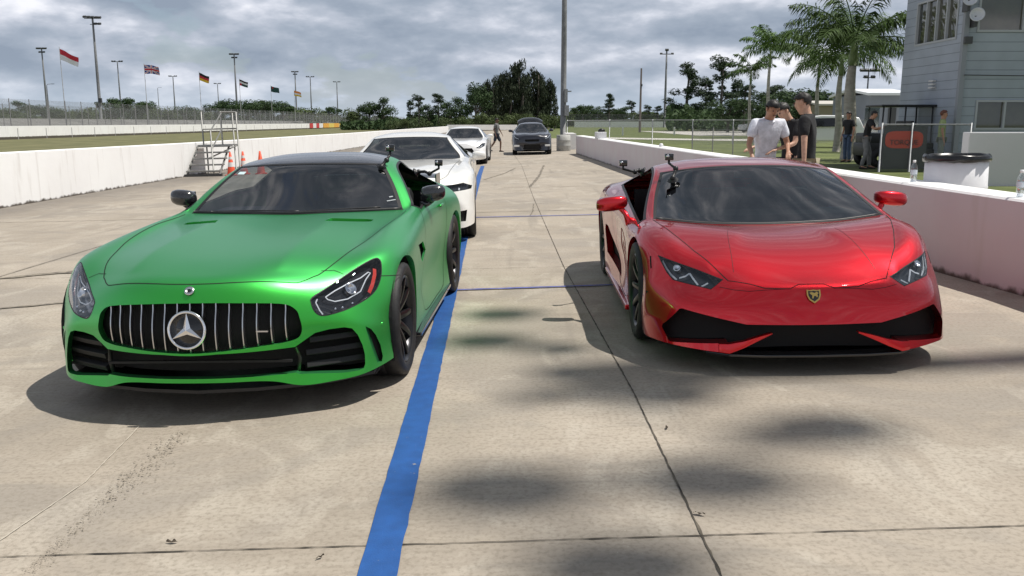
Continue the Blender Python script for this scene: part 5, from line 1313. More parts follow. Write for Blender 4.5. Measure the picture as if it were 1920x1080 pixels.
# ------------------------------------------------------------------ stadium lamp posts
def lamp_post(px, ptop, D, style, label, base_r=.28, group='tall stadium lamp posts', h=None):
    p = at(px, 228, D); x, y = p.x, p.y; zb = gz(x); ztop = CAM_H+(228.4-ptop)/1641.62*D*1.0; H_ = ztop-zb
    o = root('lamp_post', label, 'lamp post', group, (x, y, zb)); rng = random.Random(int(px))
    b = NB(); tube(b, [(0, 0, 0), (0, 0, H_*.5), (0, 0, H_)], [base_r, base_r*.78, base_r*.5], 10); fin('pole', b, M_POLE, o)
    s = D/190
    def lamp(cx, cz, w=1.0):
        q = NB(); box(q, (cx, -.2, cz), (.62*w, .5, .34*w), rot=Matrix.Rotation(R(25), 3, 'X')); bev(q, .05); fin('floodlight', q, M_DKST, o)
    if style == 'big':
        b = NB(); box(b, (0, 0, H_-.15), (3.4, .12, .12)); box(b, (.5, 0, H_-1.3), (2.2, .12, .12)); fin('crossarm', b, M_DKST, o)
        for cx in (-1.5, -.75, 0, .8, 1.5): lamp(cx, H_+.1-.05*cx, 1.05)
        for cx in (.6, 1.4): lamp(cx, H_-1.2, 1.05)
    elif style == 'pair':
        b = NB(); box(b, (0, 0, H_-.1), (2.8, .14, .14)); box(b, (0, 0, H_-1.1), (1.8, .12, .12)); fin('crossarm', b, M_DKST, o)
        for cx in (-1.2, -.4, .5, 1.3): lamp(cx, H_+.1, 1.15)
        for cx in (-.5, .7): lamp(cx, H_-1.0, 1.1)
    elif style == 'bar':
        b = NB(); box(b, (0, 0, H_), (4.0, .2, .24)); fin('crossarm', b, M_DKST, o)
        for cx in (-1.8, -.9, .9, 1.8): lamp(cx, H_+.2, 1.0)
    elif style == 'cross':
        b = NB(); box(b, (0, 0, H_-.9), (3.4, .16, .2)); fin('crossarm', b, M_DKST, o)
        for cx in (-1.4, 1.4): lamp(cx, H_-.8, 1.0)
        lamp(0, H_+.1, 1.4)
    elif style == 'street':
        b = NB(); tube(b, [(0, 0, H_), (.4, 0, H_+.4), (1.8, 0, H_+.5)], .08, 6); fin('arm', b, M_POLE, o); q = NB(); box(q, (2.1, 0, H_+.48), (.9, .35, .16)); fin('lamp_head', q, M_DKST, o)
    if style in ('big', 'street2'):
        q = NB(); box(q, (.35, -.3, H_*.27), (.5, .5, .9)); box(q, (-.4, -.3, H_*.21), (.4, .4, .5)); fin('junction_box', q, M_DKST, o)
    return o
lamp_post(190, 44, 185, 'big', 'tallest and thickest lamp post on the left, with two rows of floodlights', .36)
lamp_post(91, 98, 275, 'pair', 'lamp post left of the red and white flag', .36)
lamp_post(229, 121, 335, 'bar', 'slim lamp post just right of the tallest one', .34)
lamp_post(330, 147, 440, 'bar', 'slim lamp post between the british and the german flag', .38)
lamp_post(446, 108, 290, 'pair', 'lamp post standing over the aluminium steps', .36)
lamp_post(557, 139, 395, 'pair', 'lamp post with the small orange flag in front of it', .40)
lamp_post(585, 148, 450, 'bar', 'lamp post with a wide single bar right of the one with the orange flag', .38)
lamp_post(634, 157, 510, 'bar', 'rightmost lamp post of the row beyond the left wall', .40)
lamp_post(412, 160, 520, 'bar', 'thin distant lamp post between the german flag and the post over the steps', .36)
lamp_post(300, 168, 560, 'street', 'short distant curved lamp post below the british flag', .30)
lamp_post(94, 163, 300, 'street', 'short curved lamp post left of the red and white flag', .22)
lamp_post(1246, 101, 225, 'cross', 'slim lamp post with a cross bar rising beyond the right grass field', .36)
lamp_post(1622, 137, 150, 'pair', 'small lamp post seen in the gap between the palm and the grey building', .2)
# big round post near the end of the lane, lamp head above the picture
p = at(1056, 228, 62); o = root('lamp_post', 'thick round grey post rising out of the picture at the end of the right wall', 'lamp post', 'tall stadium lamp posts', (p.x, p.y, gz(p.x)))
b = NB(); tube(b, [(0, 0, 0), (0, 0, 7), (0, 0, 15)], [.21, .185, .14], 16); fin('pole', b, M_POLE, o, smooth=True)
b = NB(); box(b, (.16, -.22, 3.2), (.22, .22, .9)); box(b, (.22, -.2, 2.2), (.3, .26, .7)); box(b, (.30, 0, 3.5), (.5, .08, .08)); fin('junction_box', b, M_GALV, o)
b = NB(); box(b, (0, 0, 15), (4, .2, .2)); fin('crossarm', b, M_DKST, o)
p = at(1200, 228, 120); o = root('utility_pole', 'dark bare wooden utility pole standing in the right grass field', 'pole', None, (p.x, p.y, gz(p.x)))
b = NB(); tube(b, [(0, 0, 0), (0, 0, 8.4)], [.17, .11], 8); fin('pole', b, noisy(mat('dark timber pole', (.06, .05, .045), .9), .2, 10), o); b = NB(); box(b, (.12, -.05, 6.2), (.14, .14, .3)); fin('insulator', b, M_DKST, o)
# the light mast right of the lane whose lamp heads throw the soft round shadows on the concrete in front
mx, my = 18.2, 6.9; o = root('lamp_post', 'light mast beside the lane whose floodlights shade the concrete', 'lamp post', None, (mx, my, gz(mx)))
blobs = [(925, 920, .29), (1330, 905, .27), (1530, 805, .27), (1140, 1065, .27), (1080, 700, .24), (930, 590, .24), (900, 640, .24), (1230, 740, .26), (1040, 655, .18), (1000, 745, .14), (1180, 690, .2), (1420, 830, .12), (1230, 920, .12), (860, 935, .14)]
Hm_ = 38.0
def gpt(px, py):
    q0 = at(px, py, 1.0); d = q0-Vector((0, 0, CAM_H)); t = CAM_H/(-(d.z)+ST*d.x); return Vector((0, 0, CAM_H))+d*t
lp = []
for px, py, r_ in blobs:
    g = gpt(px, py); P = g+SUN*(Hm_/SUN.z); lp.append((P-Vector((mx, my, gz(mx))), r_))
b = NB(); mp = Vector((0, 0, 0)); top = Vector((lp[0][0].x+1.2, lp[0][0].y+2.2, Hm_))
tube(b, [(0, 0, 0), (0, 0, Hm_+.3)], [.24, .16], 10); fin('pole', b, M_POLE, o)
for v, r_ in lp:
    q = NB(); lathe(q, [(0, .12), (r_*.6, .10), (r_, -.05), (r_*1.02, -.12), (0, -.12)], 18, Matrix.Translation(v) @ Matrix.Diagonal((1.32, .95, 1, 1))); fin('floodlight', q, M_DKST, o)
b = NB(); o2 = sorted(lp, key=lambda t: t[0].y)
for A, B in ((0, 1), (1, 3), (2, 3), (3, 5), (5, 7), (7, 9)): tube(b, [o2[A][0]-Vector((0, 0, .2)), o2[B][0]-Vector((0, 0, .2))], .03, 6)
tube(b, [o2[7][0]-Vector((0, 0, .2)), (0, 0, Hm_)], .12, 8)
fin('crossarm', b, M_DKST, o)

# ------------------------------------------------------------------ flags
def flag(px, ptop, D, w, h, label, paintf, mats_, droop=.35, seed=1, ang=0):
    p = at(px, 228, D); zb = gz(p.x); zt = CAM_H+(228.4-ptop)/1641.62*D; o = root('flagpole', label, 'flag', 'flags beyond the track', (p.x, p.y, zb))
    w *= .88; h *= .88; b = NB(); tube(b, [(0, 0, 0), (0, 0, zt-zb+.25)], [.075, .035], 8); fin('pole', b, M_POLE, o)
    nx, nz = 30, 20; b = NB(); rg = random.Random(seed); ph = rg.random()*6; G = []
    for i in range(nx+1):
        u = i/nx; row = []
        for k in range(nz+1):
            v = k/nz; row.append(b.verts.new((u*w*.96, .16*w*math.sin(u*7+ph+v*1.5)*u, zt-zb-v*h*(1-.12*u)-droop*u*w+.05*w*math.sin(u*5+ph)*u)))
        G.append(row)
    for i in range(nx):
        for k in range(nz):
            f = b.faces.new((G[i][k], G[i+1][k], G[i+1][k+1], G[i][k+1])); f.smooth = True; f.material_index = paintf((i+.5)/nx, (k+.5)/nz)
    fin('flag', b, mats_, o)
    return o
F_R = mat('flag red', (.55, .03, .05), .8); F_W = mat('flag white', (.78, .78, .78), .8); F_B = mat('flag blue', (.03, .05, .25), .8); F_K = mat('flag black', (.015, .015, .015), .8); F_Y = mat('flag gold', (.75, .50, .04), .8); F_G = mat('flag dark green', (.02, .07, .06), .8)
def uj(u, v):
    x = u-.5; y = (v-.5)*.6
    if abs(x) < .045 or abs(y) < .05: return 0
    if abs(x) < .085 or abs(y) < .09: return 1
    d = abs(abs(x)*.6-abs(y))
    if d < .018: return 0
    if d < .055: return 1
    return 2
flag(124, 98, 130, 2.9, 1.75, 'red over white flag drooping from its pole, leftmost of the flags', lambda u, v: 0 if v < .5 else 1, [F_R, F_W], .45, 1)
flag(278, 126, 150, 2.8, 1.7, 'british flag of red and white crosses on blue, right of the tallest lamp post', uj, [F_R, F_W, F_B], .12, 2)
flag(379, 140, 175, 2.2, 1.7, 'black, red and gold striped flag, third of the row', lambda u, v: 0 if v < .34 else (1 if v < .67 else 2), [F_K, F_R, F_Y], .40, 3)
flag(453, 152, 200, 2.2, 1.5, 'black, white and dark striped flag behind the post over the steps', lambda u, v: 0 if v < .3 else (1 if v < .62 else (2 if u > .25 else 3)), [F_K, F_W, F_G, F_R], .35, 4)
flag(511, 164, 230, 2.6, 1.6, 'nearly black flag, fifth of the row', lambda u, v: 0 if not (u < .4 and v < .4 and abs(u-.2) < .05) else 1, [F_G, F_R], .30, 5)
flag(554, 172, 260, 2.4, 1.7, 'small orange, white and green flag, rightmost of the row', lambda u, v: 0 if v < .4 else (1 if v < .7 else 2), [mat('flag orange', (.75, .25, .05), .8), F_W, F_Y], .30, 6)

# ------------------------------------------------------------------ steps over the left wall, cones
M_ALU = noisy(mat('dull aluminium', (.25, .25, .24), .5, metal=.5), .15, 20)
def steps():
    o = root('access_steps', 'grey aluminium steps with tall hand rails standing against the left wall', 'steps'); lane_root(o, -9.85, 28.2, 0)
    for i in range(5):
        b = NB(); z = .16+.19*i; y = .02+.26*i; box(b, (-.0+.02*i, y, z), (1.06, .28, .045)); bev(b, .006); fin('tread', b, M_ALU, o)
    for s in (-1, 1):
        b = NB(); tube(b, [(s*.52, -.12, .02), (s*.52, 1.1, .92)], .035, 6); fin('stringer', b, M_ALU, o)
    b = NB(); box(b, (.0, 1.55, .95), (1.1, .75, .04)); fin('landing', b, M_ALU, o); b = NB(); box(b, (0, -.08, .04), (1.2, .12, .07)); fin('base_rail', b, M_DKST, o)
    for x, y, z0, z1 in ((-.35, 1.2, .95, 2.05), (.28, .1, .1, 1.45), (.28, 1.2, .95, 2.05), (.78, 1.25, 0, 2.02), (.45, 1.9, 0, 2.0), (-.5, 1.9, 0, 1.0)):
        b = NB(); tube(b, [(x, y, z0), (x, y, z1)], .026, 8); fin('rail_post', b, M_ALU, o)
    for P in ([(-.35, 1.2, 1.48), (.78, 1.25, 1.48)], [(.28, 1.2, 2.03), (.78, 1.25, 2.02)], [(.28, .1, 1.42), (.32, 1.2, 2.0)], [(.28, .1, .85), (.3, 1.2, 1.5)], [(.0, .6, .55), (.78, 1.25, .95)]):
        b = NB(); tube(b, P, .022, 8); fin('hand_rail', b, M_ALU, o)
steps()
M_CONE = noisy(mat('orange cone plastic', (.75, .09, .03), .5), .12, 20); M_CNW = mat('cone reflective band', (.75, .74, .72), .4)
def cone(x, y, label, bands, h=.72, z=0):
    o = root('traffic_cone', label, 'traffic cone', 'orange cones by the left wall'); lane_root(o, x, y, .2, z)
    b = NB(); box(b, (0, 0, .015), (.36, .36, .03)); bev(b, .01); fin('base', b, M_CONE, o)
    b = NB(); r0, r1 = .135, .028; prof = [(r0, .03)]; ring = lambda t: (r0+(r1-r0)*t, .03+(h-.03)*t)
    for (t0, t1) in bands+[(2, 2)]: pass
    lathe(b, [ring(0), ring(1), (r1*.6, h+.005), (0, h+.005)], 24); fin('cone_body', b, M_CONE, o, smooth=True)
    for t0, t1 in bands:
        b = NB(); a, c = ring(t0), ring(t1); lathe(b, [(a[0]+.003, a[1]), (c[0]+.003, c[1])], 24); fin('reflective_band', b, M_CNW, o, smooth=True)
cone(-9.02, 28.35, 'orange cone with white bands nearest to the aluminium steps', [(.35, .55), (.68, .80)], .74)
cone(-8.78, 28.9, 'orange cone with white bands, middle one of the three by the steps', [(.38, .58), (.70, .82)], .74)
cone(-8.22, 28.9, 'plain orange cone standing right of the other two, by the left wall', [], .74)
# ------------------------------------------------------------------ right side
gsheet('walkway', 4.6, 9.5, -10, 30, .006, noisy(mat('walkway concrete', (.50, .47, .42), .85), .15, .6, bump=.3))
b = NB(); 
for A in ([(7, 74), (16, 66), (60, 64), (60, 70), (16, 73), (7, 82)],): b.faces.new([b.verts.new((x, y, gz(x)+.01)) for x, y in A])
recalc(b); struct(fin('footpath', b, mat('pale path', (.55, .53, .48), .9)))
gsheet('parking_area', 19, 60, 90, 135, .012, mat('pale parking gravel', (.48, .46, .42), .95), 2)
b = NB(); p0 = at(1077, 228, 230); p1 = at(1262, 228, 230); box(b, ((p0.x+p1.x)/2, 230, .75), (p1.x-p0.x, .4, 1.7)); tag(fin('barrier_wall', b, M_WALL), 'distant low white barrier across the end of the right grass field', 'wall')
fence('wire_fence', 'grey wire fence standing above the distant white barrier on the right', [(at(1064, 228, 232).x, 232), (at(1262, 228, 232).x, 232)], 3.2, 4, .06, M_MESHA, M_DKST, cat='fence')
fence('chain_link_fence', 'long low chain-link fence crossing the right grass field', [(3.6, 58), (9, 57), (16.5, 56), (24, 60)], 1.5, 2.6, .035, M_MESHB, M_GALV)
fence('chain_link_fence', 'short chain-link fence in the grass left of the men', [(6.2, 30.5), (8.3, 30.5)], 1.15, .7, .018, M_MESHB, M_DKST, rail=False)
# white marker posts
for px, py0, py1, lab in ((1168, 232, 254, 'short white marker post in the right grass, left one'), (1265, 229, 253, 'short white marker post in the right grass, right one')):
    D = 1.42/((py1-228.4)/1641.62); p = at(px, 228, D); b = NB(); box(b, (p.x, p.y, gz(p.x)+.42), (.16, .16, .84)); bev(b, .02); tag(fin('marker_post', b, mat('white post', (.75, .75, .72), .6)), lab, 'post')
# concrete drum and bits at the far end of the wall
def drum(name, label, x, y, r, h, m, z=0, rim=None, bag=None):
    o = root(name, label, 'bin', None); lane_root(o, x, y, 0, z); b = NB()
    lathe(b, [(r*.97, 0), (r, .02), (r*1.0, h*.32), (r*1.015, h*.335), (r*1.0, h*.35), (r*.99, h*.65), (r*1.005, h*.665), (r*.985, h*.68), (r*.97, h), (r*.94, h), (r*.94, .05), (0, .05)], 40); fin('drum', b, m, o, smooth=True)
    if bag:
        b = NB(); n = 48; prof = [(r*1.03, h-.055), (r*1.06, h-.035), (r*1.05, h+.0), (r*1.0, h+.018), (r*.93, h+.012), (r*.86, h-.10), (r*.5, h-.3)]; rg = lathe(b, prof, n)
        for ring in rg:
            for v in ring: v.co += Vector((v.co.x, v.co.y, 0)).normalized()*noise.noise(v.co*17)*.010; v.co.z += noise.noise(v.co*13+Vector((5, 0, 0)))*.014
        fin('bin_liner', b, bag, o, smooth=True)
    return o
M_DRUM = noisy(mat('white painted drum', (.72, .72, .74), .5), .06, 5, bump=.1, bscale=20)
drum('litter_drum', 'white drum bin with a black liner folded over its rim, behind the right wall', 4.70, 9.30, .312, .955, M_DRUM, z=.10, bag=noisy(mat('black bin liner', (.01, .01, .011), .25), .2, 20))
drum('concrete_drum', 'grey concrete drum standing at the far end of the right wall', 2.62, 45.0, .36, .80, noisy(mat('grey concrete', (.42, .42, .40), .9), .15, 4), z=0)
b = NB(); box(b, (3.15, 48.5, .45), (.5, 3.0, .9)); tag(fin('concrete_block', b, M_WALL), 'white concrete block beyond the drum at the end of the right wall', 'barrier')
o = root('cool_box', 'white box topped with dark things on the far end of the right wall', 'box'); lane_root(o, 3.36, 33.5, 0, .82); b = NB(); box(b, (0, 0, .12), (.36, .9, .24)); bev(b, .02); fin('box', b, M_DRUM, o); b = NB(); blob(b, [((-.1, 0, 0), .05, .04), ((0, 0, .02), .12, .08), ((.15, 0, 0), .08, .05)], Matrix.Translation((0, -.1, .28))); fin('dark_cloth', b, M_MATB, o)
b = NB(); lathe(b, [(0, 0), (.05, 0), (.055, .05), (.03, .09), (0, .09)], 12); o = fin('paper_cup', b, M_DRUM); lane_root(o, 3.72, 22.0, 0, .812); tag(o, 'small white crumpled cup on top of the right wall, midway along', 'cup')
M_BOT = glassmat('clear plastic bottle', (.93, .95, .97), .10, .03); M_LABEL = mat('bottle label', (.62, .68, .74), .5); M_CAP = mat('white cap', (.85, .85, .85), .4)
def bottle(x, y, label, z=.805):
    o = root('water_bottle', label, 'bottle', 'water bottles on the right wall'); lane_root(o, x, y, .3, z); b = NB()
    lathe(b, [(0, 0), (.030, 0), (.033, .01), (.032, .03), (.034, .04), (.032, .05), (.034, .06), (.032, .07), (.033, .08), (.033, .13), (.034, .14), (.030, .165), (.018, .19), (.013, .20), (.013, .215), (0, .215)], 24); fin('bottle_body', b, M_BOT, o, smooth=True)
    b = NB(); lathe(b, [(0, .005), (.028, .005), (.028, .115), (0, .12)], 20); fin('water', b, glassmat('water', (.86, .89, .92), .25, .02), o, smooth=True)
    b = NB(); lathe(b, [(.0338, .082), (.0338, .128)], 24); fin('label', b, M_LABEL, o, smooth=True)
    b = NB(); lathe(b, [(.0, .228), (.015, .228), (.0155, .205), (0, .205)], 16); fin('cap', b, M_CAP, o, smooth=True)
bottle(4.19, 9.15, 'clear plastic water bottle standing on the right wall, left of the white drum bin', .80)
bottle(4.315, 7.42, 'clear plastic water bottle at the right edge of the picture, on the wall', .79)

# ------------------------------------------------------------------ grey control building
M_SIDE = mat('blue grey siding', (.34, .385, .46), .6)
def siding(m, sp=.26):
    nt = m.node_tree; N = nt.nodes; L = nt.links; b = N['Principled BSDF']; tc = N.new('ShaderNodeTexCoord'); s = N.new('ShaderNodeSeparateXYZ'); L.new(tc.outputs['Object'], s.inputs[0])
    d = N.new('ShaderNodeMath'); d.operation = 'DIVIDE'; L.new(s.outputs[2], d.inputs[0]); d.inputs[1].default_value = sp
    f = N.new('ShaderNodeMath'); f.operation = 'FRACT'; L.new(d.outputs[0], f.inputs[0]); bp = N.new('ShaderNodeBump'); bp.inputs['Strength'].default_value = 1; bp.inputs['Distance'].default_value = .05; L.new(f.outputs[0], bp.inputs['Height']); L.new(bp.outputs[0], b.inputs['Normal'])
    n = N.new('ShaderNodeTexNoise'); n.inputs['Scale'].default_value = 1.5; n.inputs['Detail'].default_value = 6; L.new(tc.outputs['Object'], n.inputs[0]); mx = N.new('ShaderNodeMix'); mx.data_type = 'RGBA'; L.new(n.outputs[0], mx.inputs[0]); c = b.inputs['Base Color'].default_value[:3]
    mx.inputs[6].default_value = (*[v*.8 for v in c], 1); mx.inputs[7].default_value = (*[v*1.2 for v in c], 1)
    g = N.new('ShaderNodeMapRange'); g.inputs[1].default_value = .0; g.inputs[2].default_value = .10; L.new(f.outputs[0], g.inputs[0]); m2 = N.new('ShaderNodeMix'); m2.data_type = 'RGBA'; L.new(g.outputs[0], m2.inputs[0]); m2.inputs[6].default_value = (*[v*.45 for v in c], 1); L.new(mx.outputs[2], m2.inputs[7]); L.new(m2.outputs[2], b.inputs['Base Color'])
siding(M_SIDE)
def building():
    D0 = 26.0; x0 = at(1796, 228, D0).x; D1 = D0*1.155*1.0; zb = gz(5.2); H_ = 8.2; x1 = x0+11
    o = root('control_building', 'two-storey blue-grey building with clapboard siding and wide upper windows', 'building', None, (x0, D0, zb))
    K = lambda px, D: at(px, 228, D).x-x0
    Z = lambda py, D: CAM_H+(228.4-py)/1641.62*D-zb
    dl = D1-D0
    # front wall with window openings built from panels
    def wall_with_holes(name, u0, u1, z0, z1, holes, place, th=.2):
        b = NB(); us = sorted({u0, u1, *[h[0] for h in holes], *[h[1] for h in holes]}); zs = sorted({z0, z1, *[h[2] for h in holes], *[h[3] for h in holes]})
        for a, c in zip(us, us[1:]):
            for p, q in zip(zs, zs[1:]):
                if any(h[0] <= a and c <= h[1] and h[2] <= p and q <= h[3] for h in holes): continue
                V = [place(a, 0, p), place(c, 0, p), place(c, 0, q), place(a, 0, q)]; W_ = [place(a, th, p), place(c, th, p), place(c, th, q), place(a, th, q)]
                A = [b.verts.new(v) for v in V]; B = [b.verts.new(v) for v in W_]; b.faces.new(A); b.faces.new(B[::-1])
                for k in range(4): b.faces.new((A[k], B[k], B[(k+1) % 4], A[(k+1) % 4]))
        bmesh.ops.remove_doubles(b, verts=b.verts, dist=1e-4); recalc(b); return fin(name, b, M_SIDE, o)
    fr = mat('window frame grey', (.38, .40, .42), .5); gw_ = glassmat('grey window glass', (.45, .46, .42), .08, .03)
    blind = noisy(mat('window blind', (.42, .39, .33), .7), .1, 3)
    def window(u0, u1, z0, z1, n, place, skew=0):
        b = NB(); w = .06
        def bar(a, c, p, q):
            V = []
            for dd in (-.03, .06): V += [b.verts.new(place(a, dd, p)), b.verts.new(place(c, dd, p)), b.verts.new(place(c, dd, q)), b.verts.new(place(a, dd, q))]
            for f in ((0, 1, 2, 3), (7, 6, 5, 4), (0, 4, 5, 1), (1, 5, 6, 2), (2, 6, 7, 3), (3, 7, 4, 0)): b.faces.new([V[i] for i in f])
        bar(u0, u1, z0, z0+w); bar(u0, u1, z1-w, z1)
        for i in range(n+1):
            c = u0+(u1-u0-w)*i/n; bar(c, c+w, z0+w, z1-w)
        recalc(b); wo = fin('window', b, fr, o)
        g = NB(); g.faces.new([g.verts.new(place(*q)) for q in ((u0+w, .05, z0+w), (u1-w, .05, z0+w), (u1-w, .05, z1-w), (u0+w, .05, z1-w))]); recalc(g); fin('pane', g, gw_, wo)
        g = NB(); g.faces.new([g.verts.new(place(*q)) for q in ((u0+w, .14, z0+w), (u1-w, .14, z0+w), (u1-w, .14, z1-w), (u0+w, .14, z1-w))]); recalc(g); fin('blind', g, blind, wo)
    pf = lambda u, d, z: (u, d, z)                  # front wall: u along x
    pl = lambda u, d, z: (d, u, z)                  # side wall: u along y
    fw = [(K(1815, D0), K(1815, D0)+5.2, Z(69, D0), Z(69, D0)+2.0), (K(1826, D0), K(1826, D0)+5.0, Z(243, D0), Z(189, D0))]
    wall_with_holes('wall', 0, 11, 0, H_, fw, pf)
    window(*fw[0], 4, pf); window(*fw[1], 6, pf)
    zl0 = Z(80, D0*1.03); sw = [(dl*.13, dl*.80, Z(78, D0), Z(78, D0)+1.35)]
    wall_with_holes('wall', .2, dl, 0, H_, sw, pl); window(*sw[0], 4, pl)
    b = NB(); box(b, (11/2, dl-.1, H_/2), (10.98, .2, H_)); fin('wall', b, M_SIDE, o)
    b = NB(); box(b, (5.2, dl/2, H_+.1), (12.2, dl+1.2, .2)); bev(b, .03); fin('roof', b, mat('pale fascia', (.62, .63, .64), .7), o)
    b = NB(); box(b, (-.05, -.05, H_/2), (.14, .14, H_)); fin('corner_board', b, mat('corner trim', (.24, .26, .29), .6), o)
    b = NB(); tube(b, [(-.02, -.16, Z(145, D0)), (6, -.16, Z(150, D0))], .015, 6); fin('cable', b, M_DKST, o)
    # round horn speakers and brackets at the corner
    for px, py in ((1787, 14), (1802, 41)):
        q = NB(); Mq = Matrix.Translation((K(px, D0)-.0, -.35, Z(py, D0))) @ Matrix.Rotation(R(80), 4, 'X') @ Matrix.Rotation(R(-25), 4, 'Y'); lathe(q, [(.05, -.2), (.08, -.05), (.17, .02), (.20, .03), (.16, .0), (.03, -.06), (.0, -.04)], 20, Mq); so = fin('horn_speaker', q, mat('pale grey horn', (.52, .54, .58), .5), o, smooth=True)
        q = NB(); box(q, (K(px, D0), -.15, Z(py, D0)-.18), (.08, .3, .3)); fin('bracket', q, M_DKST, so)
    q = NB(); box(q, (K(1796, D0), -.14, Z(84, D0)), (.22, .12, .2)); fin('junction_box', q, M_DKST, o)
    q = NB(); 
    for k in range(3): box(q, (-.06, dl*.42, Z(163, D0)+.10*k), (.10, .30, .045))
    fin('wall_vent', q, mat('white vent', (.6, .6, .6), .5), o)
building()
b = NB(); xx = at(1818, 228, 19.6).x; box(b, (xx+3, 19.7, gz(5.2)+.56), (6, .3, 1.22)); bev(b, .02); tag(fin('plaster_wall', b, noisy(mat('stained white plaster', (.66, .66, .68), .8), .14, 1.2, col2=(.56, .55, .57), bump=.3)), 'stained white plaster wall in front of the grey building, behind the drum bin', 'wall')
M_MESHC = mesh_mat('fine chain link wire', (.30, .31, .32), .05, scale=14)
# low buildings far back
def shed(label, px0, px1, ptop, D, col, roofcol, dep=8, over=.3):
    a, c = at(px0, 228, D).x, at(px1, 228, D).x; zb = gz(5.2); h = CAM_H+(228.4-ptop)/1641.62*D-zb; o = root('shed', label, 'building', None, ((a+c)/2, D, zb)); w = c-a
    b = NB(); box(b, (0, dep/2, h*.46), (w, dep, h*.92)); fin('wall', b, noisy(mat(label[:24], col, .8), .1, .4), o)
    b = NB(); prism(b, [(-over, h*.90), (dep/2, h*1.02), (dep+over, h*.90), (dep+over, h*.95), (dep/2, h*1.07), (-over, h*.95)], 'x', -w/2-over, w/2+over); recalc(b); fin('roof', b, mat('roof '+label[:20], roofcol, .5), o)
    b = NB(); box(b, (w*.1, -.03, h*.35), (w*.2, .06, h*.6)); fin('door', b, M_DKST, o)
shed('low tan building seen through the palm trunks', 1536, 1634, 193, 85, (.30, .26, .18), (.55, .52, .46))
shed('grey building with a white metal roof behind the palm', 1628, 1700, 172, 70, (.22, .24, .28), (.75, .77, .80))
shed('dark open shelter with a grey canopy at the end of the right field', 1298, 1352, 214, 170, (.02, .02, .022), (.22, .22, .20), 6)
shed('black low hangar right of the dark open shelter', 1350, 1388, 216, 165, (.025, .025, .028), (.05, .05, .05), 6)
# chain-link fence with the red banner, utility cart, dark canopy
fence('chain_link_fence', 'chain-link fence in front of the grey building with a red banner on it', [(at(1655, 228, 25).x, 25), (at(1712, 228, 25).x, 25), (at(1822, 228, 25).x, 25)], 1.32, 5, .03, M_MESHC, M_GALV)
o = root('banner', 'dark banner with a red panel behind the chain-link fence near the grey building', 'banner', None, (at(1662, 228, 25.06).x, 25.06, gz(5.2)))
w_ = at(1738, 228, 24.93).x-at(1662, 228, 24.93).x
b = NB(); box(b, (w_/2, 0, .68), (w_+.1, .02, 1.20)); fin('cloth', b, mat('dark banner cloth', (.05, .055, .062), .7), o)
b = NB(); el = [(w_*.47+w_*.47*abs(math.cos(2*math.pi*k/40))**.45*(1 if math.cos(2*math.pi*k/40) > 0 else -1), .90+.24*abs(math.sin(2*math.pi*k/40))**.6*(1 if math.sin(2*math.pi*k/40) > 0 else -1)) for k in range(40)]; prism(b, el, 'y', -.022, -.012); recalc(b); fin('red_oval', b, mat('banner red', (.46, .06, .035), .7), o)
tx = bpy.data.curves.new('t', 'FONT'); tx.body = 'TORQUE'; tx.size = .20; tx.extrude = .004; tx.align_x = 'CENTER'; to = bpy.data.objects.new('t', tx); COL.objects.link(to)
dg = bpy.context.evaluated_depsgraph_get(); tm = bpy.data.meshes.new_from_object(to.evaluated_get(dg)); bpy.data.objects.remove(to)
t = link('lettering', tm, mat('banner lettering', (.02, .02, .022), .6), o); t.location = (w_*.47, -.03, .76); t.rotation_euler = (R(90), 0, 0)
def cart():
    x = at(1655, 228, 28).x; o = root('utility_cart', 'dark utility cart with a flat black canopy parked behind the fence with the banner', 'utility cart', None, (x, 28, gz(5.2)))
    b = NB(); box(b, (.55, 0, 1.88), (1.75, 1.3, .07)); bev(b, .03); fin('canopy', b, M_MATB, o)
    for px, py in ((-.25, -.55), (.45, -.55), (1.3, -.55), (-.25, .55), (.45, .55), (1.3, .55)):
        b = NB(); tube(b, [(px, py, .7), (px*.97+.02, py, 1.86)], .025, 6); fin('canopy_post', b, M_DKST, o)
    b = NB(); box(b, (.5, 0, .55), (2.3, 1.25, .42)); box(b, (-.35, 0, .85), (.5, 1.2, .4)); bev(b, .06); fin('body', b, M_MATB, o, angle=40)
    b = NB(); box(b, (.45, 0, .95), (.5, 1.1, .12)); box(b, (.7, 0, 1.2), (.1, 1.1, .45)); bev(b, .03); fin('seat', b, M_LEATH, o)
    b = NB(); box(b, (-.35, 0, 1.45), (.02, 1.1, .75)); fin('windscreen', b, glassmat('cart screen', (.5, .55, .55), .08, .05), o)
    for px in (-.3, 1.3):
        for py in (-.6, .6):
            b = NB(); lathe(b, [(.08, -.1), (.27, -.1), (.29, -.05), (.29, .05), (.27, .1), (.08, .1)], 20, Matrix.Translation((px, py, .29)) @ Matrix.Rotation(R(90), 4, 'X'), close=True); recalc(b); fin('wheel', b, M_TYRE, o, smooth=True)
cart()
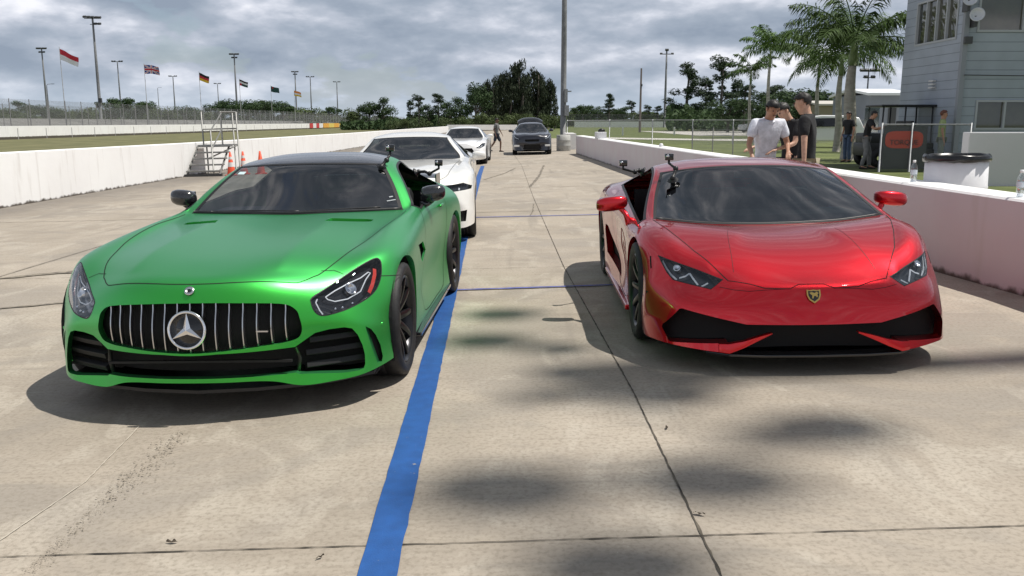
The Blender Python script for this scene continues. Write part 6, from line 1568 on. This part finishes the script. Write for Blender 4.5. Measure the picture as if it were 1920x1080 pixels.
# white suv beyond the men
def suv(x, y, rz, label, s=1.0, m=M_WHP2):
    o = root('suv', label, 'car', None, (x, y, gz(5.2)), rz)
    P = [(-2.3,.35),(-2.35,.75),(-2.2,1.05),(-1.15,1.12),(-.55,1.68),(.1,1.76),(1.5,1.74),(2.05,1.62),(2.32,1.05),(2.36,.55),(2.3,.35)]
    b = NB(); prism(b, [(p[0], p[1]) for p in P], 'y', -.93, .93)
    for v in b.verts:
        if v.co.z > 1.1: v.co.y *= .84
    bev(b, .07, 3); fin('body', b, m, o, angle=50)
    for s_ in (-1, 1):
        b = NB(); V = [(-1.0,1.12),(-.5,1.58),(.95,1.62),(1.0,1.14)]; f = b.faces.new([b.verts.new((q[0], s_*(.93-(.155*(q[1]-1.1)/.5+.0))+s_*.006, q[1])) for q in V]); recalc(b); fin('side_window', b, M_BLK, o)
        b = NB(); V = [(1.08,1.14),(1.03,1.62),(1.7,1.58),(1.95,1.16)]; f = b.faces.new([b.verts.new((q[0], s_*(.93-(.155*(q[1]-1.1)/.5+.0))+s_*.006, q[1])) for q in V]); recalc(b); fin('rear_side_window', b, M_BLK, o)
        for xx in (-1.45, 1.45):
            b = NB(); lathe(b, [(.2, -.12), (.34, -.12), (.37, -.07), (.37, .07), (.34, .12), (.2, .12)], 24, Matrix.Translation((xx, s_*.86, .37)) @ Matrix.Rotation(R(90), 4, 'X'), close=True); lathe(b, [(0, -.05), (.22, -.05), (.22, .05), (0, .05)], 16, Matrix.Translation((xx, s_*.86, .37)) @ Matrix.Rotation(R(90), 4, 'X')); recalc(b); fin('wheel', b, M_TYRE, o, smooth=True)
        b = NB(); box(b, (2.3, s_*.75, 1.0), (.1, .2, .35)); fin('tail_light', b, M_AMB, o)
    b = NB(); V = [(-1.12,1.14,.74),(-1.12,1.14,-.74),(-.57,1.64,-.64),(-.57,1.64,.64)]; b.faces.new([b.verts.new((q[0]-.02, q[2], q[1]+.02)) for q in V]); recalc(b); fin('windscreen', b, M_BLK, o)
suv(at(1534, 228, 50).x, 50, R(-12), 'white suv parked on the grass behind the men, partly hidden by them')
suv(at(1420, 228, 118).x, 118, R(5), 'distant pale suv on the far parking area, left one of the two'); suv(at(1478, 228, 112).x, 112, R(-8), 'distant silver suv on the far parking area, right one of the two', m=mat('silver car paint', (.45, .46, .48), .3, metal=.5))

# ------------------------------------------------------------------ people
C_W = cloth('white polo cloth', (.72, .74, .82)); C_K = cloth('black cloth', (.012, .012, .014)); C_D = cloth('dark navy cloth', (.03, .035, .055)); C_J = cloth('denim', (.06, .09, .16)); C_T = cloth('khaki cloth', (.30, .26, .18)); C_G = cloth('grey cloth', (.17, .17, .17)); C_L = cloth('lime green cloth', (.30, .36, .16)); C_LG = cloth('light grey trousers cloth', (.22, .24, .22))
def stand(px, D): p = at(px, 228, D); return Vector((p.x, D, gz(min(5.2, p.x))))
g_men = 'men standing behind the red car'
person('man in a white polo shirt looking down, behind the roof of the red car', stand(1438, 11.6), R(8), C_W, C_D, SKIN1, H=1.76, headpitch=28, lean=6,
       arms={-1: ((-.09, -.05, -.27), (-.10, -.22, -.42)), 1: ((.07, -.05, -.27), (-.02, -.27, -.36))}, group=g_men)
person('man in black bending forward between the white-shirted man and the taller one', stand(1488, 11.9), R(-62), C_K, C_D, SKIN2, H=1.74, headpitch=30, lean=10,
       arms={-1: ((-.03, -.15, -.24), (-.02, -.42, -.30)), 1: ((.05, -.12, -.25), (.0, -.38, -.32))}, group=g_men)
person('tall man in a black t-shirt with his back turned, right of the others', stand(1516, 10.9), R(-118), C_K, C_T, SKIN2, H=1.80, headpitch=16, lean=2,
       arms={-1: ((-.06, .02, -.28), (-.07, -.03, -.54)), 1: ((.09, .03, -.28), (.14, .05, -.54))}, group=g_men)
person('man in a dark shirt and jeans standing in the grass beyond the right wall', stand(1592, 31), R(-70), C_K, C_J, SKIN1, H=1.76, headpitch=5)
person('man in dark clothes leaning toward the black cart', stand(1626, 26.6), R(60), C_K, C_G, SKIN1, H=1.76, headpitch=12, lean=12, arms={-1: ((-.08, -.14, -.22), (-.02, -.36, -.16)), 1: ((.08, -.12, -.24), (.03, -.34, -.2))}, legs={-1: ((-.13, -.06, .5), (-.2, .05, .08)), 1: ((.12, -.1, .5), (.16, -.12, .08))})
person('man in a lime green shirt beside the grey building', stand(1768, 26.0), R(70), C_L, C_LG, SKIN1, H=1.74, hair=mat('reddish hair', (.14, .05, .03), .6))
person('man in grey walking across the lane between the white coupe and the dark hatchback', stand(931, 45.5), R(78), C_G, C_D, SKIN3, H=1.72, shorts=True,
       arms={-1: ((-.05, .10, -.26), (-.06, .0, -.5)), 1: ((.06, -.10, -.26), (.06, -.22, -.46))}, legs={-1: ((-.09, .10, .50), (-.10, .38, .12)), 1: ((.09, -.20, .52), (.10, -.18, .08))})
# a folded red and black radio the man holds and the tools on the wall are left to the car camera kit below

# ------------------------------------------------------------------ small suction-mounted cameras
def action_cam(label, base, nrm, elbow, head, yaw=0, s=1.0):
    """suction cup at base, ball-jointed arm through elbow to a box camera"""
    o = root('action_camera', label, 'camera', 'small cameras on suction arms'); car, base = base
    M = car.matrix_world; Mi = M
    def Wp(p): return M @ Vector(p)
    o.matrix_world = Matrix.Translation(Wp(base)); oi = o.matrix_world.inverted(); Lp = lambda p: oi @ Wp(p)
    n = (M.to_3x3() @ Vector(nrm)).normalized(); q = n.to_track_quat('Z', 'Y').to_matrix().to_4x4()
    b = NB(); lathe(b, [(0, 0), (.040, 0), (.043, .006), (.036, .014), (.022, .022), (.020, .036), (0, .038)], 24, q); fin('suction_cup', b, M_MATB, o, smooth=True)
    a = n*.035; e = Lp(elbow); h = Lp(head)
    b = NB(); tube(b, [a, a+(e-a)*.5+Vector((.006, 0, .01)), e], [.011, .013, .011], 8); bmesh.ops.create_uvsphere(b, u_segments=12, v_segments=8, radius=.022, matrix=Matrix.Translation(a)); fin('lower_arm', b, M_MATB, o, smooth=True)
    b = NB(); tube(b, [e, h-Vector((0, 0, .035)), h], .010, 8); bmesh.ops.create_uvsphere(b, u_segments=12, v_segments=8, radius=.021, matrix=Matrix.Translation(e)); fin('upper_arm', b, M_MATB, o, smooth=True)
    b = NB(); rt = Matrix.Rotation(R(yaw), 3, 'Z'); box(b, h+Vector((0, 0, .012)), (.066*s, .036*s, .050*s), rot=rt); bev(b, .006); c = fin('camera_body', b, M_BLK, o, angle=40)
    b = NB(); lathe(b, [(0, .006), (.010, .006), (.013, .0), (.013, -.012)], 18, Matrix.Translation(h+rt @ Vector((-.014*s, -.020*s, .018))) @ Matrix.Rotation(R(90), 4, 'X')); fin('camera_lens', b, M_CHROME, c, smooth=True)
# targets measured on the photograph, held by each car
action_cam('small black camera on an arm at the top corner of the green coupe windscreen', (GREEN, (.555, 1.60, 1.165)), (.2, -.75, .6), (.60, 1.60, 1.235), (.62, 1.66, 1.315))
action_cam('small black camera on an arm beside the green coupe side window', (GREEN, (.70, 2.35, 1.09)), (.9, 0, .3), (.84, 2.25, 1.09), (.93, 2.18, 1.17))
action_cam('small black camera on an arm at the top corner of the red supercar windscreen', (RED, (-.575, .73, 1.035)), (-.2, -.6, .75), (-.555, .74, 1.13), (-.60, .78, 1.205))
action_cam('small black camera above the open side window of the red supercar', (RED, (-.72, 1.35, 1.07)), (-.9, 0, .4), (-.80, 1.28, 1.08), (-.905, 1.2, 1.145))
# ------------------------------------------------------------------ trees
def leafmat(name, c, c2):
    m = noisy(mat(name, tuple(v*1.25 for v in c), .7), .3, 3, col2=tuple(v*1.25 for v in c2)); m.node_tree.nodes['Principled BSDF'].inputs['Specular IOR Level'].default_value = .2; return m
L_OAK = leafmat('dark oak leaf', (.022, .045, .016), (.05, .085, .03)); L_PINE = leafmat('pine needle', (.020, .036, .018), (.04, .065, .03)); L_CAS = leafmat('casuarina needle', (.022, .032, .018), (.045, .058, .032)); L_PALM = leafmat('palm frond', (.030, .055, .014), (.07, .12, .03)); L_LITE = leafmat('lighter bush leaf', (.05, .075, .025), (.09, .12, .045))
L_PALM2 = leafmat('bright palm frond', (.055, .10, .022), (.11, .19, .05))
M_BARK = noisy(mat('grey bark', (.11, .095, .08), .9), .25, 4, bump=.5, bscale=12); M_PTR = noisy(mat('pale palm trunk', (.34, .32, .28), .85), .2, 3, stretch=(1, 1, 3), bump=.4); M_PGR = noisy(mat('green crownshaft', (.13, .18, .06), .5), .15, 4)
def leaves(bm, c, r, n, sz, rg, flat=.7, vert=False):
    for _ in range(n):
        while True:
            d = Vector((rg.uniform(-1, 1), rg.uniform(-1, 1), rg.uniform(-1, 1)))
            if .2 < d.length <= 1: break
        p = Vector(c)+Vector((d.x*r[0], d.y*r[1], d.z*r[2])); nrm = (d+Vector((rg.gauss(0, .6), rg.gauss(0, .6), rg.gauss(.3, .6)))).normalized(); a = nrm.orthogonal().normalized(); a.rotate(Matrix.Rotation(rg.uniform(0, 6.28), 3, nrm)); b_ = nrm.cross(a); s = sz*rg.uniform(.6, 1.4)
        if vert: a = (Vector((0, 0, 1))+a*.4).normalized(); b_ = nrm.cross(a).normalized()
        q = [bm.verts.new(p+a*s*1.2), bm.verts.new(p+b_*s*.5*flat+a*.2*s), bm.verts.new(p-a*s*.9), bm.verts.new(p-b_*s*.5*flat)]
        bm.faces.new(q)
def proto_tree(kind, seed, nleaf=1.0):
    """returns (trunk mesh, crown mesh) for a tree 10 m tall"""
    rg = random.Random(seed); t = NB(); c = NB()
    if kind == 'oak':
        tube(t, [(0, 0, 0), (.1, 0, 2.2), (.15, .1, 4.5)], [.30, .22, .12], 8)
        cl = []
        for i in range(15):
            a = rg.uniform(0, 6.28); rr = rg.uniform(.4, 3.2); z = rg.uniform(3.2, 8.6)*(1-.06*rr)+.4; cl.append((Vector((rr*math.cos(a), rr*math.sin(a), z)), rg.uniform(1.0, 1.8)))
        for p, r in cl:
            tube(t, [(.1, 0, 2.6), (p.x*.5, p.y*.5, p.z*.75), p], [.10, .06, .02], 5); leaves(c, p, (r, r, r*.75), int(210*nleaf), .24, rg)
    elif kind == 'pine':
        tube(t, [(0, 0, 0), (.1, 0, 4), (-.05, .05, 8.5)], [.22, .17, .07], 8)
        for i in range(21):
            a = rg.uniform(0, 6.28); z = rg.uniform(4.2, 9.7); rr = rg.uniform(.3, 1.9)*(1.15-(z-5)/6.5); p = Vector((rr*math.cos(a), rr*math.sin(a), z)); tube(t, [(0, 0, z-.8), p], [.06, .02], 5); r = rg.uniform(.45, .95); leaves(c, p, (r, r, r*.6), int(130*nleaf), .17, rg)
    elif kind == 'casuarina':
        for k in range(5):
            x = rg.uniform(-1.6, 1.6); y = rg.uniform(-1, 1); hh = rg.uniform(7, 10); tube(t, [(x*.3, y*.3, 0), (x, y, hh*.5), (x*1.3, y, hh*.95)], [.22, .14, .03], 6)
            for i in range(15):
                u = rg.uniform(.18, 1); z = hh*u; sp = (1.05-u)*1.7+.25; a = rg.uniform(0, 6.28); p = Vector((x*(.3+u)+sp*math.cos(a)*.8, y+sp*math.sin(a)*.8, z)); leaves(c, p, (.55, .55, .95), int(85*nleaf), .22, rg, .5, True)
    elif kind == 'bush':
        tube(t, [(0, 0, 0), (0, 0, 3)], [.2, .1], 6)
        for i in range(12):
            a = rg.uniform(0, 6.28); rr = rg.uniform(0, 4.5); p = Vector((rr*math.cos(a), rr*math.sin(a), rg.uniform(1.5, 6.5-rr*.5))); r = rg.uniform(1.2, 2.4); tube(t, [(0, 0, 1), p], [.08, .03], 5); leaves(c, p, (r, r, r*.8), int(170*nleaf), .30, rg)
    mt = bpy.data.meshes.new('trunk'); t.to_mesh(mt); t.free(); mt.materials.append(M_BARK)
    for p in mt.polygons: p.use_smooth = True
    mc = bpy.data.meshes.new('crown'); c.to_mesh(mc); c.free(); mc.materials.append({'oak': L_OAK, 'pine': L_PINE, 'casuarina': L_CAS, 'bush': L_LITE}[kind])
    return mt, mc
PT = {k: [proto_tree(k, s) for s in ss] for k, ss in (('oak', (1, 2, 3)), ('pine', (4, 5, 6)), ('casuarina', (7, 8)), ('bush', (9, 10)))}
def tree(kind, px, ptop, D, label, group=None, wid=1.0, rot=None, name=None, zb=None):
    p = at(px, 228, D); zb = gz(p.x) if zb is None else zb; H_ = CAM_H+(228.4-ptop)/1641.62*D-zb; rg = random.Random(int(px*7+D)); s = H_/10
    o = root(name or {'oak': 'oak_tree', 'pine': 'pine_tree', 'casuarina': 'feathery_tree', 'bush': 'bushy_tree'}[kind], label, 'tree', group, (p.x, p.y, zb), rot if rot is not None else rg.uniform(0, 6.28)); o.scale = (s*wid, s*wid, s)
    mt, mc = rg.choice(PT[kind]); a = bpy.data.objects.new('trunk', mt); COL.objects.link(a); a.parent = o; b = bpy.data.objects.new('crown', mc); COL.objects.link(b); b.parent = o
    return o
rg = random.Random(5)
ORD = 'first second third fourth fifth sixth seventh eighth ninth tenth eleventh twelfth thirteenth fourteenth fifteenth'.split()
def near_name(x, marks, kind):
    m = min(marks, key=lambda q: abs(q[0]-x)); d = x-m[0]
    return '%s of the far tree line %s %s' % (kind, 'right of' if d > 7 else ('left of' if d < -7 else 'behind'), m[1])
LM = [(-20, 'the left edge of the picture'), (22, 'the far left fence'), (58, 'the fence before the leftmost post'), (91, 'the leftmost lamp post'), (126, 'the red and white flagpole'), (158, 'the gap before the tallest lamp post'), (192, 'the tallest lamp post'), (229, 'the second slim post'), (255, 'the gap before the british flag'), (279, 'the british flagpole'), (303, 'the curved lamp post'), (330, 'the post before the german flag'), (357, 'the gap before the german flag'), (381, 'the german flagpole'), (412, 'the thinnest distant lamp post'), (446, 'the lamp post over the steps'), (482, 'the black and white striped flag'), (512, 'the nearly black flag'), (556, 'the small orange flag'), (586, 'the wide-bar lamp post'), (610, 'the gap before the last post'), (634, 'the last lamp post on the left')]
RM = [(1066, 'the thick round post'), (1100, 'the white box on the wall'), (1142, 'the small flat-topped tree'), (1170, 'the left marker post'), (1200, 'the wooden utility pole'), (1225, 'the gap before the cross-bar post'), (1246, 'the cross-bar lamp post'), (1262, 'the right marker post')]
def kname(k): return {'bush': 'bushy tree', 'oak': 'round tree', 'pine': 'thin pine'}[k]
# tree line beyond the left bank
G1 = 'distant tree line behind the far bank on the left'
x = -25
while x < 640:
    t = 185+6*math.sin(x*.021)+rg.uniform(-4, 5)
    if 395 < x < 470: t -= 8
    if 480 < x < 640: t += 4
    k = rg.choice(['bush', 'oak', 'bush']); tree(k, x, t, 300+rg.uniform(-20, 50), near_name(x, LM, kname(k)), G1, 1.45); x += rg.uniform(19, 25)
for px, tp, k, lab in ((660, 186, 'bush', 'rounded tree left of the tallest one where the left tree line ends'), (692, 183, 'oak', 'dark round tree with a flat top near the middle of the left tree line'), (718, 179, 'oak', 'tallest round tree at the right end of the left tree line'), (740, 205, 'bush', 'low bush beside the tallest round tree of the left tree line')): tree(k, px, tp, 210, lab, None, 1.1)
G2 = 'mixed trees at the far end of the lane'
for i, (px, tp, k, D) in enumerate(sorted(((770, 188, 'pine', 190), (786, 178, 'pine', 185), (805, 190, 'oak', 190), (822, 176, 'pine', 188), (845, 184, 'oak', 185), (864, 178, 'oak', 180), (790, 208, 'bush', 170), (760, 212, 'bush', 170), (830, 206, 'bush', 168), (870, 205, 'bush', 165), (740, 214, 'bush', 175)))):
    tree(k, px, tp, D, '%s from the left of the low trees left of the tall clump' % ORD[i], G2, 1.15)
for px, tp, D, lab in ((893, 140, 172, 'dark broad tree, left end of the tall clump at the end of the lane'), ):
    tree('oak', px, tp, D, lab, None, .85)
tree('casuarina', 915, 148, 176, 'thin feathery tree squeezed beside the broad one in the tall clump', None, 1.0)
for i, (px, tp, wd, lab) in enumerate(((944, 140, .9, 'feathery dark tree left of the highest one in the tall clump'), (975, 120, .95, 'highest feathery dark tree of the clump at the end of the lane'), (1003, 134, .9, 'feathery dark tree right of the highest one in the clump'), (1024, 146, .8, 'rightmost feathery dark tree of the clump, left of the thick post'))): tree('casuarina', px, tp, 178+i*2, lab, None, wd*1.45)
for i, (px, tp) in enumerate(((900, 196), (930, 200), (960, 198), (990, 200), (1018, 198), (1040, 205))): tree('bush', px, tp, 168, '%s low bush from the left at the foot of the tall dark clump' % ORD[i], 'bushes under the tall dark clump', 1.2)
G3 = 'distant tree line beyond the right grass field'
x = 1066
while x < 1262:
    k = rg.choice(['bush', 'oak', 'pine', 'oak']); tree(k, x, 193+rg.uniform(-5, 6), 262+rg.uniform(-10, 20), near_name(x, RM, kname(k)), G3, 1.35); x += rg.uniform(13, 18)
tree('pine', 1142, 176, 250, 'small flat-topped tree sticking out of the right tree line', None, 1.0)
for px, tp, D, wd, lab in ((1288, 119, 150, .85, 'tall loose pine standing alone left of the palms'), (1322, 146, 155, .75, 'shorter pine leaning right beside the tall loose one'), (1352, 108, 140, .75, 'tall bare-stemmed pine left of the bright palm'), (1380, 150, 150, .8, 'ragged pine behind the bright palm'), (1332, 172, 160, .8, 'low pine between the two tall ones')): tree('pine', px, tp, D, lab, None, wd*1.5)
for i, (px, tp, D) in enumerate(sorted(((1275, 188, 150), (1300, 192, 155), (1330, 190, 150), (1365, 178, 120), (1395, 160, 120), (1420, 168, 115), (1450, 160, 110), (1480, 158, 105), (1512, 152, 100), (1545, 160, 100), (1570, 168, 98), (1500, 178, 90), (1460, 182, 92), (1430, 190, 95), (1605, 185, 105)))):
    tree(rg.choice(['oak', 'oak', 'oak', 'pine']), px, tp, D, '%s dark tree from the left in the mass behind the palms' % ORD[i], 'dark trees massed behind the palms', 1.45)
# the low unbroken wood behind the single trees
def wood():
    b = NB(); rg = random.Random(77)
    for (x0, x1, D, top) in ((-60, 900, 345, 4.6), (1050, 1330, 300, 5.0), (1250, 1640, 135, 4.2), (640, 1060, 192, 2.6)):
        n = int((x1-x0)*19)
        for _ in range(n):
            px = rg.uniform(x0, x1); d = D+rg.uniform(-6, 12); p = at(px, 228, d); hh = top*(.7+.5*noise.noise(Vector((px*.03, D, 0)))+.25*noise.noise(Vector((px*.11, D, 3))))
            z = hh*math.sqrt(rg.random()); s = rg.uniform(.35, .8)*D/300+.12; nr = Vector((rg.gauss(0, .6), -1, rg.gauss(.3, .6))).normalized(); a = nr.orthogonal().normalized(); a.rotate(Matrix.Rotation(rg.uniform(0, 6.28), 3, nr)); c = nr.cross(a); P = Vector((p.x, d, gz(p.x)+z))
            b.faces.new([b.verts.new(P+a*s), b.verts.new(P+c*s*.6), b.verts.new(P-a*s), b.verts.new(P-c*s*.6)])
    o = fin('distant_wood', b, L_OAK); tag(o, 'low unbroken dark wood on the horizon behind the single trees', 'wood', None, 'stuff')
wood()
# palms
def palm(px, pbase_z, pcrown, D, flen, label, nf=15, trunk_r=.2, lm=L_PALM, seed=1, shaft=True, droop=1.0, group=None, leafn=46, lw=.055):
    p = at(px, 228, D); zb = gz(5.2); zc = CAM_H+(228.4-pcrown)/1641.62*D-zb; o = root('palm_tree', label, 'palm tree', group, (p.x, p.y, zb)); rg = random.Random(seed)
    b = NB(); n = 12; tube(b, [(.05*math.sin(i*.5), 0, zc*.82*i/n) for i in range(n+1)], [trunk_r*(1.25-.55*(i/n)+.12*math.sin(i/n*3.1)) for i in range(n+1)], 14); fin('trunk', b, M_PTR, o, smooth=True)
    b = NB(); tube(b, [(0, 0, zc*.80), (0, 0, zc*.86), (0, 0, zc+.1)], [trunk_r*.85, trunk_r*.9, trunk_r*.35], 12); fin('crownshaft', b, M_PGR if shaft else M_BARK, o, smooth=True)
    for k in range(nf):
        a = 2*math.pi*k/nf*1.0+rg.uniform(-.2, .2); el = rg.choice([1.3, 1.05, .8, .55, .3, .12])+rg.uniform(-.1, .1); L_ = flen*rg.uniform(.85, 1.1); f = NB(); m = 16; pts = []; pos = Vector((0, 0, zc)); e = el
        for i in range(m+1):
            pts.append(pos.copy()); d = Vector((math.cos(a)*math.cos(e), math.sin(a)*math.cos(e), math.sin(e))); pos += d*L_/m; e -= (1.55*droop/m)*(.4+1.3*i/m)
        tube(f, pts, [.035*(1-.85*i/m)*(trunk_r/.2) for i in range(m+1)], 5)
        sd = Vector((-math.sin(a), math.cos(a), 0))
        for i in range(leafn):
            u = .10+.90*i/leafn; q = u*m; j = min(m-1, int(q)); P = pts[j].lerp(pts[j+1], q-j); dr = (pts[j+1]-pts[j]).normalized(); ll = flen*.24*math.sin(math.pi*min(1, .12+u*.86))**.7
            for s in (-1, 1):
                up = dr.cross(sd*s); v = (sd*s*rg.uniform(.75, 1.0)+dr*rg.uniform(.35, .6)+Vector((0, 0, 1))*rg.uniform(-.75, .25)).normalized(); tip = P+v*ll*rg.uniform(.8, 1.1)-Vector((0, 0, ll*.35)); mid = P+v*ll*.55; w = dr*lw*flen/2.8
                f.faces.new((f.verts.new(P-w*.5), f.verts.new(mid-w*.6), f.verts.new(tip), f.verts.new(mid+w*.6)))
        fin('frond', f, lm, o)
    return o
palm(1592, 0, 86, 33, 3.1, 'big royal palm with a thick pale trunk left of the grey building', 20, .20, L_PALM, 3, leafn=64, droop=.72, lw=.036)
palm(1571, 0, 112, 42, 2.9, 'slimmer darker palm standing just behind the big royal palm', 14, .14, L_PALM, 5, leafn=40)
palm(1438, 0, 100, 80, 3.3, 'bright green palm standing alone above the white-shirted man', 17, .15, L_PALM2, 8, leafn=40, lw=.07)
palm(1404, 0, 138, 92, 3.2, 'lower palm left of the bright green one', 13, .14, L_PALM, 9, leafn=34, lw=.08)
palm(1530, 0, 120, 62, 3.4, 'dark palm between the bright green one and the big royal palm', 15, .13, L_PALM, 10, leafn=36, lw=.07)
